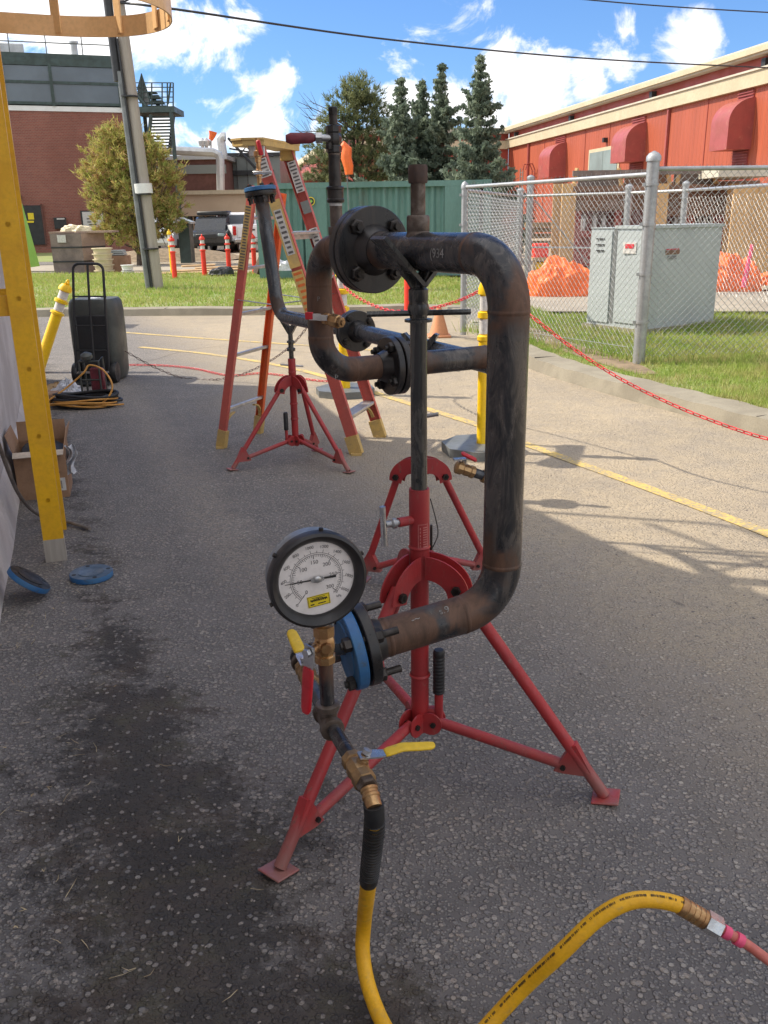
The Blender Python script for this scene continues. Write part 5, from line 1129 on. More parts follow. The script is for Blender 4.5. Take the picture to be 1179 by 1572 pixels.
pw = G(58, 902); axw = V(.50, -.18, .85).normalized(); u_, w__, _ = frame(axw)
pw = V(WX(3.42) + .155, 3.42, .072)
blind('blind_flange', 'round blue blind flange propped at a slant against the stucco wall', pw, V(.56, .26, .79), .093, .024, 'rubber')

# ================================================================ CARDBOARD BOX
bc = G(75, 768); bx0, bx1 = G(42, 768), G(107, 762); bt = thing('cardboard_box', 'open cardboard box with folded flaps behind the yellow rail', 'box', tuple(bc))
d = (bx1 - bx0); Wb = d.length + .04; d.normalize(); nb = V(-d.y, d.x, 0); hb = .28; Db = .30; ob = bx0 - d * .04; RBx = Matrix((d, nb, V(0, 0, 1))).transposed()
def pan(name, c, size, mt='cardboard', parent=bt): m = MB(); m.box(c, size, mat=RBx); return m.build(name, mt, parent, 0)
fr_ = pan('front_panel', ob + d * Wb / 2 + V(0, 0, hb / 2), (Wb, .005, hb)); pan('back_panel', ob + d * Wb / 2 + nb * Db + V(0, 0, hb / 2), (Wb, .005, hb))
pan('side_panel', ob + nb * Db / 2 + V(0, 0, hb / 2), (.005, Db, hb)); pan('side_panel', ob + d * Wb + nb * Db / 2 + V(0, 0, hb / 2), (.005, Db, hb)); pan('bottom_panel', ob + d * Wb / 2 + nb * Db / 2 + V(0, 0, .004), (Wb, Db, .004))
def flapq(name, a, b, c, dd, mt='cardboard'): 
    m = MB(); nn = (b - a).cross(c - b).normalized() * .002; m.add([a - nn, b - nn, c - nn, dd - nn, a + nn, b + nn, c + nn, dd + nn], [(3, 2, 1, 0), (4, 5, 6, 7), (0, 1, 5, 4), (1, 2, 6, 5), (2, 3, 7, 6), (3, 0, 4, 7)]); return m.build(name, mt, bt, 0)
hz = V(0, 0, hb)
flapq('flap', ob + hz, ob + d * Wb + hz, ob + d * Wb + hz - nb * .06 + V(0, 0, -.015), ob + hz - nb * .05 + V(0, 0, -.02), 'cardpale')
flapq('flap', ob + nb * Db + hz, ob + d * Wb + nb * Db + hz, ob + d * Wb + nb * (Db + .03) + hz + V(0, 0, .11), ob + nb * (Db + .03) + hz + V(0, 0, .11))
flapq('flap', ob + d * Wb + hz, ob + d * Wb + nb * Db + hz, ob + d * (Wb + .03) + nb * Db + hz + V(0, 0, .10), ob + d * (Wb + .02) + nb * .12 + hz + V(0, 0, .10))
flapq('flap', ob + hz, ob + nb * Db + hz, ob - d * .03 + nb * Db + hz + V(0, 0, .10), ob - d * .03 + nb * .02 + hz + V(0, 0, .10))
q = ob + d * Wb * .80 + V(0, 0, hb * .28) - nb * .004; pl_ = pan('shipping_label', q, (.085, .003, .075), 'label'); m = MB()
for k in range(8): m.box(q - nb * .0025 + d * (-.028 + .007 * k), (.0035 if k % 3 else .005, .001, .045), mat=RBx)
m.build('print_bars', 'greyink', pl_, 0)
lg = V(0, 0, hb * .66); m = MB(); m.lathe(ob + d * Wb * .76 + lg - nb * .0035, -nb, [(.022, 0), (.022, .001)], 20); m.build('printed_mark', 'rgrip', bt, 0)
for k, dz in enumerate((-.034, -.05)): m = MB(); m.box(ob + d * Wb * .76 + lg - nb * .004 + V(0, 0, dz), (.06 - .02 * k, .001, .008), mat=RBx); m.build('printed_mark', 'ink', bt, 0)
o = MB(); o.lathe(ob + d * Wb * .55 + nb * .15 + V(0, 0, .20), (.2, -.3, 1), [(.13, 0), (.135, .03), (.12, .06), (.05, .075), (.001, .076)], 24); tag(o.build('black_fitting', 'rubber'), 'dark rounded fitting packed inside the open cardboard box', 'fitting')
def rag(name, label, c, w_, h_, seed, mat='plastic', droop=.8):
    r = random.Random(seed); n, k = 12, 12; vs = []; fs = []
    for j in range(k + 1):
        for i in range(n + 1):
            f, gg = i / n, j / k; vs.append(c + d * (f - .5) * w_ * (1 + .2 * math.sin(gg * 5 + seed)) + V(0, 0, -gg * h_) - nb * (.02 * math.sin(f * 11 + gg * 4 + seed) + .015 * math.sin(gg * 13 + f * 5)) + d * .02 * math.sin(gg * 6))
    for j in range(k):
        for i in range(n): a = j * (n + 1) + i; fs.append((a, a + 1, a + n + 2, a + n + 1))
    return tag(MB().add(vs, fs).build(name, mat, None, 60), label, 'plastic bag')
rag('plastic_bag', 'crumpled white plastic bag hanging over the right side of the cardboard box', ob + d * (Wb + .03) + nb * .05 + V(0, 0, hb + .01), .055, .17, 3)

# ================================================================ BLACK TANK ON A HAND TRUCK
bw = G(146, 588); hd_ = thing('hand_truck', 'black tubular hand truck leaning at the front of the dark tank', 'hand truck', tuple(bw))
Ytk = bw.y; k_ = Ytk / 1270
def TK(px, py, dy=0): return D(px, py, Ytk + dy)
m = MB(); a = TK(117, 575, -.05); b = TK(112, 405, .0); c = TK(158, 405, .0); e_ = TK(168, 575, -.05)
m.tube([a, TK(113, 460)] + bend(TK(113, 460), b, TK(135, 405), .06, 6) + bend(TK(135, 405), c, TK(160, 460), .06, 6) + [TK(161, 460), e_], .013, 8); m.build('frame_tube', 'dark', hd_)
m = MB(); m.tube([TK(134, 404), TK(137, 460), TK(144, 552, -.05)], .012, 8); m.build('centre_tube', 'dark', hd_)
for py in (455, 500, 538): m = MB(); m.tube([TK(114, py, -.02), TK(163, py, -.02)], .008, 6); m.build('cross_bar', 'dark', hd_)
m = MB(); m.box((TK(142, 575).x, Ytk - .10, .02), (.42, .2, .012)); m.build('toe_plate', 'dark', hd_, 0); m = MB(); m.box((TK(144, 570).x, Ytk - .06, TK(144, 570).z), (.34, .01, .02)); m.build('bright_edge', 'zinc', hd_, 0)
for s in (117, 176): wheel(V(TK(s, 570).x, Ytk + .02, .10), .10, .05, hd_)
tk = thing('poly_tank', 'dark rounded plastic drum standing behind the hand truck', 'drum', (bw.x, Ytk + .25, 0))
xa, xb = TK(98, 500).x, TK(176, 500).x; zt4 = TK(145, 461).z; m = MB()
ou = []; hw = (xb - xa) / 2; cxx = (xa + xb) / 2
for z, s in ((.02, .90), (.08, .97), (.35, 1.0), (zt4 - .12, 1.0), (zt4 - .03, .95), (zt4, .86)):
    for k in range(32):
        a = 6.283 * k / 32; ca, sa = math.cos(a), math.sin(a); sx = math.copysign(abs(ca) ** .45, ca); sy = math.copysign(abs(sa) ** .6, sa); ou.append(V(cxx + sx * hw * s, Ytk + .27 + sy * .22 * s, z))
fs = [tuple(range(31, -1, -1)), tuple(160 + k for k in range(32))] + [(j * 32 + k, j * 32 + (k + 1) % 32, j * 32 + 32 + (k + 1) % 32, j * 32 + 32 + k) for j in range(5) for k in range(32)]
m.add(ou, fs); m.build('body', 'tank', tk, 40); m = MB(); m.box((cxx + .01, Ytk + .045, zt4 * .46), (.30, .03, zt4 * .72), bev=.01); m.build('recessed_panel', 'dark', tk)
heap('plastic_sheet', 'scrap of white plastic on top of the dark drum', 146, 462, 26, 5, Ytk + .25, 2, 'plastic', 'plastic')

# ================================================================ HOSE PILE, scraps
hp = G(125, 628); coil = thing('hose_coil', 'coiled black and orange air hoses heaped on the asphalt by the wall', 'hose', tuple(hp))
r = random.Random(9); 
def loops(n, c, rx, ry, z0, z1, rr, mt, seed, name='hose_loop'):
    r = random.Random(seed)
    for q in range(n):
        ph, tx, ty = r.uniform(0, 6.28), r.gauss(0, .02), r.gauss(0, .015); f = q / max(1, n - 1); pts = []
        ax, ay = rx * r.uniform(.8, 1.06), ry * r.uniform(.8, 1.06)
        for i in range(40): a = 6.283 * i / 40; pts.append(c + V(tx + ax * math.cos(a), ty + ay * math.sin(a), z0 + (z1 - z0) * f + .012 * math.sin(2 * a + ph) + rr))
        MB().tube(pts, rr, 8, closed=True).build(name, mt, coil)
loops(8, hp + V(.0, .14, 0), .28, .15, .0, .09, .013, 'rubber', 1); loops(3, hp + V(-.01, .12, 0), .30, .17, .02, .06, .008, 'orangehose', 2)
MB().tube(spline([hp + V(-.30, .0, .06), hp + V(-.15, .12, .16), hp + V(.0, .16, .28), hp + V(.05, .2, .34), hp + V(.18, .15, .30), hp + V(.26, .08, .17), hp + V(.18, .02, .05), hp + V(.0, -.02, .015)], 8), .008, 8).build('hose_arc', 'orangehose', coil)
MB().tube(spline([hp + V(-.34, .05, .02), hp + V(-.1, -.02, .05), hp + V(.2, .0, .03), hp + V(.34, .08, .02)], 8), .008, 8).build('hose_arc', 'orangehose', coil)
cg2 = thing('crate_frame', 'small wire framed trolley with red panel standing in the hose coil', 'trolley', tuple(hp + V(0, .3, 0))); 
m = MB(); o_ = hp + V(-.07, .28, 0)
for s in (0, .17): m.tube([o_ + V(s, 0, .02), o_ + V(s, 0, .36), o_ + V(s, .12, .38), o_ + V(s, .16, .02)], .009, 6)
m.tube([o_ + V(0, 0, .36), o_ + V(.17, 0, .36)], .009, 6); m.tube([o_ + V(0, 0, .2), o_ + V(.17, 0, .2)], .007, 6); m.build('frame', 'tank', cg2)
m = MB(); m.box(o_ + V(.14, .03, .20), (.12, .04, .20), bev=.01); m.build('red_panel', 'dgrip', cg2); m = MB(); m.lathe(o_ + V(.07, .02, .37), (0, -.3, 1), [(.03, 0), (.05, .02), (.05, .05), (.02, .07)], 16); m.build('reel_head', 'tank', cg2)
for i, (dx, dy, mt, nm, lb_) in enumerate(((-.30, .55, 'plastic', 'plastic_scrap', 'crumpled white plastic film on the ground between wall and hoses'), (-.22, .32, 'plastic', 'plastic_scrap', 'second crumpled white plastic scrap nearer the hoses'), (-.45, .75, 'wood', 'wood_scrap', 'pile of broken wood scraps by the wall end'))):
    p = hp + V(dx, dy, 0); n, k = 18, 8; vs = []; fs = []; rr_ = random.Random(i)
    for j in range(k + 1):
        for q in range(n): a = 6.283 * q / n; f = j / k; w_ = (.15, .11, .16)[i] * (1 - f ** 2) * (1 + .3 * rr_.uniform(-1, 1)); vs.append(p + V(w_ * math.cos(a), w_ * math.sin(a) * .7, .02 + (.14, .12, .08)[i] * f * rr_.uniform(.7, 1.2)))
    for j in range(k):
        for q in range(n): a, b = j * n + q, j * n + (q + 1) % n; fs.append((a, b, b + n, a + n))
    tag(MB().add(vs, fs).build(nm, mt, None, 15), lb_, 'plastic' if i < 2 else 'wood')
o = MB(); p = hp + V(-.40, .42, .0); o.box(p + V(0, 0, .05), (.34, .2, .05), rz=.3, bev=.008); tag(o.build('flat_cardboard', 'cardboard', None, 0), 'flattened brown cardboard piece by the wall end', 'cardboard')

# ================================================================ STEPLADDER
LT = G(455, 690); ld = thing('stepladder', 'tall red fibreglass stepladder with yellow top cap standing over the far pipe', 'stepladder', tuple(LT))
F1, F2_, F3_, F4 = G(338, 688), G(398, 664), G(547, 698), G(585, 670)
F1.z = F2_.z = F3_.z = F4.z = 0
T3 = D(394, 222, (F1.y + F3_.y) / 2 + .02); T4 = D(442, 240, (F2_.y + F4.y) / 2 + .0); T3.z = T4.z = (T3.z + T4.z) / 2 + .02

def channel(a, b, w_, dpt, side, name, mt, parent=ld, th=.005):
    "C channel rail: flat web, two flanges turned towards side"
    a, b = Vector(a), Vector(b); ax = (b - a).normalized(); s = (side - ax * side.dot(ax)).normalized(); v_ = ax.cross(s); h = w_ / 2
    m = MB(); pr = [(-h, 0), (h, 0), (h, dpt), (h - th, dpt), (h - th, th), (-h + th, th), (-h + th, dpt), (-h, dpt)]; m.prism(pr, (a + b) / 2, v_, s, (b - a).length)
    return m.build(name, mt, parent, 0)
def boot(a, b, side, w_, dpt):
    ax = (b - a).normalized(); s = (side - ax * side.dot(ax)).normalized(); v_ = ax.cross(s); m = MB(); m.prism([(-w_ / 2 - .006, -.006), (w_ / 2 + .006, -.006), (w_ / 2 + .006, dpt + .006), (-w_ / 2 - .006, dpt + .006)], a + ax * .065, v_, s, .13); m.box(a + V(0, 0, .006), (w_ * .9, w_ * .9, .012)); m.build('rubber_foot', 'ladder_yellow', ld, 0)
wA = (F2_ - F1).normalized(); wB = (F4 - F3_).normalized()
channel(F1 + V(0, 0, .02), F1.lerp(T3, .88), .055, .028, wA, 'rail', 'ladder_red'); channel(F2_ + V(0, 0, .02), F2_.lerp(T4, .86), .055, .028, -wA, 'rail', 'ladder_orange')
channel(F3_ + V(0, 0, .02), T3, .078, .03, wB, 'rail', 'ladder_red'); channel(F4 + V(0, 0, .02), T4, .078, .03, -wB, 'rail', 'ladder_red')
for a, b, s_, w_ in ((F1, T3, wA, .055), (F2_, T4, -wA, .055), (F3_, T3, wB, .078), (F4, T4, -wB, .078)): boot(a, b, s_, w_, .03)
for f in (.13, .28, .43, .58, .73):
    a, b = F3_.lerp(T3, f), F4.lerp(T4, f); a.z = b.z; dd = (b - a); m = MB(); R_ = Matrix((dd.normalized(), V(0, 0, 1).cross(dd.normalized()), V(0, 0, 1))).transposed(); m.box((a + b) / 2, (dd.length - .01, .085, .022), mat=R_, bev=.004); m.box((a + b) / 2 + V(0, 0, -.02), (dd.length - .02, .012, .04), mat=R_); m.build('step', 'alu', ld, 0)
for f in (.14, .33, .47, .62, .78):
    a, b = F1.lerp(T3, f), F2_.lerp(T4, f); a.z = b.z; dd = (b - a); m = MB(); R_ = Matrix((dd.normalized(), V(0, 0, 1).cross(dd.normalized()), V(0, 0, 1))).transposed(); m.box((a + b) / 2, (dd.length - .01, .03, .02), mat=R_, bev=.004); m.build('rear_rung', 'alu', ld, 0)
# corner braces under the bottom steps
for a0, a1, b0, b1 in ((F3_, T3, F4, T4), (F1, T3, F2_, T4)):
    a, b = a0.lerp(a1, .13), b0.lerp(b1, .13); dd = b - a
    for p, q, e in ((a, dd, a0), (b, -dd, b0)):
        m = MB(); m.tube(bend(p + q * .42 + V(0, 0, -.015), p + q * .05 + V(0, 0, -.02), e + (a1 - a0) * .015 + q * .04, .10, 8), .016, 4, squash=(1, .5), rot=.78); m.build('corner_brace', 'ladder_yellow', ld, 0)
# top cap: tray with rounded far end
tc_ = (T3 + T4) / 2; dc = (T4 - T3); dc.z = 0; Lc = dc.length; dc.normalize(); nc = V(-dc.y, dc.x, 0)
m = MB(); cp = [(-Lc / 2 - .05, -.07), (Lc / 2 + .05, -.07), (Lc / 2 + .05, .05), (Lc / 2, .09), (.1, .07), (-.1, .10), (-Lc / 2 + .02, .16), (-Lc / 2 - .05, .15), (-Lc / 2 - .09, .06)]
m.prism(cp, tc_ + V(0, 0, .030), dc, nc, .012); m.prism([(x * .97, y * .97) for x, y in cp], tc_ + V(0, 0, .008), dc, nc, .032); m.build('top_cap', 'ladder_yellow', ld, 0)
for i, p in enumerate((T3, T4)):
    m = MB(); m.box(p + V(-.0, 0, -.02), (.10, .05, .10), bev=.006); m.build('cap_bracket', 'ladder_yellow' if i else 'alu', ld, 0)
# spreaders and rivets
for a0, a1, b0, b1 in ((F1, T3, F3_, T3), (F2_, T4, F4, T4)):
    a, b = a0.lerp(a1, .52), b0.lerp(b1, .52); m = MB(); m.tube([a, (a + b) / 2 + V(0, 0, -.03), b], .01, 4, squash=(1, .4)); m.build('spreader', 'alu', ld, 0)
# labels on the rails
def lab(a, b, f0, f1, w_, side, mt, name='warning_label', lines=0, lmat='greyink', off=.0012, lw=.75):
    ax = (b - a).normalized(); s = (side - ax * side.dot(ax)).normalized(); v_ = ax.cross(s); L_ = (b - a).length; c = a.lerp(b, (f0 + f1) / 2) - s * off; m = MB()
    m.prism([(-w_ / 2, -.0005), (w_ / 2, -.0005), (w_ / 2, .0005), (-w_ / 2, .0005)], c, v_, s, L_ * (f1 - f0)); o = m.build(name, mt, ld, 0)
    if lines:
        m = MB()
        for k in range(lines): q = a.lerp(b, f0 + (f1 - f0) * (k + .5) / lines) - s * (off + .001); ww = w_ * lw * random.uniform(.6, 1); m.prism([(-ww / 2, -.0004), (ww / 2, -.0004), (ww / 2, .0004), (-ww / 2, .0004)], q, v_, s, L_ * (f1 - f0) / lines * .42)
        m.build('print_line', lmat, o, 0)
for f0, f1, mt, n_, lm in ((.60, .72, 'label', 9, 'greyink'), (.76, .80, 'greyband', 0, 'ink'), (.84, .94, 'label', 8, 'greyink')): 
    ax = (T4 - F4).normalized(); nface = V(0, -1, 0); nface = (nface - ax * nface.dot(ax)).normalized(); vv = ax.cross(nface)
def facelab(a, b, f0, f1, w_, mt, lines=0, lmat='greyink', dist=.044, name='warning_label'):
    "label on the face of a rail that looks towards the lane (-y)"
    ax = (b - a).normalized(); n_ = V(0, -1, 0); n_ = (n_ - ax * n_.dot(ax)).normalized(); v_ = ax.cross(n_); L_ = (b - a).length; c = a.lerp(b, (f0 + f1) / 2) + n_ * dist; m = MB()
    m.prism([(-w_ / 2, -.0006), (w_ / 2, -.0006), (w_ / 2, .0006), (-w_ / 2, .0006)], c, v_, n_, L_ * (f1 - f0)); o = m.build(name, mt, ld, 0)
    if lines:
        m = MB()
        for k in range(lines): q = a.lerp(b, f0 + (f1 - f0) * (k + .5) / lines) + n_ * (dist + .0015); ww = w_ * random.uniform(.5, .85); m.prism([(-ww / 2, -.0004), (ww / 2, -.0004), (ww / 2, .0004), (-ww / 2, .0004)], q, v_, n_, L_ * (f1 - f0) / lines * .45)
        m.build('print_line', lmat, o, 0)

facelab(F3_ + V(0, 0, .02), T3, .90, .955, .070, 'label', 5)
facelab(F3_ + V(0, 0, .02), T3, .62, .83, .070, 'ladder_yellow', 0)
facelab(F3_ + V(0, 0, .02), T3, .66, .80, .048, 'label', 9, dist=.046)
facelab(F3_ + V(0, 0, .02), T3, .46, .61, .070, 'ladder_yellow', 8, 'orangeink')
facelab(F3_ + V(0, 0, .02), T3, .40, .445, .05, 'blue', 0)
facelab(F4 + V(0, 0, .02), T4, .86, .96, .056, 'label', 9); facelab(F4 + V(0, 0, .02), T4, .79, .83, .056, 'greyband', 0); facelab(F4 + V(0, 0, .02), T4, .62, .74, .056, 'label', 10)
facelab(F1 + V(0, 0, .02), F1.lerp(T3, .88), .70, .93, .040, 'ladder_yellow', 22, 'greyink', dist=.033)
# ================================================================ PIPE STANDS
def pipe_stand(cx, cy, feet, ztop_sleeve, z_arch, z_low, r_sl, label, arch_r=.125, leg_r=.0165, pad=.072, grip=None, tee=None, arch_h=.10, brace_f=.80):
    c = V(cx, cy, 0); t = thing('pipe_stand', label, 'pipe stand', tuple(c), 'red folding tripod pipe stands')
    m = MB(); m.lathe(V(cx, cy, z_low - .035), (0, 0, 1), [(r_sl * .92, 0), (r_sl * .92, z_arch - z_low + .05), (r_sl, z_arch - z_low + .055), (r_sl, ztop_sleeve - z_low + .03), (r_sl * .97, ztop_sleeve - z_low + .035), (r_sl * .8, ztop_sleeve - z_low + .035)], 32); m.build('outer_sleeve', 'red', t)
    for z in (z_arch + .075, z_low + .24, z_low + .14): m = MB(); m.lathe(V(cx, cy, z), (0, 0, 1), [(r_sl * 1.0, -.006), (r_sl * 1.10, 0), (r_sl * 1.0, .006)], 32, cap=False); m.build('weld_ring', 'red', t)
    for fx, fy in feet:
        f = V(fx, fy, 0); d = (f - c); rad = d.length; d.normalize(); s = V(-d.y, d.x, 0)
        # curved twin plates that carry the leg
        out = []; inn = []; n = 10
        for i in range(n + 1):
            a = math.pi / 2 * i / n
            out.append((r_sl * .8 + (arch_r - r_sl * .2) * math.sin(a), z_arch + arch_h * .55 - arch_h * (1 - math.cos(a))))
            inn.append((r_sl * .8 + (arch_r - r_sl * .9) * .62 * math.sin(a), z_arch + arch_h * .55 - arch_h * .52 - arch_h * .48 * (1 - math.cos(a))))
        for sg in (-1, 1):
            m = MB(); m.prism([(x, z) for x, z in out] + [(x, z - .012) for x, z in inn[::-1]], c + s * sg * .0205, d, V(0, 0, 1), .005); m.build('arch_plate', 'red', t, 30)
        pv = c + d * (arch_r * .86) + V(0, 0, z_arch - arch_h * .30)
        end = f - d * .004 + V(0, 0, .012)
        m = MB(); ax = (end - pv).normalized(); m.tube([pv - ax * .02, pv, pv.lerp(end, .5), end], leg_r, 16); lg_ = m.build('leg', 'red', t)
        m = MB(); m.cyl(pv - s * .034, pv + s * .034, .008, n=12)
        for sg in (-1, 1): m.cyl(pv + s * sg * .024, pv + s * sg * .034, .0135, n=6)
        m.build('pivot_bolt', 'bolt', t)
        m = MB(); rt = Matrix((d, s, V(0, 0, 1))).transposed() @ Matrix.Rotation(R(-8), 3, 'Y'); m.box(f + V(0, 0, .008), (pad, pad, .006), mat=rt, bev=.002); m.build('foot_pad', 'red', lg_, 20)
        # brace from the lower collar out to the gusset on the leg
        j = pv.lerp(end, brace_f); lo = c + d * (r_sl + .018) + V(0, 0, z_low); g_ = j - ax * .0 + V(0, 0, -.038) - d * .03
        m = MB(); m.cyl(lo, g_, leg_r * .92, n=14); m.build('brace', 'red', t)
        m = MB(); p_in = j - d * .0; uz = V(0, 0, 1)
        m.prism([(-.055, -.055), (-.03, -.058), (.035, -.055), (.045, -.045), (.0, .035), (-.012, .03)], j, d, uz, .028); m.build('gusset', 'red', t, 20)
        m = MB(); m.cyl(g_ - s * .022, g_ + s * .022, .0075, n=6); m.build('pivot_bolt', 'bolt', t)
        for sg in (-1, 1): m = MB(); m.lathe(c + d * (r_sl * .85 + .012) + V(0, 0, z_low) + s * (sg * .02 - .0025), s, [(.034, 0), (.034, .005)], 20); m.build('collar_plate', 'red', t, 30)
        m = MB(); m.cyl(lo - s * .03, lo + s * .03, .008, n=6); m.build('pivot_bolt', 'bolt', t)
    return t
CX, CY = .092, 2.175
st1 = pipe_stand(CX, CY, [(-.27, 1.745), (.585, 2.005), (-.055, 2.70)], .835, .60, .155, .0268, 'nearest red tripod pipe stand carrying the big bent pipe, with a T handle')
t = st1
def zc(px, py, Y): return D(px, py, Y).z
# inner post, hole, screw, nut with bars, vee head
zj = D(652, 487, CY).z; zv = 1.36
m = MB(); m.tube(seg((CX, CY, .7), (CX, CY, zj), .03), .0208, 28); m.build('inner_post', 'post', t, weld=[((CX, CY, .84), .03)])
hd = MB(); hd.cyl((CX - .004, CY - .0225, .862), (CX - .004, CY - .012, .862), .0062, n=12); hd.build('pin_hole', 'ink', t)
m = MB(); m.lathe((CX, CY, zj - .012), (0, 0, 1), [(.0215, 0), (.034, .002), (.034, .008), (.0215, .01)], 28); m.build('post_collar', 'post', t)
m = MB(); m.lathe((CX, CY, zj), (0, 0, 1), [(.021, 0), (.023, .01), (.023, .055), (.017, .06)], 6, rot=.4); m.lathe((CX, CY, zj), (0, 0, 1), [(.024, .008), (.027, .02), (.024, .032)], 20); m.build('adjusting_nut', 'post', t)
a, b = D(563, 484, CY + .0), D(723, 477, CY + .0); a.z = b.z = (a.z + b.z) / 2
m = MB(); dirb = V(1, .06, 0).normalized(); m.tube([V(CX, CY, a.z) - dirb * (CX - a.x), V(CX, CY, a.z) - dirb * .02], .0075, 6); m.build('tommy_bar', 'post', t, 20)
m = MB(); m.tube([V(CX, CY, a.z) + dirb * .02, V(CX, CY, a.z) + dirb * (b.x - CX)], .0075, 6); m.build('tommy_bar', 'post', t, 20)
m = MB(); pr = [(.0135, 0)]; z = 0; zs0 = zj + .055; hs_ = 1.345 - zs0
while z < hs_: pr += [(.0155, z), (.0155, z + .0025), (.0128, z + .0038), (.0128, z + .0052)]; z += .0062
m.lathe((CX, CY, zs0), (0, 0, 1), pr, 20); m.build('screw', 'post', t, 0)
E3 = V(.31, 0, 0)
# big pipe frame: key points
pv = V(.272, 1.90, 0); d1 = V(-.545, .839, 0).normalized(); zT = 1.422; zB = .632; d2 = V(-.93, -.33, -.12).normalized()
RP = .0445
vdir = V(d1.y, -d1.x, 0)   # across the top pipe
# vee head: two arms rising either side of the pipe
m = MB(); vz = 1.357; 
for sg in (-1, 1):
    arm = V(d1.x, d1.y, 0) * 0; ex_ = d1 * sg   # arms cradle seen from the side of the pipe
for sg in (-1, 1):
    o_ = V(CX, CY, vz); up = V(0, 0, 1); A0 = o_ + up * -.012; A1 = o_ + vdir * sg * .112 + up * .100
    ax = (A1 - A0).normalized(); m.add(*(lambda q: (q.v, q.f))(MB().box((A0 + A1) / 2 + up * .0, ((A1 - A0).length, .060, .010), mat=Matrix((ax, d1, ax.cross(d1))).transposed())))
vh = m.build('vee_head', 'post', t, 0)
m = MB()
for sg in (-1, 1): m.prism([(-.020, -.02), (0.020, -.02), (sg * .085, .075), (sg * .03, .03)] if sg > 0 else [(.020, -.02), (-.020, -.02), (-.085, .075), (-.03, .03)], V(CX, CY, vz) + d1 * .0, vdir, V(0, 0, 1), .008)
m.prism([(-.07, .055), (0, -.012), (.07, .055), (.0, -.035)], V(CX, CY, vz), d1, V(0, 0, 1), .006); m.build('vee_gusset', 'post', t, 0)
m = MB(); m.lathe((CX, CY, 1.30), (0, 0, 1), [(.018, 0), (.024, .01), (.024, .035), (.018, .04)], 20); m.build('head_socket', 'post', t)
# T handle clamp
a = D(631, 799, CY - .015); m = MB(); m.cyl(V(CX - .015, CY - .01, a.z), V(CX - .055, CY - .03, a.z), .0125, n=16); m.build('clamp_boss', 'red', t)
m = MB(); m.cyl(V(CX - .05, CY - .028, a.z), V(CX - .088, CY - .045, a.z), .0085, n=12); m.lathe(V(CX - .06, CY - .033, a.z), (-1, -.45, 0), [(.007, 0), (.0135, .003), (.0135, .012), (.009, .016)], 16); cs_ = m.build('clamp_screw', 'zinc', t)
m = MB(); q = V(CX - .094, CY - .048, a.z); m.tube([q + V(.002, 0, -.056), q + V(-.002, 0, .05)], .0082, 14); m.build('t_bar', 'zinc', cs_)
# printed panel on the sleeve
m = MB(); ct_x = R(-62)
def onsleeve(a0, a1, z0, z1, rr, name, mt, parent=t):
    m = MB(); vs = []; n = 8
    for i in range(n + 1): a = a0 + (a1 - a0) * i / n; vs += [V(CX + math.cos(a) * rr, CY + math.sin(a) * rr, z0), V(CX + math.cos(a) * rr, CY + math.sin(a) * rr, z1)]
    return m.add(vs, [(2 * i, 2 * i + 2, 2 * i + 3, 2 * i + 1) for i in range(n)]).build(name, mt, parent)
M['redprint'] = plain('sleeve_print', (0.60, 0.22, 0.20), (0.5, 0.16, 0.15), 40, .5)
for a0, a1, z0, z1 in ((-100, -96, .675, .745), (-44, -40, .675, .745), (-96, -44, .743, .745), (-96, -44, .675, .677)): onsleeve(R(a0), R(a1), z0, z1, .0276, 'print_line', 'redprint')
for k in range(9): onsleeve(R(-72), R(-46), .681 + k * .0066, .684 + k * .0066, .0276, 'print_line', 'redprint')
for k in range(6): onsleeve(R(-90), R(-84), .682 + k * .0095, .688 + k * .0095, .0276, 'print_line', 'redprint')
# folding crank with black grip
gp = V(CX + .052, CY - .01, .16); m = MB(); m.tube([V(CX + .02, CY, .15), gp + V(0, 0, .0), gp + V(.0, 0, .085)], .0125, 12); m.box(V(CX + .04, CY, .165), (.05, .03, .05), bev=.006); m.build('grip_arm', 'red', t)
m = MB(); pr = [(.013, 0), (.0165, .003)]; z = .006
while z < .118: pr += [(.0165, z), (.0150, z + .002), (.0150, z + .004), (.0165, z + .006)]; z += .0105
pr += [(.0165, .128), (.013, .135), (.005, .136)]; m.lathe(gp + V(0, 0, .08), (0, 0, 1), pr, 20); m.build('hand_grip', 'rubber', t, 50)
# small chain and pin hanging at the back of the sleeve
m = MB(); m.tube(spline([V(CX + .03, CY + .02, .80), V(CX + .045, CY + .02, .74), V(CX + .05, CY + .02, .70), V(CX + .035, CY + .02, .66)], 8), .0015, 5); m.build('safety_wire', 'bolt', t)
m = MB(); m.cyl(V(CX + .032, CY + .012, .66), V(CX + .032, CY + .012, .73), .0035, n=8); m.build('locking_pin', 'bolt', t)

# second and third stand
def simple_top(t, cx, cy, z_sl, z_head, bars, post_r=.019):
    m = MB(); m.cyl((cx, cy, z_sl - .1), (cx, cy, z_head - .05), post_r * .72, n=16); m.build('inner_post', 'post', t)
    for z, l in bars: m = MB(); m.tube([V(cx - l, cy - l * .3, z + .01), V(cx + l, cy + l * .3, z - .01)], .006, 8); m.build('tommy_bar', 'alu', t)
    m = MB(); m.lathe((cx, cy, z_head - .14), (0, 0, 1), [(post_r * .8, 0), (post_r * 1.3, .004), (post_r * 1.3, .02), (post_r * .8, .024), (post_r * .8, .05), (post_r * 1.2, .054), (post_r * 1.2, .066), (post_r * .7, .07), (post_r * .7, .14)], 16); m.build('adjusting_nut', 'post', t)
    m = MB(); m.prism([(-.075, .07), (-.06, .075), (0, .012), (.06, .075), (.075, .07), (.012, -.03), (-.012, -.03)], V(cx, cy, z_head), V(.94, -.34, 0), V(0, 0, 1), .03); m.build('vee_head', 'post', t, 0)
c2x, c2y = .152, 3.45
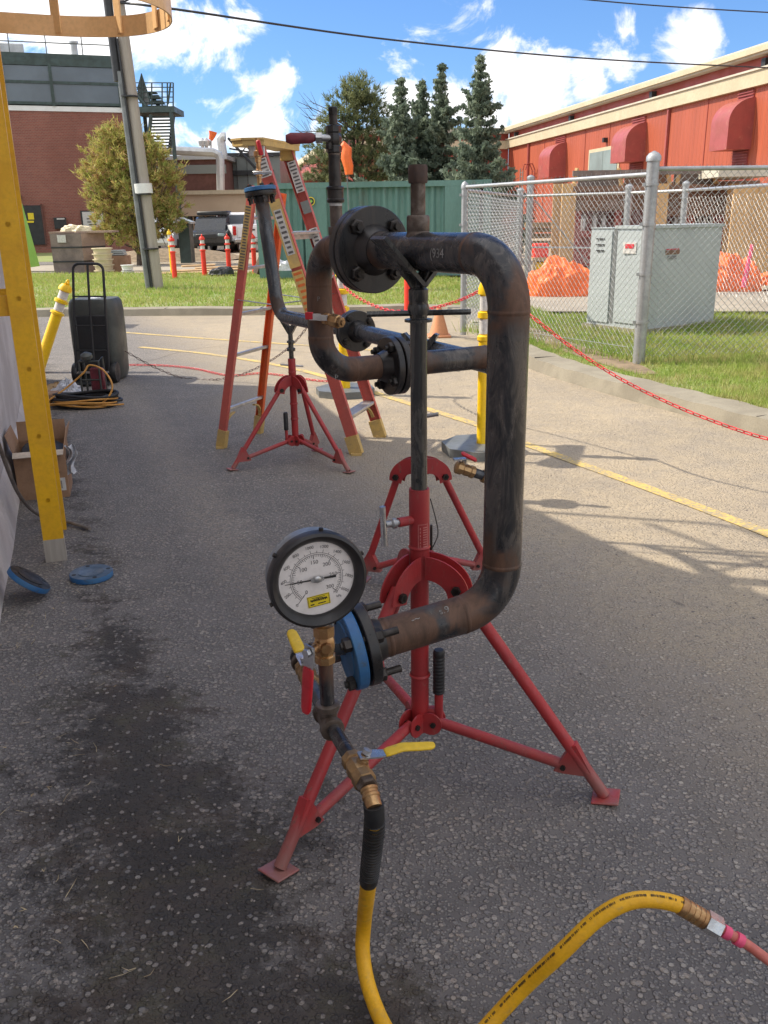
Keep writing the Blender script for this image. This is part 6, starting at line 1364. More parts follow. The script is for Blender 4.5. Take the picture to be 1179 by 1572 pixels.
F2a = [G(556, 890), G(757, 886), V(c2x + .02, c2y + .42, 0)]
st2 = pipe_stand(c2x, c2y, [(f.x, f.y) for f in F2a], .68, .52, .14, .024, 'second red tripod pipe stand, mostly hidden behind the nearest stand and its post', arch_r=.115, leg_r=.015, pad=.065)
c3x = D(452, 640, 5.62).x
st3 = pipe_stand(c3x, 5.62, [tuple(G(357, 722))[:2], tuple(G(536, 726))[:2], tuple(G(487, 692))[:2]], .66, .50, .13, .024, 'farthest red tripod pipe stand, under the blue capped pipe by the ladder', arch_r=.11, leg_r=.0145, pad=.06)
m = MB(); q = V(c3x - .055, 5.60, .14); m.tube([V(c3x, 5.6, .13), q, q + V(0, 0, .07)], .011, 10); m.build('grip_arm', 'red', st3)
m = MB(); m.lathe(q + V(0, 0, .06), (0, 0, 1), [(.012, 0), (.015, .003), (.015, .11), (.01, .118)], 14); m.build('hand_grip', 'rubber', st3)

# ================================================================ FLANGES, SPOOLS
def flange_pair(parent, c, ax, D_, th=.022, bore=.045, n_b=8, mt='flange', gap=.003, br=None, bolt_r=.0105, hub=.03, studs=False, a0=.35, names=('flange', 'flange')):
    ax = Vector(ax).normalized(); u, w_, _ = frame(ax); rr = D_ / 2; br = br or rr * .80
    for sg, nm in ((-1, names[0]), (1, names[1])):
        m = MB(); a = ax * sg; m.lathe(c + a * gap / 2, a, [(rr * .66, 0), (rr * .66, .001), (rr - .002, .001), (rr, .003), (rr, th - .002), (rr - .002, th), (bore * 1.42, th), (bore * 1.32, th + hub * .3), (bore * 1.06, th + hub), (bore * .9, th + hub)], 48); f_ = m.build(nm, mt, parent)
    for k in range(n_b):
        a = a0 + 6.283 * k / n_b; q = c + (u * math.cos(a) + w_ * math.sin(a)) * br; L_ = th + .012 + gap; m = MB()
        m.cyl(q - ax * (L_ + .010), q + ax * (L_ + .004), bolt_r * .72, n=10)
        for sg in (-1, 1): m.lathe(q + ax * sg * (th + gap / 2 + .0005), ax * sg, [(bolt_r * 1.55, 0), (bolt_r * 1.55, .011), (bolt_r * 1.25, .0135)], 6, rot=random.uniform(0, 1))
        m.build('bolt', 'bolt', parent, 25)
def weldring(parent, c, ax, r_): m = MB(); m.lathe(c, ax, [(r_ * .995, -.006), (r_ * 1.022, -.003), (r_ * 1.03, 0), (r_ * 1.022, .003), (r_ * .995, .006)], 40, cap=False); m.build('weld_bead', 'pipe', parent, weld=[(tuple(c), .12)])
sp1 = thing('pipe_spool', 'big welded black steel pipe assembly, bent in a square on the nearest stand', 'pipe assembly', (pv.x, pv.y, 0))
A, Bc = V(pv.x, pv.y, zT), V(pv.x, pv.y, zB); rbend = .115
fT = A + d1 * .545; fB = Bc + d2 * .355
el1 = bend(A + d1 * .5, A, Bc, rbend, 20); el2 = bend(A, Bc, fB, rbend, 20)
wd_ = []
for e in (el1, el2): wd_ += [(tuple(e[0]), .05), (tuple(e[-1]), .075)]
wd_ += [(tuple(fB - d2 * .05), .09), (tuple(fT), .09)]
def PT(name, pts, r_, weld, mt='pipe', n=36): m = MB(); m.tube(pts, r_, n); return m.build(name, mt, sp1, weld=weld, smooth=50)
PT('top_pipe', seg(fT - d1 * .04, el1[0], .015), RP, wd_); PT('elbow', el1, RP * 1.012, wd_ + [(tuple(el1[-1]), .09)]); PT('upright_pipe', seg(el1[-1], el2[0], .015), RP, wd_ + [(tuple(el2[0]), .10)])
PT('elbow', el2, RP * 1.012, wd_ + [(tuple(el2[-1]), .07)]); PT('bottom_pipe', seg(el2[-1], fB - d2 * .03, .012), RP, wd_ + [(tuple(fB - d2 * .08), .11)])
for e, ax in ((el1[0], d1), (el1[-1], V(0, 0, 1)), (el2[0], V(0, 0, 1)), (el2[-1], d2)): weldring(sp1, e, ax, RP)
weldring(sp1, fB - d2 * .065, d2, RP)
flange_pair(sp1, fT, d1, .215, .024, RP, 4, bolt_r=.0125, a0=.80, br=.080)
# left loop, smaller pipe
RL = .0365; Lf = fT + d1 * .275; Lb = V(Lf.x, Lf.y, 1.072); d3 = V(.905, .425, 0).normalized(); Le = Lb + d3 * .63; Ld = V(Le.x, Le.y, .60)
l1 = bend(fT, Lf, Lb, .10, 16); l2 = bend(Lf, Lb, Le, .10, 16); l3 = bend(Lb, Le, Ld, .07, 10)
wl2 = [(tuple(q), .07) for q in (l1[0], l1[-1], l2[0], l2[-1])] + [(tuple(Lb + d3 * .2), .16), (tuple(Lf.lerp(Lb, .5)), .13)]
PT('loop_pipe', seg(fT + d1 * .03, l1[0], .012), RL, wl2); PT('elbow', l1, RL * 1.02, wl2); PT('loop_pipe', seg(l1[-1], l2[0], .012), RL, wl2); PT('elbow', l2, RL * 1.02, wl2)
fL = Lb + d3 * .235; PT('loop_pipe', seg(l2[-1], fL - d3 * .03, .012), RL, wl2 + [(tuple(fL), .1)]); PT('branch_pipe', seg(fL + d3 * .03, l3[0], .015), RL, [(tuple(fL + d3 * .05), .09), (tuple(l3[0]), .08)])
PT('elbow', l3, RL * 1.02, [(tuple(l3[0]), .05)]); PT('drop_pipe', seg(l3[-1], Ld, .02), RL, []); 
m = MB(); m.lathe(Ld, (0, 0, -1), [(RL, 0), (RL * .8, .018), (RL * .4, .028), (.002, .03)], 30); m.build('end_cap', 'pipe', sp1, weld=[])
for e, ax in ((l1[0], d1), (l1[-1], V(0, 0, 1)), (l2[0], V(0, 0, 1)), (l2[-1], d3), (l3[0], d3), (fL + d3 * .075, d3)): weldring(sp1, e, ax, RL)
flange_pair(sp1, fL, d3, .176, .022, RL, 4, bolt_r=.0105, a0=.55)
# chalk marks
def chalk(s, size, o, ux, uy, name='chalk_mark'): text_obj(s, size * .8, o, ux, uy, 'chalk', name, sp1, .0006)
vw = V(0, -1, 0)
chalk('P.', .028, V(Lb.x + .045, Lb.y - .028, Lb.z - .012), V(.9, .35, -.15), V(0, -.2, 1))
chalk('P', .022, V(Lf.x, Lf.y - RL - .001, 1.285), (1, 0, 0), (0, 0, 1))
nn_ = V(d1.y, -d1.x, 0);
if nn_.y > 0: nn_ = -nn_
q = A.lerp(fT, .36) + nn_ * (RP + .0008); chalk('(934', .036, q + V(0, 0, .0), -d1, V(0, 0, 1))
nb_ = V(d2.y, -d2.x, 0)
if nb_.y > 0: nb_ = -nb_
q = el2[-1].lerp(fB, .22) ; nrm = (nb_ * .55 + V(0, 0, .84)).normalized(); chalk('s.9', .03, q + nrm * (RP + .001), -d2, nrm.cross(-d2))
q = el2[-1].lerp(fB, .50); chalk('-~', .03, q + nrm * (RP + .001), -d2, nrm.cross(-d2))
# threaded outlet with nipple and cap on the top pipe
oc = V(CX, CY, 0) ; oc = A + d1 * ((CX - A.x) / d1.x) ; oc = oc + d1 * .0
zt5 = zT + RP
m = MB(); m.lathe(oc + V(0, 0, RP - .012), (0, 0, 1), [(.030, 0), (.026, .014), (.027, .016), (.027, .046), (.024, .05), (.016, .05)], 28); m.build('weld_outlet', 'malleable', sp1)
m = MB(); m.tube(seg(oc + V(0, 0, RP + .03), oc + V(0, 0, RP + .115), .01), .0172, 24); m.build('nipple', 'malleable', sp1)
m = MB(); m.lathe(oc + V(0, 0, RP + .108), (0, 0, 1), [(.0215, 0), (.0225, .004), (.0225, .034), (.020, .04), (.001, .041)], 24); m.build('nipple_cap', 'flange', sp1, weld=[(tuple(oc + V(0, 0, RP + .13)), .1)])
# tall vent with valve beyond the flange
vc = fT + d1 * .165; vz0 = zT + RL; VS = .84
def vlathe(name, mt, z, pr, n=20, weld=None): m = MB(); m.lathe(V(vc.x, vc.y, vz0 + z * VS), (0, 0, 1), [(q_[0], q_[1] * VS) for q_ in pr], n); return m.build(name, mt, sp1)
vlathe('weld_outlet', 'malleable', -.012, [(.026, 0), (.021, .012), (.0225, .014), (.0225, .036), (.014, .038)]); vlathe('nipple', 'malleable', .02, [(.0165, 0), (.0165, .10)]); vlathe('pipe_band', 'label', .088, [(.0172, 0), (.0172, .009)])
vlathe('coupling', 'bolt', .097, [(.0215, 0), (.0235, .004), (.0235, .01), (.0215, .013), (.0215, .038), (.0235, .041), (.0235, .047), (.019, .05)]); vlathe('nipple', 'bolt', .145, [(.0165, 0), (.0152, .095)]); vlathe('pipe_band', 'malleable', .238, [(.0158, 0), (.0158, .006)])
bv = thing('ball_valve', 'small dark vent valve with a dull red lever at the top of the tall nipple', 'valve', tuple(vc + V(0, 0, vz0)))
m = MB(); m.lathe(V(vc.x, vc.y, vz0 + .243 * VS), (0, 0, 1), [(.0164, 0), (.0205, .003), (.0205, .017), (.018, .020), (.0215, .028), (.0215, .042), (.018, .049), (.0205, .052), (.0205, .066), (.015, .069)], 8); m.build('valve_body', 'flange', bv, 30)
m = MB(); m.cyl(V(vc.x, vc.y, vz0 + .325 * VS), V(vc.x, vc.y, vz0 + .36 * VS), .0105, n=12); m.lathe(V(vc.x, vc.y, vz0 + .355 * VS), (0, 0, 1), [(.013, 0), (.013, .016), (.009, .018)], 6); m.build('plug', 'bolt', bv)
hz_ = vz0 + .287 * VS; m = MB(); m.tube([V(vc.x, vc.y - .008, hz_), V(vc.x - .042, vc.y - .018, hz_)], .009, 12); m.lathe(V(vc.x - .03, vc.y - .015, hz_), (-1, -.1, 0), [(.0145, 0), (.0145, .016)], 6); m.build('stem', 'zinc', bv)
m = MB(); m.cyl(V(vc.x - .012, vc.y - .02, hz_ - .028), V(vc.x - .012, vc.y - .02, hz_ - .012), .008, n=8); m.build('packing_nut', 'bolt', bv)
m = MB(); m.tube([V(vc.x - .046, vc.y - .02, hz_), V(vc.x - .06, vc.y - .02, hz_), V(vc.x - .11, vc.y - .024, hz_ - .001), V(vc.x - .123, vc.y - .024, hz_ - .001)], [.008, .0135, .0145, .009], 14, squash=(.55, 1)); m.build('lever_grip', 'dgrip', bv)

# small valve stub on the loop (seen against the loop pipe)
sv = thing('ball_valve', 'small bronze valve with white and red lever screwed into the left loop pipe', 'valve', (Lf.x, Lf.y, 1.22))
q = V(Lf.x + .0, Lf.y - RL, 1.222); dv = V(.72, -.62, -.10).normalized()
q = D(498, 489, Lf.y - .06); dv = V(.80, -.60, -.12).normalized()
m = MB(); m.lathe(q - dv * .03, dv, [(.010, 0), (.010, .03), (.017, .032), (.017, .045), (.014, .047), (.014, .058), (.0195, .06), (.0195, .082), (.017, .085)], 8); m.build('valve_body', 'brass', sv, 30)
m = MB(); m.lathe(q + dv * .052, dv, [(.0155, 0), (.0155, .012), (.008, .013), (.008, .018)], 6); m.build('hex_plug', 'bronze', sv, 20)
m = MB(); m.box(q + V(-.005, -.018, .004), (.03, .008, .015), rz=-.3); m.box(q + V(-.026, -.012, .006), (.034, .004, .018), rz=-.3); m.build('lever_plate', 'label', sv, 0); m = MB(); m.box(q + V(-.042, -.007, .009), (.024, .007, .021), rz=-.3, bev=.002); m.build('lever_grip', 'rgrip', sv)

# low valve stub behind the upright pipe
lv_ = thing('ball_valve', 'bronze valve with short red lever poking out low behind the big upright pipe', 'valve', (Ld.x, Ld.y, .66))
a, b = D(700, 716, Ld.y - .05), V(Ld.x - .01, Ld.y - .02, .655); dv = (b - a).normalized()
m = MB(); m.cyl(a.lerp(b, .3), b, .0165, n=16); m.build('nipple', 'grey_pipe', lv_, weld=[]); m = MB(); m.lathe(a.lerp(b, .62), dv, [(.02, 0), (.0235, .004), (.0235, .018), (.02, .024)], 20); m.build('coupling', 'bronze', lv_)
m = MB(); m.lathe(a, dv, [(.017, 0), (.0225, .003), (.0225, .022), (.018, .026), (.021, .036), (.019, .05), (.0215, .054), (.0215, .066)], 10); m.build('valve_body', 'bronze', lv_, 30)
m = MB(); m.cyl(a + dv * .03 + V(0, 0, .015), a + dv * .03 + V(.0, -.01, .035), .008, n=8); m.box(a + dv * .02 + V(-.005, -.008, .034), (.045, .022, .005), rz=.2); m.build('lever_plate', 'zinc', lv_, 0); m = MB(); m.box(a + V(.042, -.006, .034), (.058, .026, .012), mat=Matrix.Rotation(R(28), 3, 'Y'), bev=.005); m.build('lever_grip', 'rgrip', lv_)

# ---- second, farther spool with the blue cap
sp2 = thing('pipe_spool', 'thinner grey pipe assembly with a blue cap running behind the big one', 'pipe assembly', (c3x, 5.62, 0))
pe = D(431, 484, 5.05); ptp = D(401, 302, 4.98); pfl = D(546, 509, 4.15); pen = D(762, 556, 3.1)
zz = (pe.z + pfl.z) / 2
pe = D(428, 484, 4.95); pfl = G(548, 509, pe.z); dh = (pfl - pe); dh.z = 0
pfl = D(546, 508, 4.1); pen = D(770, 563, 3.05)
e1 = bend(ptp, pe, pfl, .11, 14); RS = .036
e2 = bend(pfl, pen, V(pen.x, pen.y, .5), .08, 10)
for pts in (seg(ptp, e1[0], .03), e1, seg(e1[-1], pfl, .03), seg(pfl, e2[0], .03), e2, seg(e2[-1], V(pen.x, pen.y, .45), .03)):
    m = MB(); m.tube(pts, RS, 28); m.build('pipe_run', 'grey_pipe', sp2, weld=[(tuple(ptp), .12), (tuple(e1[6]), .08)], smooth=50)
flange_pair(sp2, pfl, (pen - pfl), .185, .022, RS, 4, bolt_r=.010, a0=.6)
ax = (ptp - pe).normalized(); m = MB(); m.lathe(ptp - ax * .03, ax, [(.042, 0), (.045, .03), (.082, .032), (.084, .036), (.084, .054), (.08, .056)], 36); m.build('flange', 'flange', sp2, weld=[])
m = MB(); m.lathe(ptp + ax * .028, ax, [(.082, 0), (.085, .003), (.085, .019), (.082, .021), (.001, .0215)], 36); m.build('blue_cap', 'blue', sp2)
u, w_, _ = frame(ax)
for k in range(6): a = .3 + 6.283 * k / 6; q = ptp + (u * math.cos(a) + w_ * math.sin(a)) * .068; m = MB(); m.cyl(q - ax * .035, q + ax * .062, .007, n=8); m.lathe(q - ax * .012, ax, [(.0125, 0), (.0125, .011)], 6); m.lathe(q + ax * .05, ax, [(.0125, 0), (.0125, .009)], 6); m.build('bolt', 'bolt', sp2)
m = MB(); q = ptp + ax * .05; m.lathe(q, (0, 0, 1), [(.012, 0), (.012, .05), (.018, .052), (.018, .085), (.012, .088), (.012, .12), (.017, .122), (.017, .145), (.022, .15), (.022, .175), (.012, .18), (.012, .24)], 12); m.build('valve_stack', 'brass', sp2)
m = MB(); m.box(q + V(.015, -.025, .19), (.022, .012, .075), bev=.004, mat=Matrix.Rotation(R(-12), 3, 'Y')); m.build('lever_grip', 'rgrip', sp2)
m = MB(); m.box(q + V(.02, -.01, .07), (.10, .02, .016), bev=.003); m.build('side_fitting', 'zinc', sp2)
simple_top(st3, c3x, 5.62, .66, D(448, 505, 5.62).z, [(D(448, 561, 5.62).z, .07)], .021)
zz = D(650, 560, c2y).z; simple_top(st2, c2x, c2y, .68, 1.0, [(.93, .16)])
m = MB(); m.cyl(V(c2x - .02, c2y, .74), V(c2x + .07, c2y - .03, .76), .008, n=10); m.build('clamp_screw', 'zinc', st2)

# ---- blind end of the near pipe, with the test fittings
ax = d2; u, w_, _ = frame(ax); rr = .0955
m = MB(); m.lathe(fB - ax * .022, ax, [(.046, -.03), (.052, -.012), (.058, 0), (rr - .002, 0), (rr, .002), (rr, .022), (rr - .002, .024), (rr * .66, .024), (rr * .66, .0255)], 48); m.build('flange', 'flange', sp1, weld=[(tuple(fB - ax * .02), .05)])
m = MB(); m.lathe(fB + ax * .004, ax, [(.062, 0), (.062, .0045)], 40); m.build('gasket', 'rubber', sp1)
m = MB(); m.lathe(fB + ax * .0085, ax, [(rr * .66, 0), (rr - .002, .001), (rr, .003), (rr, .024), (rr - .002, .026), (.066, .026), (.064, .029), (.001, .029)], 48); m.build('blue_blind', 'blue', sp1)
for k in range(4):
    a = .62 + 6.283 * k / 4; q = fB + (u * math.cos(a) + w_ * math.sin(a)) * .076; m = MB(); m.tube([q - ax * .075, q + ax * .058], .0085, 14)
    m.lathe(q - ax * .022, -ax, [(.0165, 0), (.0165, .014), (.013, .017)], 6, rot=k); m.lathe(q + ax * .036, ax, [(.0165, 0), (.0165, .014), (.013, .017)], 6, rot=k * 2); m.build('stud_bolt', 'bolt', sp1, 25)
E_ = G(456, 1003, .612); T_ = G(504, 1106, .602); H_ = G(564, 1206, .600); bl = fB + ax * .037; 
tm = thing('test_manifold', 'brass valves and iron nipples screwed to the blue blind end, feeding the gauge', 'pipe fittings', tuple(T_))
def fit(name, mt, o, a, pr, n=20, rot=0, sm=35, parent=tm): m = MB(); m.lathe(o, a, pr, n, rot=rot); return m.build(name, mt, parent, sm)
eb = E_ + V(-.0, .0, 0)
m = MB(); m.tube([bl - ax * .006, bl + (E_ - bl) * .55], .0135, 18); m.build('nipple', 'grey_pipe', tm, weld=[])
dE = (E_ - bl).normalized(); dM = (T_ - E_).normalized()
m = MB(); m.tube(bend(E_ - dE * .05, E_, E_ + dM * .05, .022, 8), .0185, 20); m.build('elbow_fitting', 'grey_pipe', tm, weld=[])
for o_, a_ in ((E_ - dE * .045, dE), (E_ + dM * .045, -dM)): fit('fitting_bead', 'grey_pipe' if 0 else 'malleable', o_, a_, [(.0195, 0), (.0215, .002), (.0215, .010), (.0195, .013)])
def ballvalve(name, c, a_, up, grip, gdir, mt='brass', plate='zinc', bent=0, parent=tm, glen=.105, r_=.0195, stemh=.03):
    a_ = a_.normalized(); up = (up - a_ * up.dot(a_)).normalized(); m = MB()
    m.lathe(c - a_ * .038, a_, [(r_ * .8, 0), (r_, .001), (r_, .014), (r_ * .84, .016), (r_ * 1.0, .026), (r_ * 1.05, .038), (r_ * .95, .050), (r_ * .86, .053), (r_ * 1.04, .055), (r_ * 1.04, .075), (r_ * .8, .077)], 8, rot=.4); body = m.build(name, mt, parent, 28)
    m = MB(); s0 = c + up * r_ * .7; m.lathe(s0, up, [(.011, 0), (.0105, .008), (.008, .010), (.008, stemh - .008)], 14); m.build('stem', mt, body)
    m = MB(); m.lathe(c + up * (r_ * .7 + stemh - .006), up, [(.0085, 0), (.0085, .008), (.004, .009)], 6); m.build('hex_nut', 'zinc', body, 20)
    g = gdir.normalized(); sd = g.cross(up).normalized(); hp_ = c + up * (r_ * .7 + stemh - .009)
    m = MB(); m.prism([(-.012, -.011), (.022, -.0125), (.04, -.009), (.04, .009), (.022, .0125), (-.012, .011)], hp_, g, sd, .003); m.build('lever_plate', plate, body, 0)
    g2 = (g + up * bent).normalized(); p0 = hp_ + g * .034; m = MB(); L_ = glen
    gp_ = [p0, p0 + g * .006 + up * bent * .006, p0 + g * .028 + up * bent * .024, p0 + g * .034 + up * bent * .024, p0 + g * (L_ * .7) + up * bent * .018, p0 + g * (L_ - .008) + up * bent * .016, p0 + g * L_ + up * bent * .016]
    vs = []
    for p, hw_ in zip(gp_, (.0100, .0128, .0128, .0128, .0122, .0115, .0075)):
        for k in range(14): a = 6.283 * k / 14; vs.append(p + sd * math.copysign(abs(math.cos(a)) ** .6, math.cos(a)) * hw_ + up * math.sin(a) * .0046)
    m.add(vs, [(i * 14 + k, i * 14 + (k + 1) % 14, i * 14 + 14 + (k + 1) % 14, i * 14 + 14 + k) for i in range(6) for k in range(14)] + [tuple(range(13, -1, -1)), tuple(84 + k for k in range(14))])
    m.build('lever_grip', grip, body, 50); return body
cV = E_.lerp(T_, .36)
m = MB(); m.tube([E_ + dM * .03, T_], .0135, 18); m.build('nipple', 'grey_pipe', tm, weld=[])
up1 = V(-.12, -.05, .98); ballvalve('ball_valve', cV, dM, up1, 'ygrip', V(-.45, .05, .90) if 0 else V(-.34, 1.0, .12), mt='bronze', glen=.085)
# tee
fit('tee_run', 'malleable', T_ - dM * .036, dM, [(.0185, 0), (.0225, .002), (.0225, .013), (.0185, .017), (.0185, .055), (.0225, .059), (.0225, .070), (.0185, .072)], 24)
upz = V(-.006, .0, 1).normalized(); fit('tee_branch', 'malleable', T_, upz, [(.0175, 0), (.0175, .022), (.0225, .026), (.0225, .036), (.0185, .038)], 24)
m = MB(); m.tube([T_ + upz * .03, T_ + upz * .125], .0135, 20); m.build('nipple', 'pipe', tm, weld=[(tuple(T_ + upz * .12), .04)])
gv = T_ + upz * .162
ballvalve('ball_valve', gv, upz, V(-.62, -.78, 0), 'rgrip', V(-.10, .08, -1), mt='brass', glen=.098, stemh=.036)
fit('packing_nut', 'brass', gv + V(.004, -.012, .0), V(.1, -1, 0), [(.010, 0), (.0105, .01), (.0095, .014), (.006, .014)], 8)
fit('gauge_nipple', 'label', gv + upz * .037, upz, [(.0115, 0), (.0115, .014)], 16)
dN = (H_ - T_).normalized(); m = MB(); m.tube([T_ + dM * .02, T_ + dN * .05, H_ - dN * .055], .0135, 18); m.build('nipple', 'pipe', tm, weld=[])
vv_ = H_ - dN * .045
ballvalve('ball_valve', vv_, dN, V(.42, .12, .90), 'ygrip', V(1, .30, -.10), mt='bronze', glen=.088, bent=.35, stemh=.026)
fit('reducer', 'malleable', vv_ + dN * .036, dN, [(.0175, 0), (.0185, .003), (.0185, .014), (.015, .016)], 6, sm=20)
fit('hose_fitting', 'brass', vv_ + dN * .050 + V(0, 0, -.001), (dN + V(-.05, 0, -.55)).normalized(), [(.0125, 0), (.0155, .002), (.0155, .006), (.0138, .008), (.0138, .012), (.0155, .014), (.0155, .018), (.0138, .02), (.0138, .036)], 20)

# ================================================================ GAUGE
gn = V(.34, -.94, 0).normalized(); gx = V(-gn.y, gn.x, 0);
if gx.x < 0: gx = -gx
gc = D(487, 889, 1.415); RG = .0885
gt = thing('pressure_gauge', 'large round black rimmed pressure gauge with a white dial', 'pressure gauge', tuple(gc))
rt_ = R(3); gX = (gx * math.cos(rt_) + V(0, 0, 1) * math.sin(rt_)); gZ = (V(0, 0, 1) * math.cos(rt_) - gx * math.sin(rt_))
def GP(x, y, o=0.0): return gc + gX * x + gZ * y + gn * o
m = MB(); m.lathe(gc - gn * .046, gn, [(.07, 0), (RG * .93, .004), (RG * .93, .039)], 64); m.build('case', 'case', gt)
m = MB(); m.lathe(gc - gn * .008, gn, [(RG * .95, -.002), (RG * .995, .0), (RG, .004), (RG, .014), (RG * .985, .019), (RG * .93, .0215), (RG * .86, .0185), (RG * .80, .012), (RG * .775, .008), (RG * .775, .003)], 72, cap=False); m.build('bezel', 'bezel', gt, 30)
for k in range(6):
    a = R(80 + 60 * k); m = MB(); q = gc - gn * .002 + (gX * math.cos(a) + gZ * math.sin(a)) * RG * .985; m.cyl(q, q + (gX * math.cos(a) + gZ * math.sin(a)) * .006, .004, n=8); m.build('rim_screw', 'bolt', gt)
m = MB(); m.lathe(gc - gn * .004, gn, [(RG * .79, -.002), (RG * .79, 0)], 64); m.build('dial', 'dial', gt)
def tick(a, r0, r1, w_, name='tick', off=.0004): 
    d_ = (gX * math.cos(a) + gZ * math.sin(a)); s_ = gn.cross(d_); q = gc - gn * (.004 - off); return [q + d_ * r0 - s_ * w_ / 2, q + d_ * r1 - s_ * w_ / 2, q + d_ * r1 + s_ * w_ / 2, q + d_ * r0 + s_ * w_ / 2]
A0, A1 = R(228), R(-42)
m = MB(); rs_ = RG * .50
for i in range(61):
    a = A0 + (A1 - A0) * i / 60; L_ = .0075 if i % 10 == 0 else (.0055 if i % 5 == 0 else .0038); m.add(tick(a, rs_ - L_, rs_, .0009 if i % 10 else .0014), [(0, 1, 2, 3)])
for rr_ in (rs_, rs_ + .0028):
    for i in range(90): a = A0 + (A1 - A0) * i / 90; b = A0 + (A1 - A0) * (i + 1) / 90; d0, d1_ = (gX * math.cos(a) + gZ * math.sin(a)), (gX * math.cos(b) + gZ * math.sin(b)); q = gc - gn * .0037; m.add([q + d0 * rr_, q + d0 * (rr_ + .0008), q + d1_ * (rr_ + .0008), q + d1_ * rr_], [(0, 1, 2, 3)])
for i in range(0, 21): a = A0 + (A1 - A0) * i / 20.7; L_ = .0065 if i % 2 == 0 else .004; m.add(tick(a, rs_ + .0028, rs_ + .003 + L_, .0008), [(0, 1, 2, 3)])
m.add(tick(A0, rs_ - .013, rs_ + .014, .0009), [(0, 1, 2, 3)])
m.build('scale_ticks', 'greyink', gt, 0)
for i, s_ in enumerate(('0', '50', '100', '150', '200', '250', '300')):
    a = A0 + (A1 - A0) * i / 6; q = GP(math.cos(a) * RG * .345, math.sin(a) * RG * .345, -.0036); text_obj(s_, .0098, q, gX, gZ, 'greyink', 'numeral', gt, .0002)
for i, s_ in enumerate(('0', '200', '400', '600', '800', '1000', '1200', '1400', '1600', '1800', '2000')):
    a = A0 + (A1 - A0) * i * 2 / 20.7; q = GP(math.cos(a) * RG * .665, math.sin(a) * RG * .665, -.0036); rx = gX * math.cos(a - math.pi / 2) + gZ * math.sin(a - math.pi / 2); rz = gX * math.cos(a) + gZ * math.sin(a); k_ = .5; rx = (rx * .35 + gX * .65).normalized(); rz = gn.cross(rx) ; text_obj(s_, .0078, q, rx, rz, 'greyink', 'numeral', gt, .0002)
text_obj('PSI', .0065, GP(RG * .36, -RG * .37, -.0036), gX, gZ, 'greyink', 'unit_mark', gt, .0002); text_obj('kPa', .0065, GP(RG * .42, -RG * .47, -.0036), gX, gZ, 'greyink', 'unit_mark', gt, .0002)
lx = (gX + gZ * .05).normalized(); lz = gn.cross(lx)
q = GP(.0, -RG * .475, -.0034); m = MB(); m.prism([(-.0205, -.0105), (.0205, -.0105), (.0205, .0105), (-.0205, .0105)], q, lx, lz, .0006); yl = m.build('yellow_label', 'sticker', gt, 0)
m = MB(); 
for (x0, y0, x1, y1) in ((-.0195, -.0098, .0195, -.0092), (-.0195, .0092, .0195, .0098), (-.0195, -.0095, -.0189, .0095), (.0189, -.0095, .0195, .0095), (-.016, -.0065, -.009, -.0045), (-.002, -.0062, .012, -.0045), (-.012, .0060, .012, .0068)):
    m.prism([(x0, y0), (x1, y0), (x1, y1), (x0, y1)], q + gn * .0006, lx, lz, .0003)
pts = [q + gn * .0009 + lx * (-.015 + .03 * i / 40) + lz * (.0018 + .0019 * math.sin(i * 1.35) * (1 + .4 * math.sin(i * .7))) for i in range(41)]; m.tube(pts, .0007, 4)
pts = [q + gn * .0009 + lx * (-.015 + .03 * i / 40) + lz * (.0018 + .0030 * math.sin(math.pi * i / 40)) for i in range(41)]; m.tube(pts, .0005, 4); m.build('label_print', 'ink', yl, 0)
na = R(180 - 1); nd = gX * math.cos(na) + gZ * math.sin(na); ns = gn.cross(nd); q = gc + gn * .001
m = MB(); m.prism([(-.034, -.0022), (-.014, -.0018), (.012, -.0014), (.058, -.0004), (.058, .0004), (.012, .0014), (-.014, .0018), (-.034, .0022)], q, nd, ns, .0008); m.build('needle', 'ink', gt, 0)
m = MB(); m.lathe(q, gn, [(.0062, 0), (.0062, .0025), (.004, .0035), (.001, .0036)], 20); m.prism([(-.012, -.0028), (-.006, -.0055), (.006, -.0055), (.012, -.0028), (.012, .0028), (.006, .0055), (-.006, .0055), (-.012, .0028)], q + gn * .0008, nd, ns, .001); m.build('needle_hub', 'zinc', gt)
m = MB(); sb = GP(0, -RG * .9, -.02); m.cyl(sb, T_ + upz * .205, .0095, n=12); m.build('gauge_stem', 'brass', gt)

# ================================================================ YELLOW HOSE
dS = (dN + V(-.05, 0, -.55)).normalized(); hs0 = vv_ + dN * .050 + dS * .030
Yh = hs0.y
P = [hs0, D(575, 1258, Yh + .002), D(573, 1290, Yh + .025), D(568, 1335, Yh + .075), D(563, 1378, Yh + .14), D(559, 1415, 1.43), G(557, 1465, .075), G(569, 1525, .035), G(600, 1592, .02), G(665, 1668, .02), G(735, 1590, .02), G(800, 1520, .10), G(860, 1464, .20), G(920, 1408, .27), G(975, 1382, .30), G(1035, 1387, .29), G(1082, 1412, .26)]
hs = thing('yellow_hose', 'thick yellow hose with a black bend guard, looping off the brass valve', 'hose', tuple(P[0]))
cur = spline(P, 12)
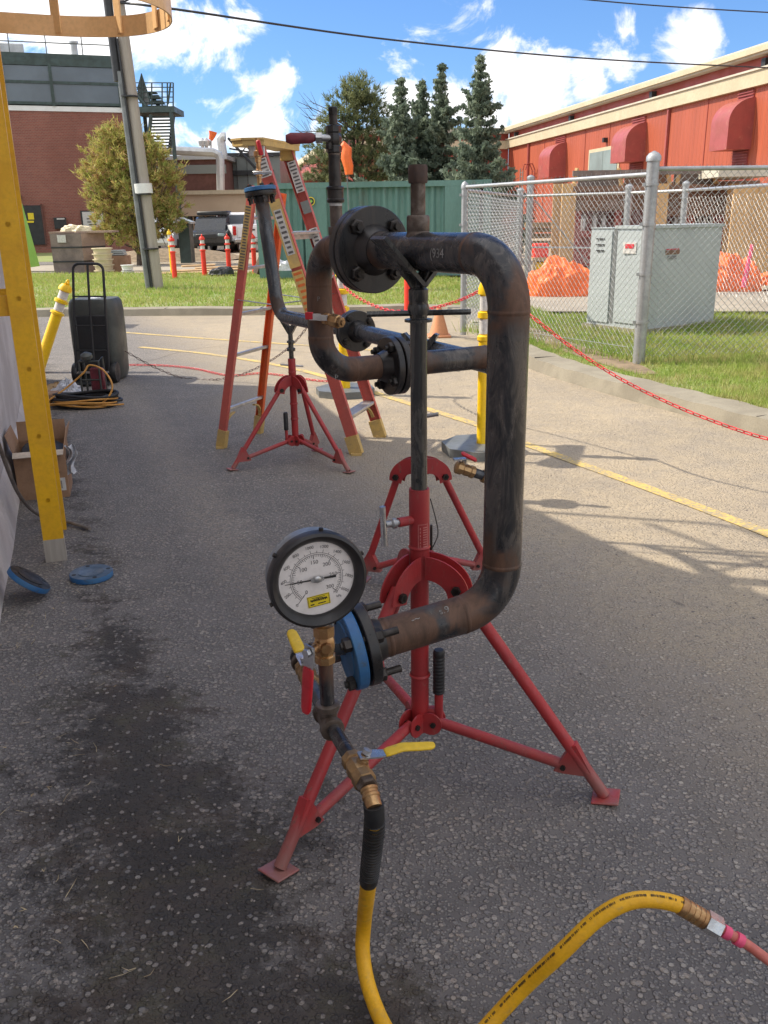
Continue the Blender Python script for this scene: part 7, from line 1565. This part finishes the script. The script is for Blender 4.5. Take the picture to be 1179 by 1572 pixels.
# arc length split
acc = [0.0]
for i in range(1, len(cur)): acc.append(acc[-1] + (cur[i] - cur[i - 1]).length)
RH = .0152; gl = next(i for i, a in enumerate(acc) if a > .275)
MB().tube(cur[3:], RH, 22).build('hose_body', 'hose', hs, 60)
gpts = cur[:gl]; rs = []; gp2 = []
for i in range(len(gpts) - 1):
    for k in range(8): gp2.append(gpts[i].lerp(gpts[i + 1], k / 8))
ga = 0; rs = []
for i in range(len(gp2)):
    if i: ga += (gp2[i] - gp2[i - 1]).length
    rib = (ga % .0105) < .0055; inn = ga < .035 or ga > .235
    rs.append(.0125 if i == 0 else .0172 if inn else (.0182 if rib else .0148))
MB().tube(gp2, rs, 24).build('bend_guard', 'rubber', hs, 25)
fe = cur[-1]; fd = (cur[-1] - cur[-4]).normalized()
m = MB(); pr = [(.018, -.055)]
for k in range(5): pr += [(.0192, -.052 + k * .011), (.0192, -.046 + k * .011), (.0178, -.045 + k * .011), (.0178, -.042 + k * .011)]
m.lathe(fe, fd, [(a * .93, b) for a, b in pr] + [(.0168, .0)], 24); m.build('crimp_collar', 'brass', hs, 25)
m = MB(); m.lathe(fe, fd, [(.0205, .0), (.0205, .03), (.014, .034)], 6); m.build('hex_union', 'zinc', hs, 20)
th = thing('thin_hose', 'thin reddish hose with pink tape leaving at the right edge', 'hose', tuple(fe))
e2_ = spline([fe + fd * .03, fe + fd * .09, G(1185, 1478, .20), G(1300, 1560, .08), G(1500, 1640, .02)], 8)
MB().tube(e2_, .0095, 16).build('hose_body', 'pinkhose', th, 60)
for k, s_ in enumerate((.038, .066)): m = MB(); m.lathe(fe + fd * s_, fd, [(.0125, 0), (.0125, .014)], 18); m.build('pink_tape', 'pink', th)
# black printing along the hose
i0 = next(i for i, p in enumerate(cur) if i > 100 and (p - G(850, 1470, .1)).length < .06) if any((p - G(850, 1470, .1)).length < .06 for p in cur[100:]) else 115
m = MB(); r = random.Random(2)
ac = 0
for i in range(i0, len(cur) - 5):
    a, b = cur[i], cur[i + 1]; t_ = (b - a).normalized(); v_ = (V(0, 0, EYE) - a).normalized(); s_ = t_.cross(v_).normalized(); nr = (s_.cross(t_)).normalized()
    if nr.dot(v_) < 0: nr = -nr
    nr = (nr + s_ * .5 * (1 if s_.z > 0 else -1)).normalized(); s2 = t_.cross(nr)
    n = 5
    for k in range(n):
        if r.random() < .22 or (i % 9 == 0): continue
        c = a.lerp(b, (k + .5) / n) + nr * (RH + .0004); L_ = (b - a).length / n * .62; h_ = .0028 * r.uniform(.7, 1); m.prism([(-L_ / 2, -h_), (L_ / 2, -h_), (L_ / 2 * r.uniform(.3, 1), h_), (-L_ / 2, h_ * r.uniform(.2, 1))], c, t_, s2, .0004)
tag(m.build('printed_text', 'ink', hs, 0), kind='stuff')

# ================================================================ CHAINS
def chain(name, label, pts, pitch, r_, mt, asparts=False, wl=.011):
    c = spline(pts, 14); acc = [0]
    for i in range(1, len(c)): acc.append(acc[-1] + (c[i] - c[i - 1]).length)
    n = int(acc[-1] / pitch); base = MB(); h = pitch * .62
    ring = [V(math.cos(a) * wl * .75, 0, 0) * 1 + V(0, 0, (h - wl * .4) * (1 if math.sin(a) > 0 else -1) * .7) + V(0, 0, math.sin(a) * wl * .7) for a in [6.283 * (i + .5) / 10 for i in range(10)]]
    me = MB().tube(ring, r_, 5, closed=True)
    t = thing(name, label, 'chain', tuple(c[0])); shared = None; j = 0; allm = MB()
    for k in range(n):
        s = (k + .5) * pitch
        while acc[j + 1] < s: j += 1
        p = c[j].lerp(c[j + 1], (s - acc[j]) / (acc[j + 1] - acc[j])); d_ = (c[j + 1] - c[j]).normalized(); u_, w_, _ = frame(d_); ro = (k % 2) * math.pi / 2 + .5
        X_ = u_ * math.cos(ro) + w_ * math.sin(ro); Y_ = d_.cross(X_); mt4 = Matrix((X_, Y_, d_)).transposed().to_4x4(); mt4.translation = p
        if asparts:
            if shared is None:
                o = me.build('link', mt, None, 60); shared = o
            else: o = shared.copy(); COL.objects.link(o)
            o.parent = t; mm = mt4.copy(); mm.translation = p - Vector(t.location); o.matrix_local = mm
        else: allm.add([mt4 @ Vector(v) for v in me.v], me.f)
    if not asparts: tag(allm.build('links', mt, t, 60), kind='stuff')
    return t
T1_ = T1 + V(0, 0, -.01)
pr_ = lambda x, y, Y: D(x, y, Y)
c1p = [T1_, pr_(780, 462, 5.65), pr_(815, 485, 5.5), pr_(880, 535, 5.3), pr_(950, 580, 5.1), pr_(1030, 620, 4.9), pr_(1110, 652, 4.7), pr_(1179, 674, 4.55), pr_(1270, 695, 4.4)]
chain('barrier_chain', 'red plastic chain sagging from the yellow post to the right edge', c1p, .042, .0034, 'chain', True, .0125)
c2p = [T1_, pr_(700, 463, 6.1), pr_(650, 475, 6.5), pr_(600, 477, 6.8), pr_(555, 460, 7.3), pr_(530, 440, 7.7), T2]
chain('barrier_chain', 'red plastic chain slung between the two yellow posts behind the flange', c2p, .042, .0034, 'chain', False, .0125)
c3p = [T2, pr_(480, 490, 8.0), pr_(445, 532, 8.2), pr_(400, 562, 8.4), pr_(350, 580, 8.6), pr_(290, 582, 8.8), pr_(240, 565, 8.9), pr_(190, 538, 8.9)]
chain('barrier_chain', 'red and dull chain hanging low from the ladder side to the dark drum', c3p, .042, .0032, 'dullchain', False, .012)
c4p = [G(190, 560, .012), G(250, 561, .012), G(300, 566, .012), G(350, 576, .012), G(400, 573, .012), G(440, 577, .012), G(500, 585, .012), G(560, 580, .012)]
chain('barrier_chain', 'red plastic chain lying loose on the asphalt across the lane', c4p, .04, .0034, 'chain', False, .0125)
